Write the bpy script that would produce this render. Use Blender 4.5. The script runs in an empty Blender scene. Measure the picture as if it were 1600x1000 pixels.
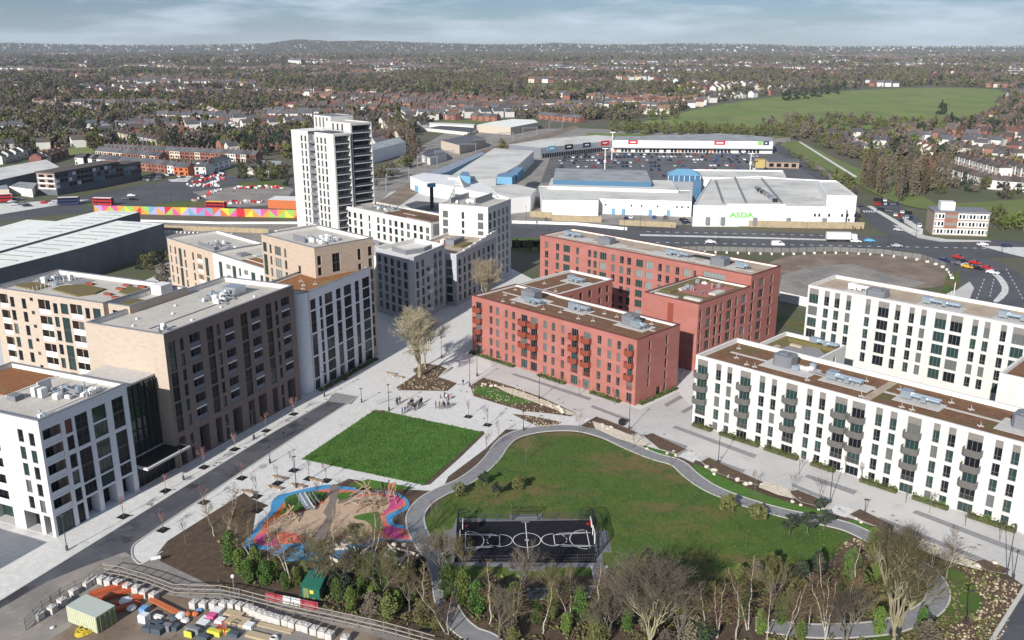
import bpy, bmesh, math, random
import numpy as np
from mathutils import Vector, Matrix, noise
R_ = math.radians
rnd = random.Random(7)
scn = bpy.context.scene
COL = scn.collection

# ------------------------------------------------------------------ camera, world, sun, exposure
CAMH = 82.0; FPX = 1421.0; PITCH = R_(16.83)
cd = bpy.data.cameras.new('camera'); cam = bpy.data.objects.new('camera', cd); COL.objects.link(cam)
cam.location = (0, 0, CAMH); cam.rotation_euler = (R_(90) - PITCH, 0, 0)
cd.sensor_width = 36.0; cd.lens = FPX / 1600 * 36.0; cd.clip_start = 1.0; cd.clip_end = 60000
scn.camera = cam
SUN_EL = R_(26); SUN_YAW = R_(243)      # direction from the place towards the sun
w = bpy.data.worlds.new('World'); scn.world = w; w.use_nodes = True
nt = w.node_tree; nt.nodes.clear()
def N(tree, t, **k):
    n = tree.nodes.new(t)
    for a, b in k.items(): setattr(n, a, b)
    return n
out = N(nt, 'ShaderNodeOutputWorld'); bg = N(nt, 'ShaderNodeBackground'); sky = N(nt, 'ShaderNodeTexSky')
sky.sky_type = 'NISHITA'; sky.sun_disc = False; sky.sun_elevation = SUN_EL
sky.sun_rotation = math.pi / 2 - SUN_YAW; sky.altitude = 200; sky.air_density = 1.0; sky.dust_density = 0.0; sky.ozone_density = 2.0
bg.inputs['Strength'].default_value = 0.05
tc = N(nt, 'ShaderNodeTexCoord'); mp = N(nt, 'ShaderNodeMapping'); mp.inputs['Scale'].default_value = (3.2, 3.2, 22.0)
nz = N(nt, 'ShaderNodeTexNoise'); nz.inputs['Scale'].default_value = 1.6; nz.inputs['Detail'].default_value = 7; nz.inputs['Roughness'].default_value = 0.6
cr = N(nt, 'ShaderNodeValToRGB'); cr.color_ramp.elements[0].position = 0.43; cr.color_ramp.elements[1].position = 0.63
cr.color_ramp.elements[0].color = (0, 0, 0, 1); cr.color_ramp.elements[1].color = (0.75, 0.75, 0.75, 1)
mx = N(nt, 'ShaderNodeMix', data_type='RGBA'); mx.inputs['B'].default_value = (11.4, 12.9, 14.8, 1)
nt.links.new(tc.outputs['Generated'], mp.inputs['Vector']); nt.links.new(mp.outputs[0], nz.inputs['Vector'])
nt.links.new(nz.outputs['Fac'], cr.inputs['Fac']); nt.links.new(cr.outputs['Color'], mx.inputs['Factor'])
tn = N(nt, 'ShaderNodeMix', data_type='RGBA', blend_type='MULTIPLY'); tn.inputs['Factor'].default_value = 1; tn.inputs['B'].default_value = (0.485, 0.655, 0.99, 1); nt.links.new(sky.outputs[0], tn.inputs['A']); nt.links.new(tn.outputs['Result'], mx.inputs['A']); nt.links.new(mx.outputs['Result'], bg.inputs['Color']); nt.links.new(bg.outputs[0], out.inputs['Surface'])
sd = bpy.data.lights.new('sun', 'SUN'); sun = bpy.data.objects.new('sun', sd); COL.objects.link(sun)
sd.energy = 5.0; sd.angle = R_(0.53); sd.color = (1.0, 0.96, 0.905)
sv = Vector((math.cos(SUN_YAW) * math.cos(SUN_EL), math.sin(SUN_YAW) * math.cos(SUN_EL), math.sin(SUN_EL)))
sun.rotation_euler = sv.to_track_quat('Z', 'Y').to_euler()
scn.view_settings.view_transform = 'Standard'; scn.view_settings.look = 'None'
scn.view_settings.exposure = 0.38; scn.view_settings.gamma = 1.0; scn.view_settings.use_curve_mapping = False
scn.cycles.max_bounces = 5; scn.cycles.diffuse_bounces = 2; scn.cycles.glossy_bounces = 2; scn.cycles.transparent_max_bounces = 6
scn.cycles.volume_bounces = 0; scn.cycles.caustics_reflective = False; scn.cycles.caustics_refractive = False

# ------------------------------------------------------------------ measuring: photo pixel (1600x1000) on a level plane -> place
def G(px, py, z=0.0):
    c, s = math.cos(PITCH), math.sin(PITCH)
    x = px - 800; u = 500 - py
    d = Vector((x, FPX * c + u * s, -FPX * s + u * c))
    t = (z - CAMH) / d.z
    return Vector((d.x * t, d.y * t, z))
def PJ(P):
    c, s = math.cos(PITCH), math.sin(PITCH)
    d = Vector(P) - Vector((0, 0, CAMH)); w_ = d.y * c - d.z * s
    if w_ <= 0.1: return (-9999, -9999)
    return 800 + FPX * d.x / w_, 500 - FPX * (d.y * s + d.z * c) / w_
def HT(base, topy, hi=90.0):
    P = G(*base); lo = 0.0
    for _ in range(30):
        m = (lo + hi) / 2
        if PJ((P.x, P.y, m))[1] > topy: lo = m
        else: hi = m
    return lo
class Frame:
    def __init__(s, yaw):
        s.yaw = R_(yaw); s.e1 = Vector((math.cos(s.yaw), math.sin(s.yaw), 0)); s.e2 = Vector((-s.e1.y, s.e1.x, 0))
    def w(s, u, v, z=0.0): return s.e1 * u + s.e2 * v + Vector((0, 0, z))
    def l(s, P): return (P.x * s.e1.x + P.y * s.e1.y, P.x * s.e2.x + P.y * s.e2.y)
FR = Frame(-44.5); FL = Frame(-23.5)

# ------------------------------------------------------------------ objects
def tag(o, label=None, cat=None, group=None, kind=None):
    if label: o['label'] = label
    if cat: o['category'] = cat
    if group: o['group'] = group
    if kind: o['kind'] = kind
    return o
def link(o, parent=None):
    COL.objects.link(o)
    if parent is not None: o.parent = parent
    return o
def empty(name, loc, rz=0.0):
    o = bpy.data.objects.new(name, None); o.location = loc; o.rotation_euler = (0, 0, rz); o.empty_display_size = 0.5
    return link(o)
def inst(name, mesh, parent=None, loc=(0, 0, 0), rz=0.0, sc=None, rot=None):
    o = bpy.data.objects.new(name, mesh); o.location = loc
    o.rotation_euler = rot if rot is not None else (0, 0, rz)
    if sc is not None: o.scale = sc if hasattr(sc, '__len__') else (sc, sc, sc)
    return link(o, parent)
def copy_tree(o, parent=None):
    c = o.copy(); link(c, parent)
    for ch in list(o.children): copy_tree(ch, c)
    return c
class MB:
    def __init__(s): s.v = []; s.f = []; s.m = []
    def quad(s, a, b, c, d, m=0):
        n = len(s.v); s.v += [tuple(a), tuple(b), tuple(c), tuple(d)]; s.f.append((n, n + 1, n + 2, n + 3)); s.m.append(m)
    def tri(s, a, b, c, m=0):
        n = len(s.v); s.v += [tuple(a), tuple(b), tuple(c)]; s.f.append((n, n + 1, n + 2)); s.m.append(m)
    def poly(s, pts, m=0):
        n = len(s.v); s.v += [tuple(p) for p in pts]; s.f.append(tuple(range(n, n + len(pts)))); s.m.append(m)
    def box(s, x0, x1, y0, y1, z0, z1, m=0, bottom=True):
        n = len(s.v)
        s.v += [(x0, y0, z0), (x1, y0, z0), (x1, y1, z0), (x0, y1, z0), (x0, y0, z1), (x1, y0, z1), (x1, y1, z1), (x0, y1, z1)]
        fs = [(4, 5, 6, 7), (0, 1, 5, 4), (1, 2, 6, 5), (2, 3, 7, 6), (3, 0, 4, 7)] + ([(3, 2, 1, 0)] if bottom else [])
        for f in fs: s.f.append(tuple(n + i for i in f)); s.m.append(m)
    def obox(s, c, ax, ay, hx, hy, z0, z1, m=0):
        c = Vector(c); ax = Vector(ax); ay = Vector(ay)
        P = [c - ax * hx - ay * hy, c + ax * hx - ay * hy, c + ax * hx + ay * hy, c - ax * hx + ay * hy]
        s.prism([(p.x, p.y) for p in P], z0, z1, m)
    def prism(s, pts, z0, z1, m=0, mt=None, bottom=False):
        k = len(pts); n = len(s.v)
        s.v += [(p[0], p[1], z0) for p in pts] + [(p[0], p[1], z1) for p in pts]
        for i in range(k):
            j = (i + 1) % k; s.f.append((n + i, n + j, n + k + j, n + k + i)); s.m.append(m)
        s.f.append(tuple(n + k + i for i in range(k))); s.m.append(m if mt is None else mt)
        if bottom: s.f.append(tuple(n + k - 1 - i for i in range(k))); s.m.append(m)
    def tube(s, p, q, r0, r1=None, n=6, m=0, cap=False):
        if r1 is None: r1 = r0
        p = Vector(p); q = Vector(q); d = (q - p)
        if d.length < 1e-6: return
        d.normalize(); a = d.orthogonal().normalized(); b = d.cross(a); k = len(s.v)
        for (c, r) in ((p, r0), (q, r1)):
            for i in range(n):
                t = 2 * math.pi * i / n; w_ = c + a * (math.cos(t) * r) + b * (math.sin(t) * r); s.v.append((w_.x, w_.y, w_.z))
        for i in range(n):
            j = (i + 1) % n; s.f.append((k + i, k + j, k + n + j, k + n + i)); s.m.append(m)
        if cap:
            s.f.append(tuple(k + n + i for i in range(n))); s.m.append(m)
            s.f.append(tuple(k + n - 1 - i for i in range(n))); s.m.append(m)
    def ball(s, c, r, m=0, nu=8, nv=5, sz=1.0, jit=0.0):
        k = len(s.v); c = Vector(c)
        s.v.append((c.x, c.y, c.z + r * sz))
        for j in range(1, nv):
            ph = math.pi * j / nv
            for i in range(nu):
                th = 2 * math.pi * i / nu; rr = r * (1 + (rnd.random() - .5) * 2 * jit)
                s.v.append((c.x + rr * math.sin(ph) * math.cos(th), c.y + rr * math.sin(ph) * math.sin(th), c.z + rr * sz * math.cos(ph)))
        s.v.append((c.x, c.y, c.z - r * sz)); e = len(s.v) - 1
        for i in range(nu): s.f.append((k, k + 1 + i, k + 1 + (i + 1) % nu)); s.m.append(m)
        for j in range(nv - 2):
            for i in range(nu):
                a = k + 1 + j * nu + i; b = k + 1 + j * nu + (i + 1) % nu; s.f.append((a, a + nu, b + nu, b)); s.m.append(m)
        for i in range(nu): s.f.append((e, e - nu + (i + 1) % nu, e - nu + i)); s.m.append(m)
    def mesh(s, name, mats, smooth=False):
        me = bpy.data.meshes.new(name); me.from_pydata(s.v, [], s.f)
        if not hasattr(mats, '__len__'): mats = [mats]
        for m in mats: me.materials.append(m)
        if len(mats) > 1: me.polygons.foreach_set('material_index', s.m)
        if smooth: me.polygons.foreach_set('use_smooth', [True] * len(s.f))
        me.update(); return me
    def build(s, name, mats, parent=None, loc=(0, 0, 0), rz=0.0, smooth=False):
        return inst(name, s.mesh(name, mats, smooth), parent, loc, rz)

# ------------------------------------------------------------------ materials
def mat(name, col, rough=0.85, layers=(), metal=0.0, bump=None, coords='Object', rand=0.0, spec=None, brick=None, wave=None):
    """layers: (colour, scale, lo, hi, (sx,sy,sz))  noise-masked colours laid over each other"""
    m = bpy.data.materials.new(name); m.use_nodes = True; t = m.node_tree; b = t.nodes['Principled BSDF']
    b.inputs['Roughness'].default_value = rough; b.inputs['Metallic'].default_value = metal
    if spec is not None: b.inputs['Specular IOR Level'].default_value = spec
    b.inputs['Base Color'].default_value = (*col, 1); m.diffuse_color = (*col, 1)
    if not (layers or bump or rand or brick or wave): return m
    if coords == 'Object': src = N(t, 'ShaderNodeTexCoord').outputs['Object']
    else: src = N(t, 'ShaderNodeNewGeometry').outputs['Position']
    cur = None
    if brick:
        c1, c2, mort, sw, sh, ms = brick[:6]
        sx = N(t, 'ShaderNodeSeparateXYZ'); t.links.new(src, sx.inputs[0]); ad = N(t, 'ShaderNodeMath', operation='ADD')
        cb = N(t, 'ShaderNodeCombineXYZ')
        if coords == 'Object':
            t.links.new(sx.outputs['X'], ad.inputs[0]); t.links.new(sx.outputs['Y'], ad.inputs[1]); t.links.new(ad.outputs[0], cb.inputs['X']); t.links.new(sx.outputs['Z'], cb.inputs['Y'])
            v = cb.outputs[0]
        else:
            rt = N(t, 'ShaderNodeVectorRotate'); rt.rotation_type = 'Z_AXIS'; rt.inputs['Angle'].default_value = R_(brick[6] if len(brick) > 6 else 0); t.links.new(src, rt.inputs['Vector']); v = rt.outputs[0]
        br = N(t, 'ShaderNodeTexBrick'); t.links.new(v, br.inputs['Vector'])
        br.inputs['Color1'].default_value = (*c1, 1); br.inputs['Color2'].default_value = (*c2, 1); br.inputs['Mortar'].default_value = (*mort, 1)
        br.inputs['Scale'].default_value = 1.0; br.inputs['Brick Width'].default_value = sw; br.inputs['Row Height'].default_value = sh; br.inputs['Mortar Size'].default_value = ms
        cur = br.outputs['Color']
    for (c2, sc, lo, hi, *rest) in layers:
        v = src
        if rest and rest[0]:
            mpn = N(t, 'ShaderNodeMapping'); mpn.inputs['Scale'].default_value = rest[0]; t.links.new(src, mpn.inputs['Vector']); v = mpn.outputs[0]
        nn = N(t, 'ShaderNodeTexNoise'); nn.inputs['Scale'].default_value = sc; nn.inputs['Detail'].default_value = 5; nn.inputs['Roughness'].default_value = 0.6
        t.links.new(v, nn.inputs['Vector'])
        mr = N(t, 'ShaderNodeMapRange'); mr.inputs['From Min'].default_value = lo; mr.inputs['From Max'].default_value = hi; t.links.new(nn.outputs['Fac'], mr.inputs['Value'])
        mxx = N(t, 'ShaderNodeMix', data_type='RGBA'); t.links.new(mr.outputs[0], mxx.inputs['Factor'])
        if cur is None: mxx.inputs['A'].default_value = (*col, 1)
        else: t.links.new(cur, mxx.inputs['A'])
        mxx.inputs['B'].default_value = (*c2, 1); cur = mxx.outputs['Result']
    if wave:
        c2, sc, ang, thr = wave   # thin parallel lines
        rt = N(t, 'ShaderNodeVectorRotate'); rt.rotation_type = 'Z_AXIS'; rt.inputs['Angle'].default_value = R_(ang); t.links.new(src, rt.inputs['Vector'])
        wv = N(t, 'ShaderNodeTexWave'); wv.inputs['Scale'].default_value = sc; wv.inputs['Distortion'].default_value = 0.0; t.links.new(rt.outputs[0], wv.inputs['Vector'])
        mr = N(t, 'ShaderNodeMapRange'); mr.inputs['From Min'].default_value = thr; mr.inputs['From Max'].default_value = min(1, thr + .1); t.links.new(wv.outputs['Fac'], mr.inputs['Value'])
        mxx = N(t, 'ShaderNodeMix', data_type='RGBA'); t.links.new(mr.outputs[0], mxx.inputs['Factor'])
        if cur is None: mxx.inputs['A'].default_value = (*col, 1)
        else: t.links.new(cur, mxx.inputs['A'])
        mxx.inputs['B'].default_value = (*c2, 1); cur = mxx.outputs['Result']
    if rand:
        oi = N(t, 'ShaderNodeObjectInfo'); mr = N(t, 'ShaderNodeMapRange'); mr.inputs['To Min'].default_value = 1 - rand; mr.inputs['To Max'].default_value = 1 + rand
        t.links.new(oi.outputs['Random'], mr.inputs['Value']); hs = N(t, 'ShaderNodeHueSaturation'); t.links.new(mr.outputs[0], hs.inputs['Value'])
        ml = N(t, 'ShaderNodeMath', operation='MULTIPLY_ADD'); t.links.new(oi.outputs['Random'], ml.inputs[0]); ml.inputs[1].default_value = rand * .12; ml.inputs[2].default_value = .5 - rand * .06
        t.links.new(ml.outputs[0], hs.inputs['Hue'])
        if cur is None: hs.inputs['Color'].default_value = (*col, 1)
        else: t.links.new(cur, hs.inputs['Color'])
        cur = hs.outputs[0]
    if cur is not None: t.links.new(cur, b.inputs['Base Color'])
    if bump:
        sc, st, dist = bump
        nn = N(t, 'ShaderNodeTexNoise'); nn.inputs['Scale'].default_value = sc; nn.inputs['Detail'].default_value = 4; t.links.new(src, nn.inputs['Vector'])
        bp_ = N(t, 'ShaderNodeBump'); bp_.inputs['Strength'].default_value = st; bp_.inputs['Distance'].default_value = dist
        t.links.new(nn.outputs['Fac'], bp_.inputs['Height']); t.links.new(bp_.outputs[0], b.inputs['Normal'])
    return m
def smooth_pts(pts, n=6, closed=False):
    P = [Vector(p) for p in pts]; o = []; k = len(P)
    rng = range(k) if closed else range(k - 1)
    for i in rng:
        p0 = P[(i - 1) % k] if (closed or i > 0) else P[i]; p1 = P[i]; p2 = P[(i + 1) % k]; p3 = P[(i + 2) % k] if (closed or i + 2 < k) else P[(i + 1) % k]
        for j in range(n):
            t = j / n
            o.append(0.5 * ((2 * p1) + (-p0 + p2) * t + (2 * p0 - 5 * p1 + 4 * p2 - p3) * t * t + (-p0 + 3 * p1 - 3 * p2 + p3) * t ** 3))
    if not closed: o.append(P[-1])
    return o
def gp(pts, z=0.0): return [G(x, y, z) if False else Vector((*G(x, y).xy, z)) for x, y in pts]
def sheet(name, pts, z, m, kind='structure', label=None, cat=None, curve=0, thick=0.0, parent=None):
    """flat polygon on the ground from photo pixels (or Vectors)"""
    W_ = [Vector((p.x, p.y, z)) if isinstance(p, Vector) else Vector((*G(*p).xy, z)) for p in pts]
    if curve: W_ = smooth_pts(W_, curve, True)
    a = sum(W_[i].x * W_[(i + 1) % len(W_)].y - W_[(i + 1) % len(W_)].x * W_[i].y for i in range(len(W_)))
    if a < 0: W_.reverse()
    b = MB()
    if thick: b.prism([(p.x, p.y) for p in W_], z - thick, z)
    else: b.poly(W_)
    o = b.build(name, m, parent)
    return tag(o, label, cat, None, kind)
def offset_line(P, d):
    o = []
    for i, p in enumerate(P):
        a = P[max(0, i - 1)]; b = P[min(len(P) - 1, i + 1)]; t = (b - a); t.z = 0
        t = t.normalized() if t.length > 1e-6 else Vector((1, 0, 0)); o.append(p + Vector((-t.y, t.x, 0)) * d)
    return o
def ribbon(name, pts, wid, z, m, kerb=None, kw=0.25, curve=6, kind='structure', label=None, cat=None):
    P = [p.copy() if isinstance(p, Vector) else G(*p) for p in pts]
    for p in P: p.z = z
    if curve: P = smooth_pts(P, curve)
    L = offset_line(P, wid / 2); Rr = offset_line(P, -wid / 2); b = MB()
    for i in range(len(P) - 1): b.quad(Rr[i], Rr[i + 1], L[i + 1], L[i])
    o = tag(b.build(name, m), label, cat, None, kind)
    if kerb:
        kb = MB()
        for (A, B) in ((L, offset_line(P, wid / 2 + kw)), (offset_line(P, -wid / 2 - kw), Rr)):
            for i in range(len(P) - 1):
                a, c, d, e = A[i], A[i + 1], B[i + 1], B[i]; up = Vector((0, 0, .05))
                kb.quad(a + up, c + up, d + up, e + up); kb.quad(a - up, c - up, c + up, a + up); kb.quad(d - up, e - up, e + up, d + up)
        tag(kb.build(kerb[0], kerb[1]), None, None, None, kind)
    return o, P
def inpoly(x, y, poly):
    c = False; j = len(poly) - 1
    for i in range(len(poly)):
        xi, yi = poly[i][0], poly[i][1]; xj, yj = poly[j][0], poly[j][1]
        if (yi > y) != (yj > y) and x < (xj - xi) * (y - yi) / (yj - yi + 1e-12) + xi: c = not c
        j = i
    return c
M = {}
def dm(k, *a, **kw): M[k] = mat(k, *a, **kw); return M[k]
dm('earth', (.105, .092, .062), layers=[((.075, .09, .035), .012, .42, .6), ((.12, .10, .075), .05, .55, .72)], coords='P')
dm('paving', (.62, .61, .585), layers=[((.55, .54, .51), .05, .4, .65), ((.67, .66, .63), .9, .45, .7), ((.42, .41, .395), .22, .64, .76)], coords='P', rough=.8,
   brick=((.64, .63, .61), (.59, .58, .56), (.44, .43, .42), 1.2, .6, .03, 23.5))
dm('promenade', (.50, .48, .455), layers=[((.43, .42, .40), .8, .5, .75), ((.56, .54, .51), .05, .4, .65), ((.36, .35, .33), .16, .62, .75)], coords='P',
   brick=((.53, .52, .50), (.46, .45, .43), (.34, .33, .32), .9, .45, .04, 44.5))
dm('band', (.22, .215, .22), layers=[((.27, .265, .27), 1.5, .4, .65)], coords='P')
dm('slab', (.63, .62, .59), layers=[((.47, .46, .44), .5, .45, .65)], coords='P')
dm('asphalt', (.060, .062, .074), layers=[((.092, .094, .104), .09, .42, .62, (1, 1, 1)), ((.030, .030, .036), .16, .54, .62, (1, 1, 1)), ((.11, .11, .12), .45, .56, .68), ((.028, .028, .032), .9, .66, .7), ((.15, .15, .15), 2.6, .64, .8)], coords='P', rough=.75, bump=(6, .2, .02))
dm('asphalt_far', (.065, .066, .074), layers=[((.09, .09, .098), .04, .42, .62), ((.045, .045, .05), .15, .62, .75)], coords='P', rough=.8)
dm('dust', (.27, .245, .215), layers=[((.19, .175, .16), .09, .42, .6), ((.34, .31, .275), .5, .55, .72), ((.12, .11, .10), .22, .63, .74)], coords='P')
dm('siteearth', (.17, .125, .09), layers=[((.24, .19, .145), .10, .45, .62), ((.10, .075, .055), .3, .58, .7)], coords='P', bump=(1.2, .5, .1))
dm('path', (.20, .20, .205), layers=[((.245, .245, .25), .7, .45, .7)], coords='P')
dm('kerb', (.50, .49, .45), layers=[((.42, .41, .38), 2, .45, .7)], coords='P')
dm('lawn', (.048, .135, .009), layers=[((.075, .165, .016), .35, .42, .6, (.5, 2.5, 1)), ((.12, .15, .05), 2.4, .62, .74), ((.03, .09, .01), .09, .5, .66), ((.035, .10, .012), 1.6, .5, .72), ((.09, .18, .035), 5, .6, .75), ((.10, .14, .04), .12, .6, .75)], coords='P', bump=(4, 1.0, .15), rough=.95)
dm('carpark', (.07, .07, .076), layers=[((.10, .10, .105), .05, .42, .62)], coords='P', wave=((.30, .30, .30), .4, 4, .93))
dm('field', (.13, .185, .035), layers=[((.17, .205, .05), .012, .42, .6), ((.11, .145, .04), .03, .5, .66, (1, .3, 1)), ((.19, .18, .09), .02, .58, .70)], coords='P', rough=.95)
dm('bank', (.11, .15, .03), layers=[((.14, .17, .045), .03, .42, .6), ((.08, .11, .025), .12, .55, .68)], coords='P', rough=.95)
dm('park', (.042, .098, .007), layers=[((.068, .112, .010), .06, .38, .58), ((.15, .098, .038), .038, .47, .62, (1, 1.8, 1)), ((.04, .080, .009), .28, .50, .66), ((.025, .07, .012), .075, .60, .70), ((.12, .12, .035), 1.1, .58, .75)], coords='P', bump=(6, .7, .06), rough=.95)
dm('soil', (.075, .048, .030), layers=[((.115, .078, .05), .8, .45, .65), ((.045, .03, .02), 3.2, .5, .68)], coords='P', bump=(5, .8, .08))
dm('mulch', (.10, .060, .036), layers=[((.19, .14, .09), 3.2, .55, .68), ((.05, .03, .02), 2.0, .5, .66), ((.10, .10, .03), .5, .62, .72)], coords='P', bump=(5, .9, .1))
dm('rubble', (.60, .53, .42), layers=[((.45, .38, .29), 1.6, .45, .66), ((.72, .67, .58), 3.5, .5, .68)], coords='P', bump=(3, .8, .1))
dm('stone', (.62, .56, .46), layers=[((.48, .42, .34), 1.5, .45, .66)], bump=(3, .5, .1))
dm('white', (.58, .57, .545), layers=[((.52, .51, .485), .35, .42, .7, (1, 1, .35)), ((.53, .515, .485), 1.6, .58, .75, (1, 1, .2))], rough=.75)
dm('whitepaint', (.72, .72, .71), rough=.6, layers=[((.64, .64, .62), .25, .45, .7, (1, 1, .4))], coords='P')
dm('whiteroad', (.70, .70, .68), rough=.7)
dm('salmon', (.33, .118, .086), layers=[((.31, .115, .095), .5, .42, .62, (1, 1, 2)), ((.43, .19, .155), 4.0, .52, .72, (1, 1, 6)), ((.36, .14, .12), .12, .45, .6, (1, 1, 3)), ((.28, .10, .085), 2.2, .6, .72, (1, 1, 8))], rough=.9, bump=(14, .3, .02))
dm('salmon_slot', (.30, .07, .04), rough=.8)
dm('rust', (.23, .052, .032), layers=[((.28, .075, .045), 3, .45, .7)], rough=.6)
dm('maroon', (.14, .03, .028), rough=.6)
dm('darkbrick', (.145, .108, .098), layers=[((.245, .185, .165), 2.2, .50, .64, (1, 1, 4)), ((.12, .09, .085), 3.2, .55, .68, (1, 1, 4)), ((.18, .14, .13), .25, .45, .62)], rough=.9, brick=((.165, .125, .118), (.12, .092, .088), (.26, .23, .215), .7, .24, .03))
dm('creambrick', (.46, .38, .305), layers=[((.40, .325, .26), .6, .45, .66, (1, 1, 3)), ((.52, .44, .36), 3.5, .52, .7, (1, 1, 4))], rough=.9)
dm('creambrick2', (.46, .36, .275), layers=[((.39, .305, .235), .6, .45, .66, (1, 1, 3)), ((.52, .42, .335), 3.5, .52, .7, (1, 1, 4))], rough=.9)
dm('greybrick', (.36, .37, .395), layers=[((.30, .31, .335), .8, .45, .66, (1, 1, 4)), ((.57, .57, .56), 3, .5, .7, (1, 1, 5))], rough=.9)
dm('bluegrey', (.68, .71, .75), layers=[((.59, .62, .66), 1.2, .45, .7, (1, 1, 5))], rough=.85)
dm('cwhite', (.66, .64, .60), layers=[((.59, .57, .535), .8, .45, .66, (1, 1, 4))], rough=.9)
dm('coping', (.20, .205, .22), rough=.5)
dm('coping_l', (.66, .65, .62), rough=.6)
dm('parapet_in', (.70, .68, .63), layers=[((.60, .58, .54), .8, .45, .7)], rough=.8)
dm('gravelroof', (.50, .465, .41), layers=[((.43, .40, .355), .25, .42, .62), ((.58, .545, .485), 2.5, .5, .7), ((.30, .27, .24), .8, .62, .75)], coords='P', bump=(6, .5, .05))
dm('tanroof', (.42, .34, .26), layers=[((.33, .255, .185), .3, .42, .62), ((.42, .335, .25), 2.5, .5, .7)], coords='P')
dm('sedum', (.15, .070, .032), layers=[((.195, .10, .05), .5, .45, .6), ((.115, .095, .03), .14, .57, .66), ((.08, .045, .025), 2.2, .55, .7)], coords='P', bump=(5, .6, .05))
dm('sedum_o', (.26, .10, .032), layers=[((.20, .085, .03), .8, .45, .62), ((.20, .16, .05), .25, .55, .66)], coords='P', bump=(5, .6, .05))
dm('sedum_g', (.13, .115, .035), layers=[((.16, .10, .045), .8, .45, .62), ((.20, .185, .06), 2.0, .55, .7)], coords='P', bump=(5, .6, .05))
dm('roofpaver', (.52, .50, .47), layers=[((.44, .42, .40), .9, .45, .7)], coords='P')
dm('metal', (.52, .55, .58), metal=.75, rough=.38)
dm('duct', (.42, .50, .56), metal=.6, rough=.35)
dm('plantgrey', (.20, .205, .225), rough=.55, wave=((.13, .135, .15), 1.6, 0, .8))
dm('darkmetal', (.045, .047, .052), rough=.5)
dm('black', (.012, .012, .014), rough=.55)
dm('frame_d', (.055, .058, .062), rough=.45)
dm('frame_g', (.17, .165, .155), rough=.5)
dm('frame_w', (.65, .65, .64), rough=.5)
dm('panel_g', (.205, .19, .172), layers=[((.17, .158, .145), 1.2, .45, .7)], rough=.6)
dm('balc_g', (.135, .13, .122), layers=[((.11, .105, .10), 1.5, .45, .7)], rough=.5)
dm('slab_w', (.70, .69, .67), rough=.7)
dm('glass_d', (.010, .013, .017), rough=.18, spec=.18)
dm('glass_t', (.022, .048, .046), rough=.08, spec=.45)
dm('glass_b', (.115, .125, .12), rough=.15, spec=.5)
dm('glass_w', (.22, .25, .24), rough=.2, spec=.5)
dm('glass_blue', (.06, .15, .25), rough=.15, spec=.6)
dm('recess', (.10, .068, .055), rough=.9)
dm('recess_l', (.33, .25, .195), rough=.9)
dm('railpanel', (.72, .74, .76), rough=.35)
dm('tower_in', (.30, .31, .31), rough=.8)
# ================================================================== ground and roads
g = MB(); RAD = 22000
ring = [(0, 0)]
g.poly([(RAD * math.cos(2 * math.pi * i / 48), RAD * math.sin(2 * math.pi * i / 48), -.06) for i in range(48)]); tag(g.build('ground', M['earth']), kind='structure')
def st(name, pts, z, m, curve=0): return sheet(name, pts, z, M[m], curve=curve)
# paved heart of the estate, laid under the buildings too
st('square_paving', [(-160, 1080), (-260, 640), (330, 395), (560, 420), (700, 425), (800, 420), (870, 455), (1000, 455), (1230, 560), (1420, 640), (1760, 700), (1760, 960), (1590, 915), (1330, 870), (1000, 760), (700, 800), (420, 850), (215, 882), (60, 1060)], .0, 'paving')
st('road', [(-60, 978), (0, 939), (128, 860), (400, 692), (510, 628), (522, 614.5), (560, 620), (456, 686), (314, 780), (230, 836), (209, 853), (206, 866), (212, 876), (223, 881), (170, 905), (60, 1000), (-60, 1090)], .012, 'asphalt')
st('road_end_band', [(512, 627), (524, 613.5), (560, 619.6), (549, 632)], .02, 'band')
st('dirt_track', [(223, 880.5), (243, 870), (262, 880), (330, 915), (385, 932), (470, 948), (560, 960), (800, 1075), (60, 1095), (-60, 1085), (-60, 990), (5, 948), (75, 908), (140, 882), (196, 862), (208, 872)], .018, 'dust', 0)
st('site_yard', [(30, 1010), (70, 975), (110, 945), (150, 918), (165, 903), (215, 915), (265, 930), (330, 940), (400, 953), (470, 965), (560, 985), (640, 1010), (700, 1060), (0, 1090)], .026, 'siteearth')
for k, (pts) in enumerate([[(300, 980), (350, 955), (400, 962), (470, 985), (520, 1015), (400, 1040)], [(30, 1005), (100, 955), (130, 945), (110, 980), (60, 1010)]]): st('concrete_patch', pts, .034, 'dust')
# light concrete kerbs of the new road
for pts in ([(-60, 976), (0, 939), (128, 860), (400, 692), (508, 628)], [(560, 620), (456, 686), (314, 780), (232, 835), (209, 852), (206, 866), (211, 876), (223, 881), (254, 862)]):
    P = [G(*p) for p in pts]; P = smooth_pts(P, 4); A = offset_line(P, .12); B = offset_line(P, -.12); k = MB()
    for i in range(len(P) - 1):
        u = Vector((0, 0, .12)); k.quad(B[i] + u, B[i + 1] + u, A[i + 1] + u, A[i] + u); k.quad(B[i], B[i + 1], B[i + 1] + u, B[i] + u); k.quad(A[i + 1], A[i], A[i] + u, A[i + 1] + u)
    tag(k.build('kerb', M['kerb']), kind='structure')
# pale slab band along the pavement by the white corner block
st('pavement_band', [(100, 862), (392, 684), (398, 688), (108, 868)], .006, 'slab')
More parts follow.
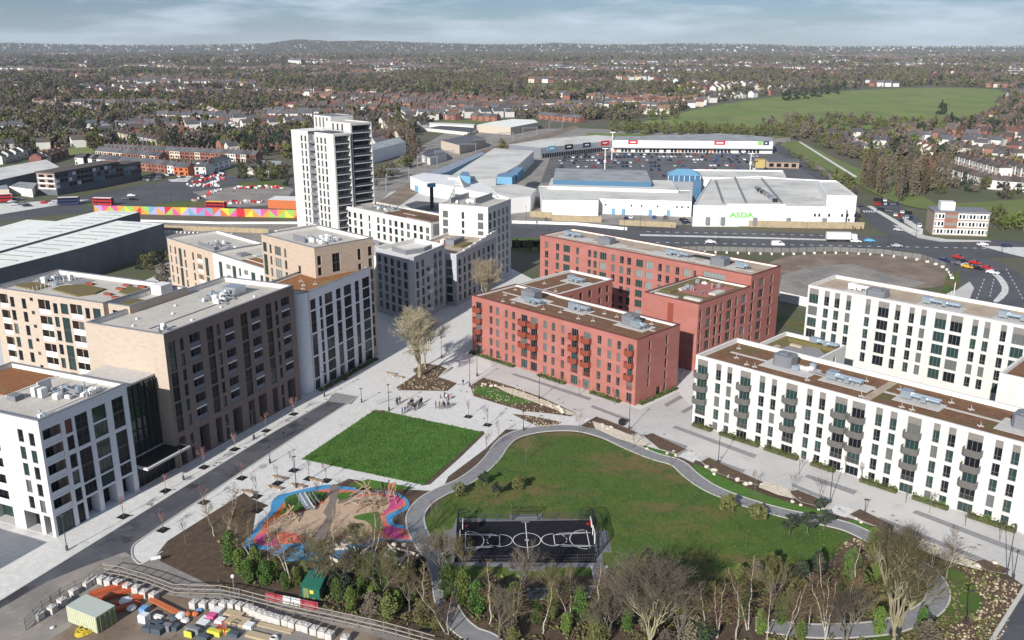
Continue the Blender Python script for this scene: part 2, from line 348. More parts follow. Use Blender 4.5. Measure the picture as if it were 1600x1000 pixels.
# promenade in front of the white block
st('promenade', [(760, 548), (1000, 640), (1060, 612), (1090, 650), (1600, 835), (1700, 880), (1700, 960), (1594, 915), (1290, 795), (1070, 708), (905, 653), (800, 612), (735, 600), (770, 575)], .006, 'promenade')
for pts in ([(799, 585), (803, 583), (925, 622), (921, 626)], [(922, 636), (926, 633), (985, 655), (981, 659)], [(1037, 632), (1062, 618), (1068, 621), (1042, 636)], [(1063, 643), (1090, 628), (1096, 631), (1069, 646)],
            [(1050, 668), (1056, 665), (1183, 711), (1178, 716)], [(1020, 683), (1026, 680), (1075, 697), (1071, 701)], [(1256, 745), (1262, 741), (1340, 767), (1334, 773)], [(1425, 801), (1432, 797), (1604, 862), (1600, 869)],
            [(1100, 716), (1104, 713), (1165, 735), (1160, 739)], [(1235, 759), (1240, 756), (1302, 781), (1297, 785)], [(1370, 812), (1376, 808), (1560, 882), (1554, 887)]): st('paving_band', pts, .016, 'band')
for pts in ([(1063, 714), (1079, 704), (1096, 709), (1083, 723)], [(1293, 801), (1307, 789), (1335, 797), (1322, 809)], [(868, 668), (892, 652), (930, 655), (905, 669)]): st('entrance_slab', pts, .03, 'slab')
# square lawn with edging
st('lawn', [(471, 717.5), (585, 641), (601, 643), (752, 675), (748, 682), (661, 758), (600, 745)], .05, 'lawn')
st('soil_edging', [(748, 674), (756, 674), (757, 678), (720, 714), (672, 757), (658, 759), (661, 752), (705, 714)], .035, 'soil')
st('soil_patch', [(583, 642), (600, 641), (606, 645), (596, 647)], .055, 'mulch')
# tree bed
st('tree_bed', [(619, 606), (650, 585), (645, 578), (662, 567.5), (685, 571), (701, 577), (684, 589), (714, 599), (699, 611), (624, 610)], .05, 'mulch')
# planted bed and dark bed in the square
st('planted_bed', [(735, 604), (755, 590), (799, 604), (849, 622), (900, 646), (892, 651), (857, 646), (819, 642.5), (775, 630), (740, 619)], .05, 'mulch')
st('bed_grass', [(738, 609), (748, 603), (775, 608), (800, 616), (835, 630), (800, 632), (770, 624), (742, 615)], .07, 'lawn')
st('rubble_strip', [(770, 602), (800, 607), (845, 623), (900, 647), (890, 649), (850, 634), (815, 622), (790, 613)], .075, 'rubble')
st('dark_bed', [(800, 647), (830, 650), (877.5, 660), (864, 668), (845, 668), (822, 658)], .05, 'mulch')
# park
PARK = [(381, 770), (262, 845), (240, 872), (330, 915), (385, 932), (470, 948), (600, 970), (720, 1040), (1560, 1060), (1600, 915), (1560, 888), (1335, 812), (1290, 797), (1080, 716), (1056, 714), (985, 690), (905, 667), (868, 669), (815, 671), (790, 671), (760, 700), (700, 745), (690, 768), (640, 765), (545, 748), (515, 762), (470, 768), (440, 782), (395, 830), (400, 800), (420, 790), (395, 780)]
st('park_ground', PARK, .02, 'soil')
st('park_grass', [(672, 800), (700, 775), (730, 757), (765, 735), (785, 712), (800, 695), (825, 683), (865, 676), (900, 677), (945, 689), (1000, 712), (1050, 729), (1070, 746), (1105, 768), (1160, 788), (1225, 806), (1290, 822), (1330, 838), (1310, 862), (1260, 905), (1180, 925), (1000, 930), (950, 920), (930, 900), (700, 900), (682, 860), (664, 830)], .035, 'park', 4)
st('grass_slope', [(545, 757), (575, 749), (625, 758), (650, 763), (600, 768), (560, 765)], .05, 'lawn')
st('grass_verge', [(950, 683), (985, 690), (1058, 711), (1045, 716), (1000, 706), (960, 692)], .04, 'lawn'); st('grass_verge', [(1083, 724), (1110, 735), (1150, 756), (1200, 775), (1250, 790), (1290, 800), (1285, 804), (1230, 797), (1170, 781), (1110, 758), (1085, 735)], .04, 'lawn')
st('grass_verge', [(1322, 812), (1345, 815), (1400, 845), (1390, 852), (1350, 832)], .04, 'lawn'); st('grass_verge', [(1470, 890), (1500, 893), (1530, 930), (1525, 960), (1400, 1000), (1340, 995), (1440, 965), (1480, 930)], .04, 'park', 3)
st('grass_loop', [(1330, 870), (1380, 868), (1440, 900), (1450, 930), (1420, 955), (1360, 965), (1300, 940)], .04, 'park', 3)
st('mulch_bank', [(1470, 880), (1600, 915), (1560, 1010), (1400, 1060), (1330, 1010), (1440, 995), (1520, 970), (1535, 935), (1505, 890)], .036, 'mulch')
st('mulch_patch', [(1310, 850), (1340, 842), (1400, 862), (1380, 880), (1320, 872)], .044, 'mulch', 2)
st('road_corner', [(1600, 920), (1545, 1005), (1500, 1080), (1800, 1100), (1760, 900)], .05, 'asphalt')
P = [G(1602, 912), G(1543, 1005), G(1500, 1075)]; A = offset_line(P, .6); k = MB()
for i in range(2): k.quad(P[i] + Vector((0, 0, .3)), P[i + 1] + Vector((0, 0, .3)), A[i + 1] + Vector((0, 0, .3)), A[i] + Vector((0, 0, .3))); k.quad(P[i + 1], P[i], P[i] + Vector((0, 0, .3)), P[i + 1] + Vector((0, 0, .3))); k.quad(A[i], A[i + 1], A[i + 1] + Vector((0, 0, .3)), A[i] + Vector((0, 0, .3)))
tag(k.build('kerb', M['kerb']), kind='structure')
PATH = [(790, 1040), (765, 1003), (735, 990), (712, 970), (698, 945), (692, 918), (688, 895), (676, 868), (660, 845), (650, 822), (650, 803), (664, 784), (690, 768), (722, 754), (750, 735), (770, 715), (784, 695), (802, 681), (830, 673), (865, 669), (905, 670), (945, 680), (985, 698), (1022, 713), (1058, 724), (1080, 743), (1112, 764), (1165, 785), (1225, 802), (1285, 814), (1325, 824), (1365, 843), (1410, 868), (1448, 893), (1466, 920), (1460, 945), (1430, 965), (1385, 980), (1320, 986), (1250, 985), (1180, 975)]
_, PATHW = ribbon('footpath', PATH, 3.0, .07, M['path'], kerb=('path_kerb', M['kerb']))
ribbon('footpath', [(694, 915), (725, 925), (780, 930), (860, 928), (942, 925), (1000, 935)], 2.6, .064, M['path'], kerb=('path_kerb', M['kerb']))
ribbon('footpath', [(936, 885), (940, 905), (943, 924)], 2.2, .066, M['path'], kerb=('path_kerb', M['kerb']))
# raised beds along the promenade
def bed(outer, gravel=None):
    st('bed_wall', outer, .35, 'kerb'); P = [G(*p) for p in outer]; c = sum(P, Vector()) / len(P); st('bed_soil', [c + (p - c) * .94 for p in P], .37, 'mulch')
def rocks(pts, n, spread=1.2, label='pale rough boulder at the edge of a planted bed', sz=(.25, .6), grp='boulders in the promenade beds'):
    P = [G(*p) for p in pts]
    for i in range(n):
        t = rnd.random() * (len(P) - 1); k = int(t); p = P[k].lerp(P[k + 1], t - k); b = MB(); r = rnd.uniform(*sz)
        b.ball((0, 0, r * .35), r, nu=7, nv=4, sz=.7, jit=.25)
        o = b.build('boulder', M['stone'], None, (p.x + rnd.uniform(-spread, spread), p.y + rnd.uniform(-spread, spread), .05), rnd.random() * 6); tag(o, label, 'boulder', grp)
for pts in ([(903, 668), (930, 652), (948, 658), (990, 675), (1000, 680), (985, 682), (955, 678), (925, 672)], [(1003, 682), (1018, 678), (1075, 705), (1058, 712), (1030, 704)], [(1093, 722), (1105, 716), (1195, 757), (1190, 762), (1150, 752), (1110, 738)],
            [(1230, 770), (1245, 767), (1298, 789), (1290, 797), (1250, 787)], [(1325, 806), (1342, 797), (1400, 825), (1395, 835), (1355, 820)], [(1520, 880), (1535, 876), (1580, 893), (1570, 900), (1540, 894)]): bed(pts)
for pts in ([(925, 660), (950, 668), (985, 682), (1015, 695), (1005, 700), (965, 688), (930, 672)], [(1195, 755), (1232, 766), (1240, 782), (1215, 776), (1185, 764)], [(1395, 830), (1440, 845), (1520, 880), (1535, 895), (1480, 880), (1420, 855)]): st('gravel_strip', pts, .40, 'rubble')
rocks([(924, 660), (960, 674), (1000, 690)], 9); rocks([(1010, 700), (1058, 712)], 5); rocks([(1100, 728), (1130, 742), (1190, 762)], 10); rocks([(1240, 783), (1290, 798)], 6); rocks([(1340, 812), (1365, 822)], 4); rocks([(1522, 885), (1550, 880)], 3, .5)
rocks([(757, 602), (775, 603)], 6, 1.0, 'pale boulder lying in the planted bed of the square', grp='boulders in the square bed'); rocks([(845, 628), (890, 648)], 6, 1, 'pale boulder lying in the planted bed of the square', grp='boulders in the square bed')
# low seat walls by the tree bed
for pts in ([(686, 590), (689, 588), (706, 576), (703, 575)], ): st('seat_wall', pts, .5, 'kerb')
# fields, construction land and main roads
st('main_road', [(540, 400), (800, 350), (1000, 352), (1300, 366), (1440, 372), (1640, 378), (1900, 390), (1900, 425), (1640, 402), (1530, 402), (1480, 398), (1400, 391), (1230, 388), (1000, 384), (800, 392), (660, 420)], .02, 'asphalt_far')
st('median', [(1000, 366), (1200, 371), (1330, 375), (1330, 377), (1200, 373.5), (1000, 368.5)], .05, 'slab'); st('median', [(1530, 384), (1640, 388), (1640, 397), (1600, 402), (1575, 396)], .05, 'slab')
for i in range(40):
    x = 1010 + i * 15
    if x < 1300: st('lane_marking', [(x, 361.6 + (x - 1000) * .021), (x + 6, 361.7 + (x - 1000) * .021), (x + 6, 362.2 + (x - 1000) * .021), (x, 362.1 + (x - 1000) * .021)], .03, 'whiteroad')
    if x < 1600: st('lane_marking', [(x, 378 + (x - 1000) * .018), (x + 6, 378.1 + (x - 1000) * .018), (x + 6, 378.7 + (x - 1000) * .018), (x, 378.6 + (x - 1000) * .018)], .03, 'whiteroad')
st('side_road', [(1340, 322), (1352, 322), (1400, 350), (1450, 370), (1440, 382), (1400, 378), (1360, 350)], .024, 'asphalt_far'); st('side_road', [(1215, 222), (1222, 222), (1352, 322), (1340, 324), (1205, 232)], .024, 'asphalt_far')
st('curved_road', [(1440, 388), (1475, 394), (1510, 402), (1545, 420), (1570, 440), (1590, 465), (1640, 530), (1520, 500), (1495, 470), (1500, 440), (1475, 412), (1430, 395)], .028, 'asphalt_far', 2)
st('curved_road', [(1510, 396), (1550, 405), (1590, 425), (1640, 470), (1700, 560), (1620, 520), (1592, 470), (1572, 440), (1545, 418), (1500, 400)], .026, 'asphalt_far', 2)
st('verge_strip', [(1512, 408), (1545, 424), (1562, 442), (1565, 455), (1552, 470), (1560, 472), (1575, 458), (1573, 442), (1553, 424)], .06, 'slab', 2)
st('pavement', [(1400, 352), (1425, 357), (1445, 368), (1480, 374), (1545, 376), (1550, 378), (1470, 378), (1435, 372), (1395, 352)], .05, 'promenade'); st('pavement', [(1492, 455), (1515, 440), (1522, 450), (1512, 475), (1488, 466)], .05, 'promenade')
st('side_pavement', [(1354, 322), (1362, 322), (1440, 366), (1430, 368)], .06, 'slab')
for (x0, y0, x1, y1, n) in ((1538, 436, 1525, 470, 6), (1553, 436, 1546, 466, 6), (1572, 420, 1600, 470, 9), (1470, 402, 1500, 415, 4)):
    for i in range(n):
        a = G(x0 + (x1 - x0) * i / n, y0 + (y1 - y0) * i / n); c = G(x0 + (x1 - x0) * (i + .45) / n, y0 + (y1 - y0) * (i + .45) / n); t = (c - a).normalized(); nn = Vector((-t.y, t.x, 0)) * .12; st('lane_marking', [a - nn, c - nn, c + nn, a + nn], .045, 'whiteroad')
for x in (1348, 1352, 1356, 1360, 1364, 1368): st('crossing_stripe', [(x, 329), (x + 2, 329), (x + 4, 332), (x + 2, 332)], .05, 'whiteroad')
st('brownfield', [(1222, 402), (1300, 396), (1380, 398), (1440, 405), (1475, 418), (1486, 432), (1478, 445), (1420, 452), (1250, 450), (1190, 425)], .03, 'siteearth', 2); st('brownfield_slab', [(1222, 430), (1262, 418), (1330, 412), (1400, 432), (1450, 442), (1400, 456), (1300, 470), (1215, 460)], .04, 'dust')
st('hoarding_strip_grass', [(1216, 460), (1262, 470), (1262, 478), (1214, 468)], .05, 'park'); st('verge', [(1480, 430), (1498, 424), (1502, 440), (1480, 462), (1470, 456)], .05, 'park')
st('verge', [(1210, 490), (1262, 505), (1262, 520), (1205, 500)], .05, 'park'); st('verge', [(790, 372), (850, 372), (850, 395), (800, 392)], .04, 'park')
st('fore_road', [(800, 375), (850, 378), (850, 385), (800, 388)], .04, 'asphalt_far')
# retail park asphalt
st('retail_yard', [(560, 330), (600, 260), (700, 205), (900, 200), (1240, 215), (1345, 320), (1340, 352), (1000, 352), (800, 350), (600, 385)], .01, 'dust'); st('car_park', [(845, 285), (862, 240), (1206, 232), (1250, 262), (1330, 312), (1200, 300)], .02, 'carpark')
st('side_car_park', [(1362, 318), (1400, 318), (1440, 345), (1440, 365)], .03, 'asphalt_far')
st('forecourt', [(565, 345), (610, 300), (660, 292), (700, 300), (700, 330), (640, 345)], .02, 'promenade'); st('plaza_dark', [(632, 320), (650, 314), (690, 317), (690, 330), (650, 330)], .03, 'asphalt')
# town centre roads on the left
st('town_road', [(-60, 320), (60, 318), (160, 300), (250, 285), (330, 262), (350, 262), (355, 275), (400, 280), (470, 285), (470, 318), (330, 330), (150, 330), (0, 345), (-60, 350)], .02, 'asphalt_far')
st('town_square', [(-60, 318), (20, 318), (90, 312), (140, 312), (80, 322), (0, 335), (-60, 340)], .03, 'slab'); st('traffic_island', [(128, 322), (145, 316), (175, 318), (165, 324)], .05, 'park'); st('traffic_island', [(262, 281), (300, 277), (292, 284), (268, 284)], .05, 'slab')
st('island_green', [(240, 318), (300, 313), (345, 318), (300, 326), (250, 326)], .05, 'park'); st('verge', [(370, 285), (430, 282), (450, 292), (380, 296)], .05, 'park')
st('works_area', [(300, 300), (420, 285), (460, 295), (440, 320), (350, 325)], .04, 'dust'); st('yard', [(215, 350), (470, 345), (480, 400), (300, 420), (250, 440)], .005, 'dust')
# green fields
st('field', [(1000, 192), (1060, 178), (1130, 163), (1230, 150), (1330, 142), (1450, 137), (1540, 139), (1572, 146), (1565, 165), (1505, 192), (1460, 202), (1300, 202), (1100, 200)], .3, 'field', 2)
st('field', [(920, 208), (1010, 210), (1010, 216), (915, 213)], .3, 'field'); st('field', [(1205, 207), (1238, 206), (1240, 214), (1210, 216)], .3, 'field')
for pts in ([(940, 130), (1010, 125), (1030, 133), (960, 136)], [(800, 133), (860, 132), (900, 142), (820, 143)], [(60, 235), (140, 228), (150, 240), (60, 250)], [(870, 158), (915, 157), (920, 166), (870, 168)]): st('field', pts, .3, 'field')
st('river_bank', [(1218, 226), (1250, 221), (1300, 246), (1358, 271), (1405, 291), (1462, 318), (1462, 329), (1420, 323), (1380, 309), (1330, 284), (1290, 264), (1250, 244)], .3, 'bank', 2)
st('towpath', [(1247, 222), (1251, 222), (1340, 277), (1335, 278)], .35, 'slab')
st('rough_grass', [(1462, 320), (1700, 305), (1700, 345), (1560, 350), (1550, 330), (1462, 330)], .1, 'bank'); st('railway', [(540, 350), (640, 285), (760, 232), (900, 196), (905, 199), (790, 240), (670, 290), (590, 345)], .05, 'siteearth')
st('grass_bank', [(665, 190), (740, 188), (770, 192), (690, 197)], .3, 'bank')

for i in range(70):
    x, y = rnd.choice([(rnd.uniform(230, 560), None), (rnd.uniform(560, 900), rnd.uniform(590, 665)), (rnd.uniform(1000, 1550), None)]); 
    if y is None: y = (869 - (x - 100) * .60 + rnd.uniform(-3, 3)) if x < 600 else 640 + (x - 1000) * .36 + rnd.uniform(20, 45)
    q = G(x, y); b_ = MB(); b_.obox((q.x, q.y, 0), FL.e1 if x < 700 else FR.e1, FL.e2 if x < 700 else FR.e2, .3, .3, .02, .032); tag(b_.build('drain_cover', M['band']), kind='structure')
dm('railblue', (.09, .11, .16), rough=.3)
# ------------------------------------------------------------------ windows (shared meshes)
# kind: (n columns, transoms as fractions of the height, off-centre first column)
WK = {'slim': (1, [.3]), 'dbl': (2, [.28]), 'off': (2, [.3]), 'tri': (3, [.0]), 'patio': (3, []), 'tall': (2, [.2, .47, .53, .74]), 'plain': (1, []), 'wide4': (4, [.0]),
      'shop': (4, [.7]), 'band': (6, [.4])}
_wc = {}
def win_meshes(kind, w_, h_, fm, glass):
    k = (kind, round(w_, 1), round(h_, 1), fm, glass)
    if k in _wc: return _wc[k]
    n, tr = WK[kind]; b = MB(); t = .07; d0, d1 = 0.0, .08
    b.box(0, w_, d0, d1, 0, t); b.box(0, w_, d0, d1, h_ - t, h_)
    b.box(0, t, d0, d1, t, h_ - t); b.box(w_ - t, w_, d0, d1, t, h_ - t)
    xs = [w_ * i / n for i in range(1, n)]
    if kind == 'off': xs = [w_ * .38]
    for x in xs: b.box(x - t / 2, x + t / 2, d0, d1, t, h_ - t)
    for f in tr:
        if f > 0: b.box(t, w_ - t, d0 + .003, d1 - .003, h_ * f - .03, h_ * f + .03)
    g = MB(); g.quad((0.02, .05, .02), (w_ - .02, .05, .02), (w_ - .02, .05, h_ - .02), (.02, .05, h_ - .02))
    mats = [M[fm]]
    fr = b.mesh('window_frame', mats)
    if kind == 'tall':
        # dark spandrel between the two storeys is part of the pane sheet
        g = MB(); z1, z2 = h_ * .47, h_ * .53
        for a, c, mi in ((.02, z1, 0), (z1, z2, 1), (z2, h_ - .02, 0)):
            g.quad((.02, .05, a), (w_ - .02, .05, a), (w_ - .02, .05, c), (.02, .05, c), mi)
        gm = g.mesh('pane', [M[glass], M['frame_d']])
    else: gm = g.mesh('pane', M[glass])
    _wc[k] = (fr, gm); return _wc[k]
def put_window(root, kind, P, rz, w_, h_, fm, glass, sub=True):
    fr, gm = win_meshes(kind, w_, h_, fm, glass)
    o = inst('window', fr, root, P, rz)
    inst('pane', gm, o)
    return o
_bc = {}
def balcony_mesh(w_, d_, h_, m, style):
    k = (round(w_, 1), d_, h_, m, style)
    if k in _bc: return _bc[k]
    b = MB(); c = .45
    if style == 'box': P = [(0, 0), (0, -d_ + c), (c, -d_), (w_ - c, -d_), (w_, -d_ + c), (w_, 0)]
    else: P = [(0, 0), (0, -d_), (w_, -d_), (w_, 0)]
    b.prism([(x, y) for x, y in reversed(P)] if False else P, -.2, .02, 0, bottom=True)
    for i in range(len(P) - 1):
        a = Vector((*P[i], 0)); q = Vector((*P[i + 1], 0)); t = (q - a).normalized(); nrm = Vector((-t.y, t.x, 0))
        ins = nrm * .05
        A, B_, C_, D_ = a, q, q + ins, a + ins
        b.prism([(p.x, p.y) for p in (A, B_, C_, D_)], .0, h_, 0, bottom=True)
        L_ = (q - a).length; nn = max(2, int(L_ / .22))     # upright fins of the balustrade, standing proud of the sheet
        for j in range(nn + 1):
            p = a + t * (L_ * j / nn) - nrm * .03
            b.prism([(p.x + t.x * sx * .03 + nrm.x * sy * .03, p.y + t.y * sx * .03 + nrm.y * sy * .03) for sx, sy in ((-1, -1), (1, -1), (1, 1), (-1, 1))], -.2, h_ + .03)
    _bc[k] = b.mesh('balcony', M[m]); return _bc[k]

class Bld:
    def __init__(s, name, label, cat, fr, u, v, group=None):
        s.o = empty(name, fr.w(u, v), fr.yaw); tag(s.o, label, cat, group); s.fr = fr; s.u = u; s.v = v
    def side(s, x0, y0, W_, D_, side):
        if side == 'front': return (lambda t, z, d: (x0 + t, y0 - d, z)), 0.0, W_
        if side == 'right': return (lambda t, z, d: (x0 + W_ + d, y0 + t, z)), R_(90), D_
        if side == 'back': return (lambda t, z, d: (x0 + W_ - t, y0 + D_ + d, z)), R_(180), W_
        return (lambda t, z, d: (x0 - d, y0 + D_ - t, z)), R_(270), D_
    def wall(s, f, ang, s0, s1, z0, z1, ops, m, fm='frame_d', depth=.28, rmat=None, glass=('glass_d', 'glass_d', 'glass_t', 'glass_b')):
        b = MB(); ops = [o for o in ops if o[1] > s0 - .01 and o[0] < s1 + .01]
        cuts = sorted(set([s0, s1] + [round(c, 3) for o in ops for c in o[:2]]))
        for a, c in zip(cuts, cuts[1:]):
            if c - a < .004: continue
            mid = (a + c) / 2; col = sorted([(o[2], o[3]) for o in ops if o[0] < mid < o[1]])
            z = z0
            for (p, q) in col + [(z1, z1)]:
                if p > z + .003: b.quad(f(a, z, 0), f(c, z, 0), f(c, p, 0), f(a, p, 0))
                z = max(z, q)
        for o in ops:
            a, c, p, q, kind = o[:5]; dp = depth
            if kind in ('log', 'logw', 'deep'): dp = 1.5
            if kind == 'open': dp = 2.2
            ri = 1 if kind in ('log', 'logw', 'deep') else 0
            b.quad(f(a, p, 0), f(a, q, 0), f(a, q, -dp), f(a, p, -dp), ri); b.quad(f(c, q, 0), f(c, p, 0), f(c, p, -dp), f(c, q, -dp), ri)
            b.quad(f(a, q, 0), f(c, q, 0), f(c, q, -dp), f(a, q, -dp), ri); b.quad(f(c, p, 0), f(a, p, 0), f(a, p, -dp), f(c, p, -dp), ri)
            if kind in ('log', 'logw', 'open', 'deep'): b.quad(f(a, p, -dp), f(c, p, -dp), f(c, q, -dp), f(a, q, -dp), 1)
        ob = b.build('wall', [M[m], M[rmat or m]], s.o)
        for o in ops:
            a, c, p, q, kind = o[:5]; opt = o[5] if len(o) > 5 else {}; g = rnd.choice(opt.get('glass', glass)); wd, ht = c - a, q - p
            fmm = opt.get('fm', fm)
            if kind == 'none' or kind == 'open' and not opt: continue
            if kind in ('log', 'logw', 'deep'):
                nf = opt.get('floors', 1); fh = ht / nf
                for i in range(nf):
                    zz = p + i * fh
                    put_window(s.o, 'patio' if wd > 2 else 'dbl', f(a + wd * .12, zz + .1, -1.42), ang, wd * .62, fh - .55, fmm, g)
                    if i:
                        sb = MB(); sb.box(0.02, wd - .02, 0.02, 1.45, -.28, 0); sb.build('floor_slab', M[opt.get('slab', 'slab_w')], s.o, f(a, zz, 0), ang)
                    rb = MB(); hh = opt.get('rail', 1.05); zr = .0 if i or nf == 1 else .0
                    rb.box(.02, wd - .02, .04, .09, .02, hh)
                    rb.box(.02, wd - .02, .02, .12, hh, hh + .06)
                    rb.build('balustrade', M[opt.get('railm', 'railpanel')], s.o, f(a, zz, 0), ang)
                continue
            if kind == 'open':
                put_window(s.o, 'shop', f(a + .05, p + .02, -2.1), ang, wd - .1, ht - .3, fmm, g); continue
            ph = opt.get('panel', 0)
            if ph:
                pb = MB(); pb.box(0, wd, 0, .06, 0, ph); 
                if wd > 2: 
                    for i in range(1, 3): pb.box(wd * i / 3 - .02, wd * i / 3 + .02, -.02, 0, 0, ph)
                pb.build('spandrel_panel', M[opt.get('pm', 'panel_g')], s.o, f(a, q - ph, -.12), ang)
                ht -= ph
            put_window(s.o, kind, f(a, p, -depth + .1), ang, wd, ht, fmm, g)
            bl = opt.get('balcony')
            if bl:
                mname, style, d_, h_ = bl
                inst('balcony', balcony_mesh(wd + .5, d_, h_, mname, style), s.o, f(a - .25, p - .02, 0), ang)
            if opt.get('juliet'):
                jb = MB(); n = max(6, int(wd / .16)); jb.box(0, wd, -.08, -.02, 1.0, 1.08); jb.box(0, wd, -.08, -.02, .02, .08)
                for i in range(n + 1): jb.box(wd * i / n - .015, wd * i / n + .015, -.06, -.03, .08, 1.0)
                jb.build('railing', M[opt['juliet']], s.o, f(a, p, 0), ang)
        return ob
    def box(s, x0, x1, y0, y1, z0, z1, m, sides, ops={}, roof='gravelroof', rh=.9, cop='coping', pin='parapet_in', pt=.45, **kw):
        """one rectangular volume: walls with openings, sunk roof, parapet lining and coping"""
        W_, D_ = x1 - x0, y1 - y0
        for sd_ in ('front', 'right', 'back', 'left'):
            if sd_ in sides:
                f, ang, L_ = s.side(x0, y0, W_, D_, sd_); s.wall(f, ang, 0, L_, z0, z1 - .14, ops.get(sd_, []), m, **kw)
        b = MB(); zt = z1 - .14; a = [(x0, y0), (x1, y0), (x1, y1), (x0, y1)]; i_ = [(x0 + pt, y0 + pt), (x1 - pt, y0 + pt), (x1 - pt, y1 - pt), (x0 + pt, y1 - pt)]
        for k in range(4):
            j = (k + 1) % 4
            b.quad((*i_[j], z1 - rh), (*i_[k], z1 - rh), (*i_[k], zt), (*i_[j], zt), 0)
        b.build('parapet', M[pin], s.o)
        c = MB(); e = .05; a2 = [(x0 - e, y0 - e), (x1 + e, y0 - e), (x1 + e, y1 + e), (x0 - e, y1 + e)]; i2 = [(x0 + pt + e, y0 + pt + e), (x1 - pt - e, y0 + pt + e), (x1 - pt - e, y1 - pt - e), (x0 + pt + e, y1 - pt - e)]
        for k in range(4):
            j = (k + 1) % 4
            c.quad((*a2[k], z1), (*a2[j], z1), (*i2[j], z1), (*i2[k], z1)); c.quad((*a2[k], zt), (*a2[j], zt), (*a2[j], z1), (*a2[k], z1)); c.quad((*i2[j], zt), (*i2[k], zt), (*i2[k], z1), (*i2[j], z1))
            c.quad((*a2[j], zt), (*a2[k], zt), (*i2[k], zt), (*i2[j], zt))
        c.build('coping', M[cop], s.o)
        r = MB(); r.quad((*i_[0], z1 - rh), (*i_[1], z1 - rh), (*i_[2], z1 - rh), (*i_[3], z1 - rh)); r.build('roof', M[roof], s.o)
    def patch(s, name, pts, z, m, h=.06):
        b = MB(); b.prism(pts, z, z + h); return b.build(name, M[m], s.o)
    def rpatch(s, name, x0, x1, y0, y1, z, m, h=.06): return s.patch(name, [(x0, y0), (x1, y0), (x1, y1), (x0, y1)], z, m, h)
    def enclosure(s, x0, x1, y0, y1, z, h=2.4, m='plantgrey'):
        b = MB(); c = .6
        P = [(x0 + c, y0), (x1 - c, y0), (x1, y0 + c), (x1, y1 - c), (x1 - c, y1), (x0 + c, y1), (x0, y1 - c), (x0, y0 + c)]
        b.prism(P, z, z + h)
        for i in range(int(h / .3)):
            zz = z + .15 + i * .3; Q = [(x + (.05 if x > (x0 + x1) / 2 else -.05), y + (.05 if y > (y0 + y1) / 2 else -.05)) for x, y in P]
            b.prism(Q, zz, zz + .12, bottom=True)
        b.prism([(x0 + 1.2, y0 + 1), (x1 - 1.2, y0 + 1), (x1 - 1.2, y1 - 1), (x0 + 1.2, y1 - 1)], z + h, z + h + .25)
        return b.build('plant_enclosure', M[m], s.o)
    def ahu(s, x, y, z, L_, ax='x', m='duct'):
        b = MB(); o = 0
        def T(a, c): return (x + a, y + c) if ax == 'x' else (x + c, y + a)
        def bx(a0, a1, c0, c1, z0, z1):
            p, q = T(a0, c0), T(a1, c1); b.box(min(p[0], q[0]), max(p[0], q[0]), min(p[1], q[1]), max(p[1], q[1]), z0, z1)
        bx(0, 2.0, -.9, .9, z + .4, z + 1.9)
        for dy in (-.45, .45):
            p = T(2.0, dy); q = T(L_, dy); b.tube((*p, z + 1.2), (*q, z + 1.2), .34, n=8, cap=True)
        n = max(2, int(L_ / 1.3))
        for i in range(n):
            a = 2.2 + (L_ - 2.4) * i / max(1, n - 1); p = T(a, -.9); q = T(a, .9); b.tube((*p, z + .8), (*q, z + .8), .06, n=4)
            b.tube((*T(a, -.9), z), (*T(a, -.9), z + 1.1), .06, n=4); b.tube((*T(a, .9), z), (*T(a, .9), z + 1.1), .06, n=4); 
        for a in (.3, 1.7):
            for c in (-.7, .7): b.tube((*T(a, c), z), (*T(a, c), z + .45), .07, n=4)
        bx(L_ * .55, L_ * .55 + 1.0, -1.3, -.7, z + .5, z + 1.5)
        return b.build('air_handling_unit', M[m], s.o)
    def anchor(s, x, y, z):
        b = MB(); b.box(x - .5, x + .5, y - .05, y + .05, z, z + .1); b.box(x - .05, x + .05, y - .5, y + .5, z + .01, z + .11); b.tube((x, y, z), (x, y, z + .9), .05, n=5)
        for a, c in ((-.45, 0), (.45, 0), (0, .45), (0, -.45)): b.box(x + a - .12, x + a + .12, y + c - .12, y + c + .12, z + .0, z + .14)
        return b.build('roof_anchor', M['roofpaver'], s.o)
    def plant(s, x0, x1, y0, y1, z, n=14, seed=1):
        """clutter of fans, boxes and pipes standing on the roof"""
        r = random.Random(seed)
        for i in range(int(n * 1.5)):
            b = MB(); x = r.uniform(x0, x1); y = r.uniform(y0, y1); t = r.random()
            if t < .45:
                w_, d_, h_ = r.uniform(.3, .75), r.uniform(.25, .6), r.uniform(.5, 1.3); b.box(x - w_, x + w_, y - d_, y + d_, z + .1, z + .1 + h_); b.tube((x, y, z + h_), (x, y, z + h_ + .25), min(w_, d_) * .7, n=10, cap=True)
                b.build('condenser_unit', M[r.choice(['slab_w', 'metal', 'duct', 'slab_w'])], s.o)
            elif t < .75:
                L_ = r.uniform(1.5, 4); a = r.choice([0, 1]); p = (x, y, z + .5); q = (x + L_, y, z + .5) if a else (x, y + L_ * .6, z + .5)
                b.tube(p, q, .17, n=6, cap=True); b.tube(p, (p[0], p[1], z), .12, n=5); b.tube(q, (q[0], q[1], z), .12, n=5); b.build('pipe', M['metal'], s.o)
            else:
                b.tube((x, y, z), (x, y, z + r.uniform(.7, 1.6)), .2, n=8, cap=True); b.ball((x, y, z + 1.2), .32, nu=8, nv=4, sz=.5); b.build('roof_vent', M['metal'], s.o)

def rows(tops, h): return [(t - h, t) for t in tops]

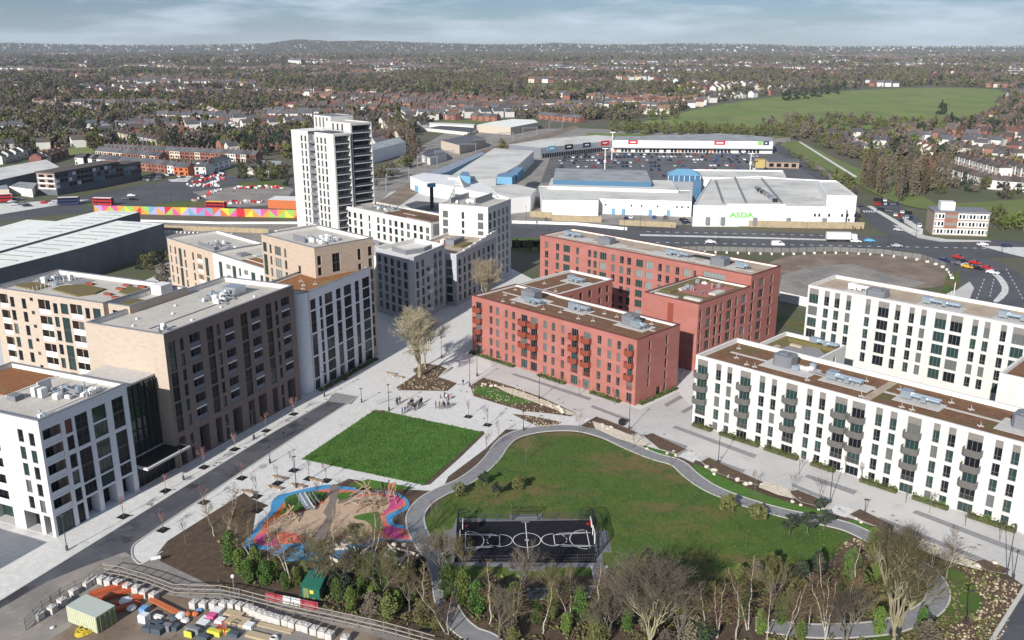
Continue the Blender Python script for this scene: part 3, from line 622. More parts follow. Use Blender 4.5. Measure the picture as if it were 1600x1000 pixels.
# ================================================================== salmon brick block at the front (beside the square)
b = Bld('apartment_block', 'salmon pink brick block with rust red balconies beside the paved square', 'building', FR, -176.2, 163.6)
OP = []
T5 = [14.95, 11.9, 8.85, 5.8, 2.75]
for i, (a, c) in enumerate([(6.9, 8.0), (9.4, 10.7), (12.8, 13.8), (15.4, 16.5), (26.7, 27.9), (29.5, 30.6), (32.7, 33.8), (44.4, 45.6), (47.6, 48.8), (50.4, 51.5)]):
    for p, q in rows(T5, 2.1): OP.append((a, c, p, q, 'off'))
for k, (a, c) in enumerate([(1.6, 3.8), (18.8, 21.0), (22.2, 24.5), (36.1, 38.3), (40.1, 42.3), (53.6, 55.2)]):
    for i, t in enumerate(T5):
        o = {'fm': 'frame_g'}; 
        if i in (0, 1, 2): o['balcony'] = ('rust', 'box', 1.5, 1.15)
        if i == 3: o['juliet'] = 'rust'
        OP.append((a, c, t - 2.35, t, 'patio', o))
SO = []
for a, c in ((4.7, 5.6), (11.6, 12.6)):
    for p, q in rows(T5, 2.3): SO.append((a, c, p, q, 'slim'))
SO = [o for o in SO if not (o[0] < 6 and o[2] < 1)] + [(8.6, 10.4, .05, 2.3, 'plain', {'glass': ('black',)})]
b.box(0, 56.2, 0, 17.4, 0, 16.5, 'salmon', ('front', 'right', 'back', 'left'), {'front': OP, 'right': SO}, roof='sedum', cop='maroon', fm='frame_g', rh=.7)
LO = [(a, a + 1.2, t - 2.1, t, 'off') for a in (3, 7.5, 12, 16.5, 21) for t in T5]
b.box(-.01, 16.2, 17.4, 41.2, 0, 16.49, 'salmon', ('right', 'back', 'left'), {'right': [(a, a + 1.3, t - 2.1, t, 'off') for a in (2, 5, 9, 13, 17.5, 21) for t in T5]}, roof='sedum', cop='coping_l', fm='frame_g', rh=.7)
zr = 15.8
b.rpatch('roof_path', 2, 54, 9.6, 10.3, zr, 'roofpaver'); b.rpatch('roof_path', 8.2, 8.9, 11, 38, zr + .01, 'roofpaver'); b.rpatch('roof_path', 1, 14.5, 18.0, 18.5, zr + .02, 'roofpaver')
for x0, x1, y0, y1 in ((9, 19, 5.5, 12.5), (26, 33, 8, 13), (43.5, 52.5, 7, 12.5), (5, 14, 30.5, 35)): b.rpatch('paver_area', x0, x1, y0, y1, zr + .03, 'roofpaver')
b.enclosure(10, 15, 8.5, 12.5, zr + .06); b.enclosure(44.4, 48.2, 8.6, 12.2, zr + .06)
b.ahu(14, 7.0, zr + .06, 5.5); b.ahu(26.5, 10.5, zr + .06, 6.2); b.ahu(48, 9.0, zr + .06, 4.0); b.ahu(7, 32.5, zr + .06, 5.5)
for x, y in ((3, 14), (5, 8), (4, 25), (5, 36), (12, 4), (22, 5), (27, 6), (34, 5), (38, 6), (40, 13), (50, 14), (36, 13), (9, 3), (12, 21)): b.anchor(x, y, zr)
b.rpatch('roof_coping', 16.2, 56.0, 16.4, 17.2, 15.85, 'parapet_in', .5)
RED_FRONT = b

# ================================================================== taller salmon block behind, with lower wing and roof terrace
b = Bld('apartment_block', 'tall salmon red block behind the front one with long tan gravel roof', 'building', FR, -202, 219)
OP = []
T7 = [19.7, 16.5, 13.35, 10.2, 7.05, 3.9, .9][:6]
for (a, c) in [(2.1, 3.6), (7.0, 8.4), (15.7, 16.9), (20.7, 21.9), (23.0, 24.3), (30.2, 31.6), (33.5, 35.0), (36.3, 37.8), (47.9, 49.2), (50.7, 52.0), (54.1, 55.4)]:
    for p, q in rows(T7, 2.3): OP.append((a, c, p, q, 'off'))
for (a, c) in [(10.3, 13.1), (25.5, 28.2), (39.7, 42.3), (43.3, 46.0), (56.8, 59.4)]:
    for p, q in rows(T7, 2.3): OP.append((a, c, p, q, 'tri', {'glass': ('glass_w', 'glass_t', 'glass_w')}))
OP += [(60.3, 61.2, 17.4, 19.7, 'off'), (63.5, 70.9, 18.0, 20.1, 'band', {'glass': ('glass_w',)})]
SO = []
for (a, c, k) in [(.8, 2.2, 'slim'), (4.5, 7.2, 'tri'), (10.8, 12.3, 'slim')]:
    for p, q in rows(T7, 2.4): SO.append((a, c, p, q, k))
b.box(0, 79, 0, 16.2, 0, 21.5, 'salmon', ('front', 'right', 'back', 'left'), {'front': OP, 'right': SO}, roof='tanroof', cop='maroon', fm='frame_g', rh=.6)
WO = []
for (a, c, k) in [(.7, 1.8, 'slim'), (3.8, 6.1, 'tri'), (7.8, 9.2, 'slim'), (10.5, 11.9, 'slim'), (13.8, 16.3, 'tri'), (18.0, 19.3, 'slim'), (21.3, 23.7, 'tri')]:
    for p, q in rows([16.6, 13.55, 10.5, 7.45, 4.4], 2.4): WO.append((a, c, p, q, k))
b.box(61.8, 79.01, -25.6, 0, 0, 18.5, 'salmon', ('front', 'right', 'left'), {'right': WO, 'left': []}, roof='sedum_g', cop='maroon', fm='frame_g', rh=.7)
b.rpatch('clay_stripe', 69.6, 71.4, -25.68, -25.6, 9.5, 'rust', 7.6)
b.rpatch('terrace_paving', 64.5, 76, -17, -3, 17.86, 'terrace' if 'terrace' in M else 'salmon', .05); b.rpatch('terrace_planting', 62.6, 66.4, -20, -1, 17.88, 'sedum_g', .3)
for x, y, L_, D_ in ((64, -24, 7, 1.2), (66, -16, 1.2, 5), (72, -22, 5, 1.4), (74.5, -14, 2, 5)): b.rpatch('planter', x, x + L_, y, y + D_, 17.88, 'roofpaver', .5)
b.plant(66, 75, -16, -5, 17.9, 7, 5)
zr = 20.9
b.rpatch('roof_path', 3, 76, 5.5, 7.0, zr, 'roofpaver')
for x0, x1 in ((4, 16), (24, 30), (40, 55), (58, 72)): b.rpatch('paver_area', x0, x1, 4.5, 9, zr + .01, 'roofpaver')
b.enclosure(20, 25, 5, 9, zr + .06, 1.9); b.enclosure(62.5, 67, 4.5, 9, zr + .06, 2.3); b.ahu(5, 7, zr + .06, 7); b.ahu(46, 7, zr + .06, 8); b.ahu(70, 7, zr + .06, 4)
b.rpatch('lightwell_shade', 52, 66, 10.4, 13.2, zr + .02, 'black', .05)  # flat black sheet on the roof, painting the shade inside a lightwell

# ================================================================== white block in front on the right
b = Bld('apartment_block', 'long white block in front on the right with grey projecting balconies', 'building', FR, -104.5, 164.5)
OP = []; T = [14.2, 11.13, 8.06, 4.99, 1.95]
for (a, c) in [(5.3, 6.6), (8.1, 9.3), (15.9, 17.2), (18.7, 19.9), (26.6, 27.8), (29.3, 30.6), (40.8, 42.1), (43.6, 44.9), (51.6, 52.8), (54.3, 55.6), (62.2, 63.5), (65.0, 66.3), (74, 75.3), (76.7, 78)]:
    for i, t in enumerate(T):
        if i == 0: OP.append((a, c, t - 2.4, t + 1.4, 'off', {'panel': 1.4}))
        else: OP.append((a, c, max(.08, t - 2.4), t, 'off'))
for (a, c) in [(.6, 3.2), (11.3, 13.8), (22.0, 24.5), (32.6, 35.1), (36.1, 38.7), (46.9, 49.4), (57.6, 60.2), (70.3, 72.8)]:
    for i, t in enumerate(T):
        o = {}
        if i < 3: o['balcony'] = ('balc_g', 'box', 1.5, 1.15)
        if i == 3: o['juliet'] = 'balc_g'
        if i == 0: o['panel'] = 1.4
        OP.append((a, c, max(.08, t - 2.4), t + (1.4 if i == 0 else 0), 'patio', o))
SO = [(a, a + 1.3, t - 2.3, t, 'off') for a in (3, 6.5, 11) for t in T if t > 2.4]
b.box(0, 84, 0, 17.1, 0, 16.3, 'white', ('front', 'left', 'right', 'back'), {'front': OP, 'left': SO}, roof='sedum', cop='coping_l', fm='frame_g', rh=1.0, glass=('glass_t', 'glass_d', 'glass_d', 'glass_t', 'glass_t', 'glass_d', 'glass_b'))
zr = 15.3
b.rpatch('roof_path', 3, 82, 9.3, 10.1, zr, 'roofpaver'); b.rpatch('roof_path', 36.5, 38.2, 1, 16, zr + .01, 'rosepaver' if 'rosepaver' in M else 'tanroof')
for x0, x1, y0, y1 in ((12, 23.5, 6, 12.5), (25.5, 36, 6.5, 10.8), (41, 50, 6.5, 10.8), (60, 72, 5.5, 12.5)): b.rpatch('paver_area', x0, x1, y0, y1, zr + .02, 'roofpaver')
b.enclosure(14, 18.2, 8.2, 12.2, zr + .08, 2.5); b.enclosure(62, 66.6, 8.2, 12.4, zr + .08, 2.5)
b.ahu(26.6, 8.8, zr + .08, 7.4); b.ahu(42, 8.8, zr + .08, 7.4); b.ahu(68, 8.6, zr + .08, 5)
b.plant(19, 23, 8, 12, zr + .08, 5, 3)
for x, y in ((3, 13), (6, 7), (10, 4.6), (12, 4.5), (24, 5), (36, 4), (44, 4), (46, 4), (58, 5), (50, 13), (40, 13), (54, 12), (27, 13), (33, 13)): b.anchor(x, y, zr)
WHITE_FRONT = b

# lower link with roof garden between the white blocks
b = Bld('apartment_block', 'low white link with paved roof garden between the two long white blocks', 'building', FR, -104.3, 181.9)
b.box(0, 15.8, 0, 23.2, 0, 12.6, 'white', ('right', 'left', 'back'), {'right': [(8, 11, 8.5, 10.6, 'tri'), (14.5, 15.6, 3, 11, 'tall'), (17, 18.3, 3, 11, 'tall')], 'left': [(a, a + 1.3, t - 2.3, t, 'off') for a in (4, 9, 14, 19) for t in (10.8, 7.7, 4.6)]}, roof='sedum_g', cop='coping_l', fm='frame_g', rh=.9)
b.patch('terrace_paving', [(3.5, 6), (9, 3), (14.6, 6), (14.6, 15), (11, 19), (5, 17.5)], 11.7, 'band', .06)
b.rpatch('bench', 5, 8, 15.8, 16.8, 11.76, 'tanroof', .5); b.rpatch('bench', 3, 4.2, 9, 13, 11.76, 'tanroof', .5)
b.ahu(8, 20.5, 11.8, 7); b.rpatch('hedge', 3, 15, 18.8, 19.6, 11.7, 'sedum_g', .9)

# ================================================================== white block behind on the right
b = Bld('apartment_block', 'second long white block behind on the right without balconies, tan roof', 'building', FR, -109.5, 225.6)
OP = []; T = [17.75, 14.45, 11.2, 8.0, 4.8, 1.65]
for (a, c) in [(4.8, 6.2), (7.7, 9.1), (10.9, 12.2), (16.1, 17.4), (23.8, 25.1), (27.3, 28.6), (30.2, 31.5), (42.3, 43.6), (45.0, 46.3), (48.6, 49.9), (57.5, 58.8), (60.5, 61.8), (66, 67.3), (69, 70.3)]:
    for i, t in enumerate(T[:5]): OP.append((a, c, t - 2.55, t + (1.55 if i == 0 else 0), 'off', {'panel': 1.55} if i == 0 else {}))
for (a, c) in [(.5, 3.1), (19.4, 22.2), (33.6, 36.3), (37.3, 40.1), (51.2, 54.0), (63, 65)]:
    for i, t in enumerate(T[:5]): OP.append((a, c, t - 2.55, t + (1.55 if i == 0 else 0), 'patio', {'panel': 1.55} if i == 0 else {}))
b.box(0, 90, 0, 16, 0, 20, 'white', ('front', 'left', 'right', 'back'), {'front': OP, 'left': [(a, a + 1.3, t - 2.4, t, 'off') for a in (3, 7, 11.5) for t in T[:5]]}, roof='tanroof', cop='coping_l', fm='frame_g', rh=.9, glass=('glass_t', 'glass_d', 'glass_d', 'glass_t', 'glass_t', 'glass_d', 'glass_b'))
zr = 19.1
b.rpatch('roof_path', 3, 86, 3.6, 4.6, zr, 'roofpaver')
for x0, x1 in ((8, 15), (27, 38), (45, 56)): b.rpatch('paver_area', x0, x1, 4, 9, zr + .02, 'roofpaver')
b.ahu(8.5, 6.5, zr + .08, 5, m='slab_w'); b.enclosure(14.6, 19.4, 2.6, 6.6, zr + .08, 1.9); b.ahu(28, 6.5, zr + .08, 9); b.ahu(46, 6.5, zr + .08, 9)
b.box(56.6, 73, -25.5, 0, 0, 16, 'white', ('front', 'left', 'right'), {}, roof='sedum', cop='coping_l', fm='frame_g', rh=.9)
b.ahu(60, -8, 15.2, 6)
# hoarding-like white wall to the left of this block is built with the fields

# ================================================================== left row along the street (frame L, street line u = -128.6)
US = -128.6
b = Bld('apartment_block', 'tall brown brick block beside the new road with pale cream end wall and inset balconies', 'building', FL, US - 20.3, 126.7)
OP = []
gl = ('glass_d', 'glass_d', 'glass_d', 'glass_t')
bays = [(.9, 2.7, 'tall'), (4.0, 5.0, 'slim'), (6.7, 9.7, 'log'), (11.6, 13.6, 'tall'), (14.6, 15.6, 'slim'), (17.1, 20.0, 'log'), (22.2, 24.4, 'tall'), (25.7, 28.6, 'log'), (30.7, 32.7, 'tall'), (34.0, 35.0, 'slim'), (36.3, 39.3, 'log')]
grp = [(20.3, 26.4), (13.85, 19.95), (7.4, 13.5)]
for a, c, k in bays:
    for p, q in grp:
        if k == 'tall': OP.append((a, c, p, q, 'tall'))
        elif k == 'slim':
            for t in (q - .1, q - 3.3): OP.append((a, c, t - 2.5, t, 'slim'))
        else: OP.append((a, c, p + .2, q - .1, 'log', {'floors': 2, 'railm': 'railblue'}))
    if k == 'slim': OP.append((a, c, 3.4, 5.9, 'slim'))
    OP.append((a + .1, c, .02, 2.9 if k == 'slim' else 6.2, 'open', {'glass': ('glass_d', 'glass_d', 'glass_b')}))
b.box(0, 20.3, 0, 41.2, 0, 28.5, 'darkbrick', ('right', 'back'), {'right': OP}, roof='gravelroof', cop='coping', rmat='darkbrick', rh=1.1, glass=gl)
f, ang, L_ = b.side(0, 0, 20.3, 41.2, 'front'); b.wall(f, ang, 0, 20.3, 0, 28.36, [(16.5, 18, 4, 6, 'slim')][:0], 'creambrick')
f, ang, L_ = b.side(0, 0, 20.3, 41.2, 'left'); b.wall(f, ang, 0, 41.2, 0, 28.36, [(a, a + 1.5, t - 2.5, t, 'slim') for a in (4, 9, 14, 20, 26, 32) for t in (26, 22.8, 19.6, 16.4, 13.2)], 'creambrick')
zr = 27.4
b.rpatch('cable_tray', 12.6, 12.9, 4, 38, zr, 'plantgrey', .15); b.plant(6.5, 12.5, 24, 35, zr, 26, 11); b.plant(14, 17, 2.5, 6, zr, 4, 12); b.rpatch('louvre_housing', 8, 12, 31, 34.5, zr, 'metal', 1.8)
for x, y in ((5, 8), (9, 14), (5, 19), (15, 22), (16, 12), (16, 32), (8, 4)): b.rpatch('roof_cowl', x, x + .5, y, y + .5, zr, 'slab_w', .3)

b = Bld('apartment_block', 'white corner block at the lower left with stacked balconies, grey gravel roof', 'building', FL, US - 30, 97.2)
OP = []
for p, q in ((14.1, 20.0), (7.1, 13.4)):
    OP += [(7.1, 9.8, p, q, 'tall'), (15.3, 18.0, p, q, 'tall'), (10.8, 13.9, p, p + 2.75, 'tri'), (10.8, 13.9, p + 3.1, q, 'tri')]
    for t in (q, q - 3.15): OP.append((5.0, 6.5, t - 2.6, t, 'slim', {'glass': ('maroon', 'glass_d')} if q > 19 else {}))
OP += [(7.1, 9.8, 4.5, 6.8, 'tri'), (15.3, 18.0, 4.5, 6.8, 'tri'), (10.8, 13.9, 4.5, 6.8, 'tri'), (5.0, 6.5, 4.3, 6.8, 'slim')]
OP += [(.5, 4.1, t - 2.75, t, 'logw', {'slab': 'slab_w', 'rail': .9, 'railm': 'bluegrey'}) for t in (19.9, 16.6, 13.3, 10.1, 6.9)]
OP += [(.5, 4.1, .05, 3.8, 'shop', {'glass': ('glass_t',)}), (5.0, 6.5, .05, 3.8, 'plain'), (7.1, 9.8, .05, 4.1, 'open', {'x': 1}), (10.8, 13.9, .05, 4.1, 'open', {'x': 1}), (15.3, 18, .05, 4.1, 'open', {'x': 1})]
FO = [(24.6, 25.9, t - 2.4, t, 'slim') for t in (19.6, 16.4, 13.3, 10.1, 7.0)] + [(27.2, 28.5, t - 2.4, t, 'slim') for t in (19.3, 16.1, 13.0, 9.8, 6.7)]
FO += [(14.5, 19.6, t - 2.7, t, 'logw', {'slab': 'slab_w', 'rail': .9, 'railm': 'slab_w', 'glass': ('glass_d',)}) for t in (19.4, 16.2, 13.1, 9.9, 6.8)]
FO += [(22.8, 26.6, .05, 3.8, 'open', {'x': 1}), (14.5, 20.0, .05, 3.8, 'open', {'x': 1}), (27.6, 29.2, .05, 3.8, 'open', {'x': 1})] + [(a, a + 1.3, t - 2.4, t, 'slim') for a in (2, 6, 10) for t in (19.6, 16.4, 13.3, 10.1, 7.0)]
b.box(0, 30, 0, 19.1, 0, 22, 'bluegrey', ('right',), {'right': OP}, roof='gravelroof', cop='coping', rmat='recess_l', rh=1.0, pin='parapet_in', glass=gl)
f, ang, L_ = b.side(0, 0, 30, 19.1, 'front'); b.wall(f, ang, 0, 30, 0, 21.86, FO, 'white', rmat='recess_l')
f, ang, L_ = b.side(0, 0, 30, 19.1, 'back'); b.wall(f, ang, 0, 30, 0, 21.86, [], 'white')
f, ang, L_ = b.side(0, 0, 30, 19.1, 'left'); b.wall(f, ang, 0, 19.1, 0, 21.86, [], 'white')
zr = 21.0
b.rpatch('green_roof', .6, 13, 7.5, 18.4, zr, 'sedum_o', .12); b.rpatch('roof_kerb', 13, 13.3, 7.3, 18.5, zr, 'slab_w', .2)
b.rpatch('roof_kerb', 1, 28, 2.0, 2.25, zr, 'slab_w', .2); b.rpatch('roof_kerb', 26.3, 26.55, 2.3, 17, zr, 'slab_w', .2)
b.rpatch('condenser_unit', 17.5, 18.5, 9, 10.4, zr + .1, 'slab_w', 1.7); b.rpatch('condenser_unit', 19.2, 20.2, 9, 10.4, zr + .1, 'slab_w', 1.7); b.rpatch('roof_hatch', 15, 17.2, 6, 7.8, zr, 'plantgrey', 1.0)
b.rpatch('screen', 17.3, 17.5, 10.6, 13.5, zr, 'slab_w', 2.2); b.plant(20, 27, 10, 16, zr, 14, 21); b.plant(25, 28, 2.8, 4, zr, 2, 22)

# glass stair link with canopy between them
b = Bld('stair_link', 'dark glazed stair link with white edged canopy between two blocks', 'building', FL, US - 16, 116.4)
rf = MB(); rf.prism([(0, 0), (12.6, 0), (12.6, 10.2), (0, 10.2)], 19.5, 19.9, bottom=True); rf.build('roof', M['roofpaver'], b.o)
gl_ = MB(); gl_.quad((12.4, .1, 5.0), (12.4, 10.2, 5.0), (12.4, 10.2, 19.5), (12.4, .1, 19.5)); gl_.build('glazing', M['glass_t'], b.o)
for i in range(8):
    m_ = MB(); y = .1 + 10.0 * i / 7; m_.box(12.4, 12.65, y, y + .12, 5.0, 19.5); m_.build('mullion', M['black'], b.o)
for z in (7.5, 10, 12.5, 15, 17.3, 19.3):
    m_ = MB(); m_.box(12.42, 12.60, .2, 10.1, z, z + .18); m_.build('transom', M['black'], b.o)
for i in range(5):
    m_ = MB(); m_.box(12.65, 13.0, 6.5 + i * .8, 6.56 + i * .8, 6, 19.4); m_.build('fin', M['darkmetal'], b.o)
cn = MB(); cn.prism([(11.5, .3), (18.3, .3), (18.3, 11.8), (11.5, 11.8)], 4.35, 4.75, 0, bottom=True); cn.build('canopy', M['white'], b.o)
cn = MB(); cn.prism([(12.7, .8), (17.8, .8), (17.8, 11.3), (12.7, 11.3)], 4.76, 4.79, 0); cn.build('canopy_roof', M['black'], b.o)
gl_ = MB(); gl_.quad((15.2, .1, .0), (15.2, 10.2, .0), (15.2, 10.2, 4.3), (15.2, .1, 4.3)); gl_.build('glazing', M['glass_d'], b.o)
for i in range(7):
    m_ = MB(); y = .1 + 10.0 * i / 6; m_.box(15.2, 15.32, y, y + .1, 0, 4.3); m_.build('mullion', M['frame_d'], b.o)
m_ = MB(); m_.box(15.2, 15.3, .2, 10.1, 2.5, 2.6); m_.build('transom', M['frame_d'], b.o)

b = Bld('apartment_block', 'pale grey block with curved corner and orange sedum roof beside the brown one', 'building', FL, US - 14.5, 173.2)
OP = []; T = [23.2, 20.25, 17.3, 14.4, 11.5, 8.6, 5.7]
for a, c in ((6.7, 10.0), (15.1, 18.5), (23.7, 27.2)):
    for t in T: OP.append((a, c, t - 2.65, t, 'tri'))
    OP.append((a, c, .05, 2.75, 'patio'))
for a, c, sf in ((.7, 2.9, 1), (11.6, 13.7, 1), (20.2, 22.1, 0)):
    OP.append((a, c, 20.6, 23.2, "dbl")) if sf else None
    for p in ((14.75, 20.2), (8.9, 14.35), (3.1, 8.5)) if sf else ((17.6, 23.2), (11.8, 17.2), (5.9, 11.4)): OP.append((a, c, p[0], p[1], 'tall'))
    OP.append((a, c, .05, 2.75 if sf else 5.5, 'dbl'))
for t in T + [2.8]: OP.append((4.4, 5.6, t - 2.6, t, 'slim'))
b.box(0, 14.5, 0, 27.9, 0, 25.5, 'bluegrey', ('right', 'back', 'left'), {'right': OP}, roof='sedum_o', cop='coping', rh=.5, glass=gl)
b2 = MB(); arc = [(14.5 + 0.0 - 3.0 + 3.0 * math.cos(t), -0.0 + 3.0 * math.sin(t)) for t in [R_(-90 + 10 * i) for i in range(10)]]
arc = [(x, y + 0.0) for x, y in arc]
P_ = [(0, .4), (0, -3.0)] + arc + [(14.5, .4)]
b2.prism([(x, y) for x, y in P_], 0, 25.35); b2.build('curved_corner', M['bluegrey'], b.o)
b2 = MB(); b2.prism([(x * 1.0 + (.05 if x > 7 else -.05), y - .04) for x, y in P_], 25.36, 25.5); b2.build('coping', M['coping'], b.o)
b.rpatch('roof_kerb', 1.2, 1.5, 1, 20, 25.05, 'slab_w', .15)
for x, y in ((9, 6), (11, 8), (6, 9), (4, 3), (11, 3)): b.anchor(x, y, 25.05)

b = Bld('apartment_block', 'cream brick block behind the brown one at the far left with roof garden', 'building', FL, -188, 136)
OP = []; T = [27.8, 24.7, 21.5, 18.3, 15.1, 11.9, 8.7]
for (a, c) in [(5.5, 6.8), (9.2, 10.5), (18.9, 20.2), (28.5, 29.8)]:
    for t in T: OP.append((a, c, t - 2.4, t, 'slim'))
for t in T: OP.append((11.9, 12.9, t - .3, t + .5, 'plain'))
for (a, c) in [(2.2, 4.8), (14.4, 18.0), (24.1, 27.6)]:
    OP.append((a, c, 24.9, 28.2, 'log', {'railm': 'railpanel'}))
    for q in (24.4, 18.0, 11.6): OP.append((a, c, q - 5.9, q, 'log', {'floors': 2, 'railm': 'railpanel'}))
for (a, c) in [(21.2, 23.4), (30.8, 33.0)]:
    OP.append((a, c, 25.6, 28.0, 'dbl', {'glass': ('glass_t',)}))
    for q in (24.8, 18.4, 12.0): OP.append((a, c, q - 5.8, q, 'tall', {'glass': ('glass_t',)}))
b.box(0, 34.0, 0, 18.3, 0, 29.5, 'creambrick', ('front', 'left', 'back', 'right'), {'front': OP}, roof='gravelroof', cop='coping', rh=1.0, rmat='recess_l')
b.box(34.0, 40.2, 1.2, 18.31, 0, 29.2, 'creambrick', ('front', 'back', 'right'), {'front': [(1.2, 3.4, t - 2.4, t, 'dbl') for t in T]}, roof='gravelroof', cop='coping', rh=1.0)
zr = 28.5
b.patch('planting_bed', [(12, 6), (22, 4), (24, 7), (23, 11), (15, 12), (11.5, 9)], zr, 'sedum_g', .35); b.patch('planting_bed', [(1.5, 5), (9, 4), (9, 8), (2, 9)], zr, 'sedum_g', .3)
b.patch('planting_bed', [(28, 10), (33, 9), (33, 14), (26, 15)], zr, 'sedum_g', .35); b.rpatch('planting_bed', 35, 38.5, 3, 8, zr - .3, 'sedum_g', .35)
b.rpatch('roof_deck', 2, 14, 11.5, 16.5, zr, 'band', .08); b.rpatch('stair_head', 34.6, 37.6, 13, 16.5, 28.2, 'slab_w', 2.2); b.plant(3, 9, 9, 15, zr, 12, 31)
for x, y in ((15, 12.6), (25, 12), (24, 15), (30, 6), (26, 7.5), (28, 15.5)): b.rpatch('bench', x, x + 2.2, y, y + .7, zr, 'rust', .5)
for i in range(16):
    t = MB(); t.tube((9.6 + i * .0, .9 + i * 1.05, zr), (9.6, .9 + i * 1.05, zr + 1.3), .05, n=4); t.build('railing_post', M['slab_w'], b.o)

# ================================================================== cream tower block and lower wing (frame R)
b = Bld('apartment_block', 'cream brick tower block behind the curved grey block with lower white wing', 'building', FR, -218.6, 125.4)
OP = []; TT = [30.7, 27.5, 24.3, 21.1, 17.9, 14.7]
for t in TT: OP += [(3.8, 4.8, t - 2.4, t, 'slim'), (11.0, 12.1, t - 2.4, t, 'slim'), (6.4, 9.5, t - 2.4, t, 'tri', {'glass': ('glass_w', 'glass_b')})]
OP += [(.5, 2.4, 28.3, 30.9, 'dbl', {'glass': ('glass_t',)}), (.5, 2.4, 21.9, 27.6, 'tall', {'glass': ('glass_t',)}), (.5, 2.4, 15.5, 21.2, 'tall', {'glass': ('glass_t',)}), (17.5, 18.6, 24.8, 27.2, 'slim')]
SO = [(.7, 1.9, 28.3, 30.7, 'slim'), (.7, 1.9, 25.6, 27.7, 'slim'), (5.2, 7.6, 25.7, 30.6, 'tall'), (13.2, 14.3, 27.6, 30.6, 'slim'), (13.2, 14.3, 24.7, 26.6, 'slim')] + [(16.6, 17.9, t - 2.5, t, 'slim') for t in (30.7, 27.5, 24.3, 21.1, 17.9, 14.7, 11.5, 8.3, 5.1)]
b.box(0, 25.4, 0, 18.4, 0, 33.0, 'creambrick2', ('front', 'right', 'left', 'back'), {'front': OP, 'right': SO}, roof='gravelroof', cop='coping', rh=1.0)
b.plant(13, 19, 5, 12, 32, 22, 41); b.rpatch('screen', 9.5, 15, 4, 4.3, 32, 'plantgrey', 1.6)
OP = [];
for t in (21.3, 18.1, 14.9, 11.7): OP += [(1.3, 2.3, t - 2.4, t, 'slim'), (4.5, 5.6, t - 2.4, t, 'slim'), (10.8, 11.9, t - 2.4, t, 'slim'), (16.2, 17.3, t - 2.4, t, 'slim'), (19.4, 22.6, t - 2.5, t + .1, 'log', {'railm': 'railpanel'})]
OP += [(7.2, 9.2, 15.4, 21.3, 'tall', {'glass': ('glass_t',)}), (7.2, 9.2, 9, 15, 'tall', {'glass': ('glass_t',)}), (24.2, 26.2, 15.4, 21.0, 'tall', {'glass': ('glass_t',)}), (24.2, 26.2, 9, 15, 'tall', {'glass': ('glass_t',)})]
b.box(-58.4, -29, 0.2, 17.6, 0, 23.5, 'creambrick2', ('front', 'left', 'back'), {'front': OP}, roof='gravelroof', cop='coping', rh=1.0)
OP = []
for t in (21.1, 17.9, 14.7): OP += [(3.3, 5.5, t - 2.4, t, 'dbl', {'glass': ('glass_t',)}) if 0 else (7.8, 10.2, t - 2.5, t, 'log'), (14.9, 16.0, t - 2.3, t, 'slim'), (17.8, 20.0, t - 2.5, t, 'log')]
OP += [(3.3, 5.3, 15.6, 21.2, 'tall', {'glass': ('glass_t',)}), (11.2, 13.2, 15.6, 21.2, 'tall', {'glass': ('glass_t',)}), (21.6, 23.8, 18.7, 21.1, 'dbl', {'glass': ('glass_t',)}), (26.5, 28, 18.7, 21.1, 'dbl', {'glass': ('glass_t',)})]
b.box(-29, -.01, 0.15, 17.61, 0, 23.4, 'white', ('front', 'back'), {'front': OP}, roof='gravelroof', cop='coping', rh=1.0)
b.rpatch('green_roof', -17, -1, .8, 7.5, 22.42, 'sedum_o', .1); b.rpatch('roof_kerb', -17.2, -1, 4.2, 4.4, 22.5, 'slab_w', .15); b.rpatch('roof_kerb', -1.6, -1.3, 1, 7, 22.5, 'slab_w', .12)
b.plant(-42, -30, 5, 10, 22.5, 14, 43); b.rpatch('screen', -44, -34, 3.4, 3.7, 22.5, 'plantgrey', 1.3); b.rpatch('roof_hatch', -24, -21, 5, 8, 22.5, 'plantgrey', .5); b.rpatch('roof_hatch', -19.5, -17.6, 8, 13, 22.5, 'roofpaver', .3)

# ================================================================== white tower
b = Bld('apartment_tower', 'white high-rise tower with stacked dark balcony bays, tallest building in the scene', 'building', FR, -340, 213)
TZ = [46.0 - 3.1 * i for i in range(14)]
OP = []
for t in TZ:
    for a in (7.0, 9.8, 18.6, 21.3, 24.1): OP.append((a, a + 1.25, t - 2.4, t, 'slim'))
OP = [o for o in OP if o[0] > 18 or o[0] < 12]
f, ang, L_ = b.side(0, 0, 31, 8.0, 'front')
b.wall(f, ang, 0, 12.6, 0, 47.9, OP, 'white'); b.wall(f, ang, 17.3, 31, 0, 47.9, OP, 'white')
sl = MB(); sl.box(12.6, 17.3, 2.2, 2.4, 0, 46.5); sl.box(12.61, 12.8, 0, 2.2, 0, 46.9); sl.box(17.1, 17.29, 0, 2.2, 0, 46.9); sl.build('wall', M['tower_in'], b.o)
for t in TZ:
    s_ = MB(); s_.box(12.8, 17.1, -.3, 2.2, t - 2.75, t - 2.5); s_.box(12.8, 17.1, -.3, -.22, t - 2.5, t - 1.4); s_.build('balcony', M['plantgrey'], b.o)
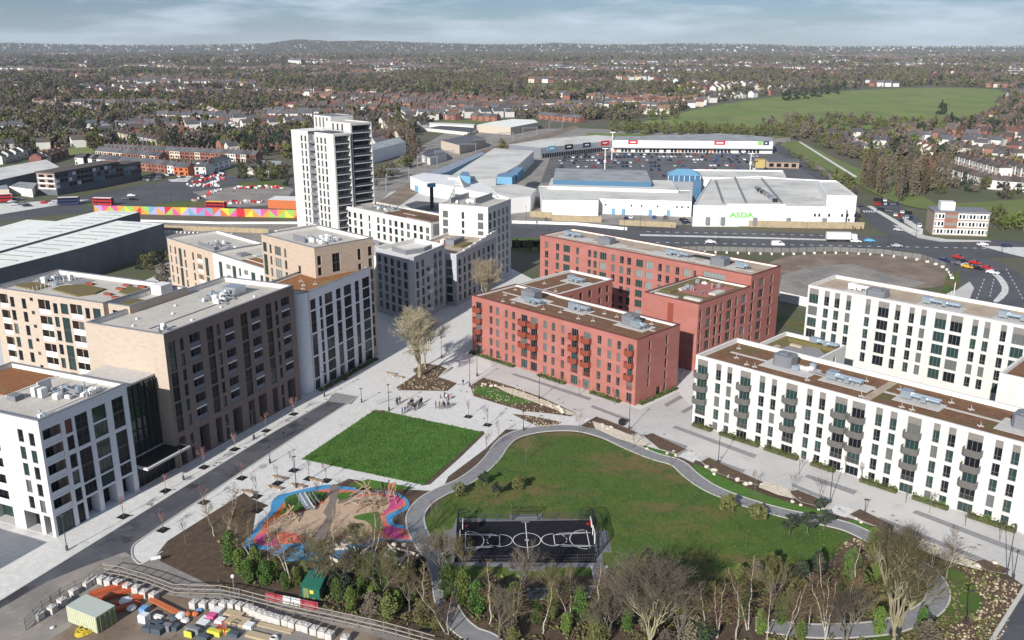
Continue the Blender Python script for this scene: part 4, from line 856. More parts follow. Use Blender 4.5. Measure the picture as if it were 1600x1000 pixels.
def bays(b, x, y0, y1, ztop, n, pitch=3.1):
    """open side with recessed balconies between white fins"""
    w_ = MB(); w_.box(x - .5, x, y0, y0 + .45, 0, ztop); w_.box(x - .5, x, y1 - .45, y1, 0, ztop); w_.box(x - .49, x - .01, y0 + .45, y1 - .45, ztop - .9, ztop - .01)
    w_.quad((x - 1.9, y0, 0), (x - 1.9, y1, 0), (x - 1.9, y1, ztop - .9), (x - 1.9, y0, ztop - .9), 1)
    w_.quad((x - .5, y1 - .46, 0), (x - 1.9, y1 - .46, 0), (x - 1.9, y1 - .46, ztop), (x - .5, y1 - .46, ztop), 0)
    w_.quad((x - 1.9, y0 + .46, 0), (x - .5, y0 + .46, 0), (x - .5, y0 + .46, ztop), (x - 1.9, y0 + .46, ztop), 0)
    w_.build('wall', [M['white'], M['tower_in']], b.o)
    for i in range(n):
        z = ztop - .9 - pitch * (i + 1)
        s_ = MB(); s_.box(x - 1.9, x - .05, y0 + .46, y1 - .46, z - .12, z + .12); s_.build('floor_slab', M['bluegrey'], b.o)
        put_window(b.o, 'wide4', (x - 1.85, y0 + .7, z + .15), R_(90), y1 - y0 - 1.4, 2.5, 'frame_d', rnd.choice(['glass_d', 'glass_d', 'glass_t']))
        r_ = MB(); r_.box(x - .2, x - .15, y0 + .5, y1 - .5, z + .14, z + 1.1); r_.build('balustrade', M['darkmetal'], b.o)
bays(b, 31, 0, 8.0, 47.9, 15)
for sd_, (x0, x1, y0, y1) in (('left', (0, 31, 0, 12)),):
    f, ang, L_ = b.side(x0, y0, x1 - x0, y1 - y0, sd_); b.wall(f, ang, 0, L_, 0, 47.9, [], 'white')
rf = MB(); rf.quad((.0, .0, 47.9), (12.6, 0, 47.9), (12.6, 10, 47.9), (0, 10, 47.9)); rf.quad((12.6, 2.2, 47.2), (31, 2.2, 47.2), (31, 8, 47.2), (12.6, 8, 47.2)); rf.quad((17.3, 0, 47.9), (31, 0, 47.9), (31, 8, 47.9), (17.3, 8, 47.9)); rf.build('roof', M['slab_w'], b.o)
rr = MB(); 
for i in range(12): rr.tube((13 + i * 1.3, 7.2, 47.3), (13 + i * 1.3, 7.2, 48.9), .05, n=4)
rr.tube((12.8, 7.2, 48.9), (28, 7.2, 48.9), .05, n=4); rr.box(17.6, 28, .6, 6.9, 47.91, 48.2); rr.build('roof_railing', M['darkmetal'], b.o)
OPb = [(a, a + 1.2, t - 2.6, t, 'slim') for a in (2.0, 5.6, 9.2) for t in (50.2,)]
b.box(12.2, 30.4, 9.0, 19.4, 0, 51.6, 'white', ('front', 'back', 'left'), {'front': [(a, a + 1.2, 48.3, 51.0, 'tall') for a in (5.0, 8.2, 11.4)]}, roof='gravelroof', rh=.3, cop='coping_l')
bays(b, 30.4, 9.0, 19.4, 51.6, 16)
b.box(-.6, 12.0, 12.0, 23.5, 0, 53.4, 'white', ('front', 'back', 'left', 'right'), {'front': [(a, a + 1.1, 48.5, 52.6, 'tall') for a in (1.2, 4.0, 6.6, 9.2)]}, roof='plantgrey', rh=.3, cop='coping')

# ================================================================== central cluster of pale grey blocks (shaded side towards us)
b = Bld('apartment_block', 'pale grey brick block with white roof parapet behind the big bare tree, dark shaded windows', 'building', FL, 0, 0)
b.o.location = FL.w(0, 0)
PL = [(-151.3, 240.2), (-134.9, 232.2), (-133.6, 233.2), (-133.7, 253.4), (-147, 258)]
def polywalls(b, PL, z1, m, opsf, roof, pin='parapet_in', cop='coping_l', rh=1.0, pt=.6, **kw):
    n = len(PL); P = [Vector((*p, 0)) for p in PL]; ins = []
    for i in range(n):
        a, c, d = P[i - 1], P[i], P[(i + 1) % n]; e = (c - a).normalized(); g = (d - c).normalized(); n1 = Vector((-e.y, e.x, 0)); n2 = Vector((-g.y, g.x, 0)); bb = (n1 + n2); bb = bb / max(.35, bb.length_squared / 2); ins.append(c + bb * pt)
    for i in range(n):
        a, c = P[i], P[(i + 1) % n]; t = (c - a); L_ = t.length; t.normalize(); nr = Vector((t.y, -t.x, 0))
        f = (lambda s_, z, d, a=a, t=t, nr=nr: tuple(a + t * s_ + nr * d + Vector((0, 0, z)))); ang = math.atan2(t.y, t.x)
        b.wall(f, ang, 0, L_, 0, z1, opsf.get(i, []), m, **kw)
    pb = MB()
    for i in range(n):
        j = (i + 1) % n
        pb.quad((*ins[j].xy, z1 - rh), (*ins[i].xy, z1 - rh), (*ins[i].xy, z1), (*ins[j].xy, z1)); pb.quad((*P[i].xy, z1), (*P[j].xy, z1), (*ins[j].xy, z1), (*ins[i].xy, z1))
    pb.build('parapet', M[pin], b.o)
    rf = MB(); rf.poly([(*p.xy, z1 - rh) for p in ins]); rf.build('roof', M[roof], b.o)
T = [19.0 - 2.95 * i for i in range(6)]
o0 = [(a, a + 2.0, t - 2.3, t, 'dbl') for a in (1.0, 4.6, 8.2, 11.8, 15.4) for t in T]
o2 = [(a, a + 1.7, t - 2.3, t, 'dbl') for a in (1.2, 4.6) for t in T] + [(8.0, 9.6, t - 2.0, t - .2, 'dbl', {'balcony': ('railpanel', 'sq', 1.0, 1.0)} if i % 2 else {}) for i, t in enumerate(T) if i] + [(a, a + 2.2, t - 2.5, t + .3, 'log', {'railm': 'plantgrey', 'slab': 'bluegrey'}) for a in (12.6, 16.0) for t in T]
polywalls(b, PL, 21, 'greybrick', {0: o0, 2: o2}, 'cwhite', rh=1.3, pt=.5)
rr = MB()
pr = [(-147, 243), (-140, 239.5), (-136.5, 245), (-137, 251)]
for i in range(len(pr) - 1):
    a = Vector((*pr[i], 0)); c = Vector((*pr[i + 1], 0)); k = int((c - a).length / .8)
    for j in range(k): p = a.lerp(c, j / k); rr.tube((p.x, p.y, 19.7), (p.x, p.y, 21.4), .05, n=4)
    rr.tube((a.x, a.y, 21.4), (c.x, c.y, 21.4), .06, n=4); rr.quad((a.x, a.y, 19.7), (c.x, c.y, 19.7), (c.x, c.y, 21.2), (a.x, a.y, 21.2))
rr.build('roof_railing', M['plantgrey'], b.o)

b = Bld('apartment_block', 'low grey brick block with stepped parapet between taller pale neighbours', 'building', FL, -150, 256.2)
T = [15.2 - 2.95 * i for i in range(5)]
b.box(0, 19, 0, 30.8, 0, 17.3, 'greybrick', ('front', 'right', 'back', 'left'), {'right': [(a, a + (1.5 if k % 2 else 1.8), t - 2.3, t, 'dbl') for k, a in enumerate((1.4, 5.2, 8.6, 12.4, 16.2, 20.0, 23.8, 27.4)) for t in T], 'front': [(15.2, 17.4, t - 2.3, t, 'dbl') for t in T]}, roof='tanroof', cop='cwhite', rh=.7)
for i in range(6): b.rpatch('parapet_step', 18.4, 18.98, 6 + i * 4.2, 10.2 + i * 4.2, 17.3, 'cwhite', .35 * (i + 1))
b.rpatch('roof_shed', 8, 11, 14, 22, 16.65, 'plantgrey', 1.8); b.rpatch('planting_bed', 11.5, 15, 12, 20, 16.65, 'sedum_g', .4); b.plant(4, 8, 14, 22, 16.65, 6, 51); b.rpatch('terrace_paving', 3, 8, 12, 24, 16.65, 'salmon', .08)

b = Bld('apartment_block', 'square pale stone block with open roof deck, lit front and dark side', 'building', FL, -153.5, 287.2)
T = [25.1 - 3.2 * i for i in range(8)]
b.box(0, 19.4, 0, 20.2, 0, 27.5, 'cwhite', ('front', 'right', 'back', 'left'), {'front': [o for t in T for o in ((1.5, 3.6, t - 2.5, t, 'tri', {'glass': ('glass_b',)}), (9.0, 10.1, t - 2.5, t, 'slim'), (15.4, 17.6, t - 2.5, t, 'tri', {'glass': ('glass_b',)}))],
    'right': [(a, a + 1.9, t - 2.5, t, 'dbl' if a < 8 else 'log', {'railm': 'plantgrey'}) for a in (.9, 4.7, 8.5, 12.2, 15.9) for t in T]}, roof='gravelroof', cop='cwhite', rh=.3)
b.rpatch('screen', 12.5, 12.9, 3.5, 18, 27.4, 'tower_in', 2.2); b.rpatch('screen', 3, 3.3, 3, 18, 27.4, 'tower_in', 1.8); b.rpatch('stair_head', 8, 11, 6, 12, 27.4, 'slab_w', 1.2); b.rpatch('screen', 3.4, 12.4, 17.6, 17.9, 27.4, 'cwhite', 2.0); b.plant(5, 12, 3, 8, 27.4, 7, 52)

b = Bld('apartment_block', 'long low white block with grid of windows and brown roof terrace right of the tower', 'building', FR, -311, 218)
OP = []; T = [16.4 - 3.15 * i for i in range(5)]
for (a, c) in [(2.0, 3.8), (5.7, 7.6), (9.8, 11.5), (21.2, 22.9), (24.9, 26.7), (28.9, 30.7), (32.4, 34.3), (36.1, 38.0), (39.9, 41.8), (44.0, 45.8), (47.6, 49.5), (51.3, 53.2)]:
    for t in T: OP.append((a, c, t - 2.35, t, 'dbl'))
for t in T: OP.append((15.7, 16.8, t - 2.35, t, 'slim'))
b.box(0, 54.3, 0, 15.5, 0, 18.3, 'cwhite', ('front', 'right', 'back', 'left'), {'front': OP}, roof='sedum', cop='cwhite', rh=.7)
b.rpatch('roof_deck', 1.5, 22, 2, 13, 17.65, 'gravelroof', .08); b.rpatch('metal_wall', 54.32, 54.4, 1, 8.5, 13.5, 'plantgrey', 4.2)
b.plant(8, 22, 5, 12, 17.7, 16, 61); b.rpatch('roof_strip', 28, 36, 8, 8.8, 17.66, 'roofpaver', .08); b.rpatch('roof_strip', 36, 50, 3, 3.6, 17.66, 'roofpaver', .08)
for (x0, x1, y) in ((8, 26, 3), (38, 53, 6), (8, 26, 11)):
    rr = MB(); k = int((x1 - x0) / 1.2)
    for j in range(k + 1): rr.tube((x0 + (x1 - x0) * j / k, y, 17.7), (x0 + (x1 - x0) * j / k, y, 19.2), .05, n=4)
    for z in (18.3, 18.7, 19.2): rr.tube((x0, y, z), (x1, y, z), .05, n=4)
    rr.build('roof_railing', M['darkmetal'], b.o)
b = Bld('apartment_block', 'low white block with roof plant cage in front of the white tower', 'building', FR, -290, 172)
b.box(0, 62, 0, 17, 0, 17.5, 'cwhite', ('front', 'right', 'back', 'left'), {'right': [(a, a + 1.9, t - 2.35, t, 'dbl') for a in (1.5, 5, 8.5, 12) for t in T], 'front': [(a, a + 1.8, t - 2.35, t, 'dbl') for a in range(2, 58, 4) for t in T]}, roof='gravelroof', cop='cwhite', rh=.5)
b.rpatch('screen', 20, 20.3, 4, 12, 17, 'plantgrey', 1.6); b.rpatch('screen', 20, 46, 4, 4.2, 17, 'plantgrey', 1.6); b.rpatch('screen', 20, 46, 12, 12.2, 17, 'plantgrey', 1.6); b.plant(22, 44, 5, 11, 17, 18, 62)

b = Bld('apartment_block', 'low pale block just beyond the lower left corner casting shade on the pavement', 'building', FL, -168, 56)
b.box(0, 38, 0, 20, 0, 9.5, 'greybrick', ('front', 'right', 'back', 'left'), {'right': [(a, a + 1.8, t - 2.2, t, 'dbl') for a in (2, 6, 10, 14) for t in (3, 6.2)]}, roof='gravelroof')
# ================================================================== materials of the surroundings
dm('retailroof', (.62, .61, .57), layers=[((.42, .41, .38), .06, .45, .65), ((.60, .59, .55), .5, .5, .7), ((.36, .35, .33), .8, .62, .75, (1, .2, 1))], coords='P', wave=((.30, .29, .27), .35, 20, .93))
dm('retailroof2', (.33, .35, .36), layers=[((.20, .215, .22), .1, .45, .65)], coords='P', wave=((.18, .19, .2), .4, 0, .9))
dm('shedroof', (.80, .82, .76), layers=[((.72, .74, .69), .08, .45, .65), ((.62, .63, .59), .6, .62, .74, (1, .2, 1))], coords='P', wave=((.58, .60, .56), .12, 23, .9))
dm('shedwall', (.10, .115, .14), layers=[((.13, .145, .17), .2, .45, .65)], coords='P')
dm('rooflight', (.36, .38, .36), rough=.4)
dm('asdagreen', (.12, .52, .05), rough=.6)
dm('tanpanel', (.36, .29, .185), layers=[((.29, .235, .155), .5, .45, .65)], coords='P')
dm('redbrick', (.24, .105, .075), layers=[((.30, .14, .10), .5, .45, .65), ((.18, .075, .055), 2, .5, .7)], coords='P', rand=.2)
dm('housewhite', (.60, .58, .545), rand=.15); dm('housecream', (.55, .48, .38), rand=.15)
dm('slate', (.075, .078, .088), layers=[((.10, .10, .11), .5, .45, .65)], rand=.35); dm('redtile', (.175, .09, .065), layers=[((.13, .07, .052), .5, .45, .65)], rand=.35); dm('browntile', (.085, .068, .060), rand=.3)
dm('orange', (.48, .13, .045)); dm('busred', (.42, .02, .03), rough=.35); dm('yellow', (.65, .5, .05)); dm('red', (.5, .02, .03)); dm('pink', (.55, .09, .25)); dm('lime', (.25, .45, .10)); dm('sky', (.13, .30, .44)); dm('lilac', (.35, .30, .50)); dm('amber', (.62, .27, .05)); dm('blue', (.03, .10, .3)); dm('navy', (.02, .03, .09)); dm('green', (.01, .12, .07))
CARC = {'white': (.72, .72, .72), 'silver': (.40, .41, .43), 'grey': (.12, .125, .135), 'black': (.015, .015, .018), 'blue': (.03, .08, .25), 'red': (.40, .02, .02), 'dark blue': (.015, .025, .08), 'pale blue': (.12, .40, .62)}
for k, c in CARC.items(): dm('car_' + k, c, rough=.25, spec=.6)

# a block given by its roof outline in the photo and its height
def block(name, label, cat, pts, h, wm, rm, group=None, parapet=None, z0=0.0):
    W_ = [G(x, y, h) for x, y in pts]; a = sum(W_[i].x * W_[(i + 1) % len(W_)].y - W_[(i + 1) % len(W_)].x * W_[i].y for i in range(len(W_)))
    if a < 0: W_.reverse()
    c = sum(W_, Vector()) / len(W_); c.z = 0; o = empty(name, c); tag(o, label, cat, group)
    L_ = [p - c for p in W_]; wb = MB(); n = len(L_)
    for i in range(n): j = (i + 1) % n; wb.quad((*L_[i].xy, z0), (*L_[j].xy, z0), (*L_[j].xy, h), (*L_[i].xy, h))
    wb.build('wall', M[wm], o); rb = MB(); rb.poly([(*p.xy, h - .02) for p in L_]); rb.build('roof', M[rm], o)
    if parapet:
        pb = MB()
        for i in range(n):
            j = (i + 1) % n; t = (L_[j] - L_[i]).normalized(); nn = Vector((-t.y, t.x, 0)) * .4; u = Vector((0, 0, parapet)); A, B = L_[i], L_[j]
            pb.quad(A + nn, B + nn, B + nn + u, A + nn + u); pb.quad(B, A, A + u, B + u) if 0 else pb.quad(A, B, B + u, A + u); pb.quad(A + u, B + u, B + nn + u, A + nn + u)
        pb.build('parapet', M[wm], o)
    o['_c'] = 0; del o['_c']
    return o, c
def on_wall(a, c, s, z, d=0.0):
    t = (c - a).normalized(); n = Vector((t.y, -t.x, 0)); return a + t * s + n * d + Vector((0, 0, z))
def wall_piece(name, root, rc, a, c, s0, s1, z0, z1, m, d=.05, th=.12):
    """a box fixed on a wall running from a to c (world), between distances s0..s1"""
    t = (c - a).normalized(); n = Vector((t.y, -t.x, 0)); b = MB(); P = [a + t * s0 - n * .02, a + t * s1 - n * .02, a + t * s1 + n * th, a + t * s0 + n * th]
    P = [(p.x - rc.x, p.y - rc.y) for p in P]; b.prism(list(reversed(P)), z0, z1, bottom=True); return b.build(name, M[m], root)
def text_mesh(s, size, m, ext=.08):
    cu = bpy.data.curves.new('lettering', 'FONT'); cu.body = s; cu.size = size; cu.extrude = ext; cu.align_x = 'CENTER'; cu.offset = .02 * size
    o = bpy.data.objects.new('tmp', cu); COL.objects.link(o); bpy.context.view_layer.update()
    me = bpy.data.meshes.new_from_object(o.evaluated_get(bpy.context.evaluated_depsgraph_get())); bpy.data.objects.remove(o); me.materials.clear(); me.materials.append(M[m]); return me

# ---------------------------------------------------------------- supermarket
o, c = block('supermarket', 'large white supermarket with green ASDA lettering on its long front wall', 'supermarket', [(1083.5, 322.5), (1323, 324.6), (1290, 283), (1225, 279.6), (1183, 276), (1110, 280.5)], 9.5, 'whitepaint', 'retailroof', parapet=.5)
A, B = G(1083.5, 322.5, 9.5), G(1323, 324.6, 9.5); A.z = B.z = 0
o2 = wall_piece('sign_panel', o, c, A, B, 15.5, 42.5, .5, 11.0, 'whitepaint', th=.35)
tm = text_mesh('ASDA', 3.3, 'asdagreen'); t = (B - A).normalized(); p = on_wall(A, B, 22.6, 4.6, .45) - c
inst('lettering', tm, o, p, 0, rot=(R_(90), 0, math.atan2(t.y, t.x)), sc=(1.3, 1.0, 1.0))
for s in (56, 58, 62.5, 68.5, 71, 74.5): wall_piece('window', o, c, A, B, s, s + .9, 5.2, 6.6, 'glass_d', th=.06)
for s in (6, 13, 28, 43.5, 60): wall_piece('escape_stair', o, c, A, B, s, s + 1.8, 1.0, 4.6, 'plantgrey', th=1.0)
for (x0, y0, x1, y1) in ((1118, 283, 1130, 318), (1148, 278, 1166, 318), (1190, 280, 1222, 318)):
    a, d = G(x0, y0, 9.6) - c, G(x1, y1, 9.6) - c; b_ = MB(); tt = (d - a).normalized(); nn = Vector((-tt.y, tt.x, 0)) * .35; a.z = d.z = 0
    b_.prism([(q.x, q.y) for q in (a - nn, d - nn, d + nn, a + nn)], 9.5, 10.3); b_.build('roof_gutter', M['plantgrey'], o)
for i in range(14):
    x = 1183 + i * 2.2 + rnd.uniform(-1, 1); y = 296 + i * 1.5; q = G(x, y, 9.5) - c; b_ = MB(); b_.box(q.x - 1, q.x + 1, q.y - 1, q.y + 1, 9.5, 11); b_.build('roof_fan', M[rnd.choice(['plantgrey', 'metal', 'black'])], o)
for (pts, h, lb) in (([(1292, 307.6), (1339, 308.5), (1306.6, 284), (1278, 284)], 13.4, 'tall white box building at the right end of the supermarket'),
    ([(1076, 278), (1229, 281), (1223, 268), (1080, 266.5)], 9.0, 'long white flat-roofed shop unit behind the supermarket beside the car park')): block('retail_unit', lb, 'shop building', pts, h, 'whitepaint', 'retailroof', parapet=.8)
o, c = block('retail_unit', 'long white rear wall of the shopping mall with blue doors and pale ribbed roof', 'shop building', [(847, 313), (935, 314), (936, 311), (1081, 315.5), (1080, 298), (842, 291)], 7.5, 'whitepaint', 'retailroof', parapet=.25)
A, B = G(936, 311, 7.5), G(1081, 315.5, 7.5); A.z = B.z = 0
for s in (6.5, 11.5, 25, 34, 48, 53): wall_piece('door', o, c, A, B, s, s + 1.8, .1, 3.0, 'sky')
for s in (3, 16, 21, 29, 38.5, 41, 44, 58): wall_piece('window', o, c, A, B, s, s + .8, 4.3, 5.2, 'glass_d')
block('mall_hall', 'grey gabled mall hall with a long blue glazed strip along its lower roof edge', 'mall hall', [(864, 281), (1018, 285), (1010, 266), (868, 263)], 11.5, 'glass_blue', 'retailroof2')
block('mall_hall', 'pale flat roof between the grey gabled hall and the rear wall of the mall', 'mall hall', [(856, 291), (1060, 297), (1050, 282), (862, 278)], 9, 'whitepaint', 'retailroof')
# blue glass entrance pavilion
q = G(1068, 286, 6); o = empty('glass_pavilion', (q.x, q.y, 0), R_(-8)); tag(o, 'blue glazed pavilion with a small pitched roof between mall and supermarket', 'pavilion')
b_ = MB(); b_.box(-9, 9, -6, 8, 0, 11); b_.build('wall', M['glass_blue'], o)
b_ = MB(); b_.quad((-9.3, -6.3, 11), (9.3, -6.3, 11), (4, 1, 14), (-4, 1, 14)); b_.quad((9.3, -6.3, 11), (9.3, 8.3, 11), (4, 1, 14), (4, 1, 14.001)); b_.quad((9.3, 8.3, 11), (-9.3, 8.3, 11), (-4, 1, 14), (4, 1, 14)); b_.quad((-9.3, 8.3, 11), (-9.3, -6.3, 11), (-4, 1, 14), (-4, 1, 14.001)); b_.build('roof', M['sky'], o)
b_ = MB(); b_.box(-9.5, 9.5, -9.5, -6.3, 0, 8); b_.build('entrance_front', M['metal'], o)
for i in range(7): b_ = MB(); b_.box(-9 + 3 * i - .15, -9 + 3 * i + .15, -6.2, -6.0, 0, 11); b_.build('mullion', M['whitepaint'], o)
block('glass_box', 'plain blue clad box at the right of the glazed pavilion', 'pavilion', [(1083, 293), (1096, 293), (1095, 281), (1083, 280)], 10, 'glass_blue', 'glass_blue')
# left wings of the mall
block('mall_wing', 'long pale ribbed mall roof running away beside the railway', 'mall wing', [(700, 277), (743, 281), (775, 278), (811, 257), (834, 236), (772, 231.7), (735, 255)], 8.5, 'whitepaint', 'retailroof')
block('mall_wing', 'low grey hipped mall roof behind the pale stone block', 'mall wing', [(765, 291), (777, 303), (797, 309.5), (829, 306.5), (838, 295), (800, 287)], 8, 'whitepaint', 'retailroof')
o, c = block('mall_entrance', 'white mall entrance wing with triangular glass front and white posts', 'mall entrance', [(640.6, 275.6), (662, 284), (717, 293), (759, 303), (776, 306), (759, 288), (717, 275), (662, 270)], 7.5, 'whitepaint', 'whitepaint')
A, B = G(700, 312), G(735, 316); t = (B - A).normalized(); b_ = MB(); L_ = (B - A).length; ap = (A + B) / 2 - c + Vector((0, 0, 13.5)); a, d = A - c, B - c; bk = Vector((-t.y, t.x, 0)) * 14
b_.tri(a, d, ap); b_.tri(d, d + bk, ap); b_.tri(a + bk, a, ap); b_.build('glass_pyramid', M['glass_w'], o)
for i in range(9):
    f_ = i / 8; p_ = a.lerp(d, f_); tb = MB(); tb.tube(p_, p_.lerp(ap, 0.0) + (ap - p_) * (1 if i in (0, 8) else 1 - abs(f_ - .5) * 0), .14, n=4); tb.build('glazing_bar', M['whitepaint'], o)
for i in range(1, 6):
    z = 13.5 * i / 6; p_, q_ = a.lerp(ap, i / 6), d.lerp(ap, i / 6); tb = MB(); tb.tube(p_, q_, .12, n=4); tb.build('glazing_bar', M['whitepaint'], o)
for (x, y) in ((655, 298), (668, 302), (682, 306), (694, 310)):
    p_ = G(x, y) - c; tb = MB(); tb.tube(p_, p_ + Vector((0, 0, 5.5)), .18, n=5); tb.ball(p_ + Vector((0, 0, 6)), 1.0, nu=6, nv=4); tb.build('entrance_post', M['whitepaint'], o)
block('blue_canopy', 'low blue canopy roof on the left of the mall entrance', 'canopy', [(648, 290), (668, 294), (672, 291), (652, 286)], 3.6, 'sky', 'glass_blue')
for pts, lb in (([(718, 274), (735, 276), (732, 268), (722, 268)], 'blue glazed rooflight above the mall entrance'), ([(776, 276), (800, 277), (806, 272), (790, 269), (778, 272)], 'blue domed rooflight on the mall roof'), ([(795, 270), (808, 272), (818, 262), (806, 260)], 'blue pitched rooflight strip beside the car park')): block('rooflight', lb, 'rooflight', pts, 12, 'sky', 'glass_blue', z0=8)
block('service_ramp', 'pale blue clad service ramp beside the railway line', 'ramp', [(668, 277), (700, 268), (758, 240), (752, 237), (690, 262), (662, 272)], 3.0, 'sky', 'metal')
# far row of shops with coloured sign boards
SIGN = [('sky', 855, 867), ('black', 881, 893), ('navy', 909, 921), ('red', 938, 951)]
o, c = block('retail_unit', 'far curved row of grey fascia shops with blue, black and red sign boards', 'shop building', [(795, 226), (845, 231), (955, 220), (960, 213), (930, 211), (850, 217)], 8, 'metal', 'retailroof')
A, B = G(845, 231, 8), G(955, 220, 8); A.z = B.z = 0; L_ = (B - A).length
for k, x0, x1 in SIGN: wall_piece('sign_board', o, c, A, B, L_ * (x0 - 845) / 110, L_ * (x1 - 845) / 110, 4.9, 8.6, k, th=.3); wall_piece('lettering', o, c, A, B, L_ * (x0 + 3 - 845) / 110, L_ * (x1 - 3 - 845) / 110, 6.4, 7.3, 'whitepaint', th=.4)
for i in range(30): wall_piece('shop_window', o, c, A, B, 2 + i * (L_ - 4) / 30, 2 + (i + .7) * (L_ - 4) / 30, .3, 3.4, 'glass_d')
o, c = block('retail_unit', 'far white row of shops across the car park with red and green sign boards', 'shop building', [(958, 219), (1208, 221), (1206, 215), (1180, 212), (1120, 208.5), (1000, 213), (962, 213)], 9.5, 'whitepaint', 'retailroof2')
A, B = G(958, 219, 9.5), G(1208, 221, 9.5); A.z = B.z = 0; L_ = (B - A).length
for k, x0, x1 in (('red', 982, 997), ('red', 1117, 1134), ('lime', 1185, 1192), ('navy', 1193, 1202)):
    wall_piece('sign_board', o, c, A, B, L_ * (x0 - 958) / 250, L_ * (x1 - 958) / 250, 6.6, 9.6, k, th=.3)
    if k != 'lime': wall_piece('lettering', o, c, A, B, L_ * (x0 + 3 - 958) / 250, L_ * (x1 - 3 - 958) / 250, 7.6, 8.6, 'whitepaint', th=.4)
for i in range(44):
    if rnd.random() < .8: wall_piece('shop_window', o, c, A, B, 1 + i * (L_ - 2) / 44, 1 + (i + .75) * (L_ - 2) / 44, .3, 3.2, 'black' if i % 9 else 'orange')
wall_piece('canopy', o, c, A, B, 0, L_, 3.6, 4.1, 'metal', th=3.0)
dm('sandy', (.42, .32, .12)); q = G(1215, 262); o = empty('restaurant', (q.x, q.y, 0), R_(-10)); tag(o, 'small yellow and brown roadside restaurant at the edge of the car park', 'restaurant')
b_ = MB(); b_.box(-15, 14, -2, 10, 0, 4.5); b_.build('wall', M['recess_l'], o); b_ = MB(); b_.box(-16, -9, -4, 4, 0, 5.6); b_.build('entrance_block', M['sandy'], o); b_ = MB(); b_.box(-7, 15, -3, 11, 4.5, 5.1); b_.build('roof', M['slate'], o)
for x in (-6, -1, 4, 9): b_ = MB(); b_.box(x, x + 3, -2.15, -2.02, .8, 3.2); b_.build('window', M['glass_d'], o)
# light masts
def mast(px, py, h, lb, heads=2):
    q = G(px, py); o = empty('light_mast', (q.x, q.y, 0)); tag(o, lb, 'lamp post', 'tall white masts of the shopping park'); b_ = MB(); b_.tube((0, 0, 0), (0, 0, h), .38, .28, n=8, cap=True); b_.build('pole', M['whitepaint'], o)
    b_ = MB(); b_.box(-2, 2, -.3, .3, h, h + .6); b_.build('lamp_head', M['whitepaint'], o); b_ = MB(); b_.tube((0, 0, h * .35), (0, 0, h * .35 + 1.6), .9, n=8, cap=True); b_.build('collar', M['whitepaint'], o)
mast(945, 265, 14, 'white mast left of centre in the shopping car park'); mast(956, 250, 20, 'taller white mast behind its neighbour in the shopping car park'); mast(1172, 266, 11, 'plain white mast near the right side of the shopping car park')
# totem in the mall forecourt
q = G(675, 325); o = empty('totem_sign', (q.x, q.y, 0), .3); tag(o, 'tall black totem with white top in the mall forecourt', 'totem'); b_ = MB(); b_.box(-.9, .9, -.4, .4, 0, 11); b_.build('pylon', M['black'], o); b_ = MB(); b_.box(-2.2, 2.2, -.5, .5, 11, 13); b_.build('head', M['sky'], o)
# tan concrete panel fences
def panel_fence(pts, h, pw, pm, postm, lb, name='panel_fence', cat='fence', dz=0.0, group=None, cols=None):
    P = [G(*p) if not isinstance(p, Vector) else p for p in pts]; c = P[0].copy(); c.z = 0; o = empty(name, c); tag(o, lb, cat, group); k = 0
    for i in range(len(P) - 1):
        a, d = P[i], P[i + 1]; t = (d - a); L_ = t.length; t.normalize(); n = max(1, round(L_ / pw)); w_ = L_ / n
        b_ = MB(); b_.box(.06, w_ - .06, -.04, .04, .05, h); me = b_.mesh('panel', M[pm]); b2 = MB(); b2.box(-.1, .1, -.12, .12, 0, h + .12); mp_ = b2.mesh('post', M[postm])
        for j in range(n):
            m2 = me
            if cols: b_ = MB(); b_.box(.0, w_, -.04, .04, .05, h); m2 = b_.mesh('panel', M[cols[k % len(cols)]])
            inst('panel', m2, o, a + t * (w_ * j) - c, math.atan2(t.y, t.x)); inst('post', mp_, o, a + t * (w_ * j) - c, math.atan2(t.y, t.x)); k += 1
    return o
panel_fence([(1095, 353), (1240, 356.5), (1350, 358)], 3.2, 3.6, 'tanpanel', 'tanpanel', 'tan concrete panel fence in front of the supermarket')
panel_fence([(828, 339), (862, 341), (863, 345), (940, 348)], 3.0, 3.6, 'tanpanel', 'tanpanel', 'tan panel fence behind the rear wall of the mall')
panel_fence([(968, 352), (1056, 356)], 2.6, 3.6, 'tanpanel', 'tanpanel', 'shorter tan panel fence with gaps left of the supermarket')
panel_fence([(800, 349), (900, 352), (980, 360)], 1.4, 6, 'whitepaint', 'whitepaint', 'low white wall along the far side of the main road', 'low_wall', 'wall')
panel_fence([(1218, 470), (1262, 480)], 3.2, 3, 'whitepaint', 'whitepaint', 'white hoarding between the red block and the white block', 'hoarding', 'hoarding')
panel_fence([(1475, 470), (1490, 462), (1492, 448)], 2.0, 3, 'whitepaint', 'whitepaint', 'short white hoarding at the corner of the brown field', 'hoarding', 'hoarding')
panel_fence([(1410, 346), (1441, 366)], 2.4, 4, 'whitepaint', 'metal', 'white fence beside the small car park of the brick office', 'fence_panels', 'fence')
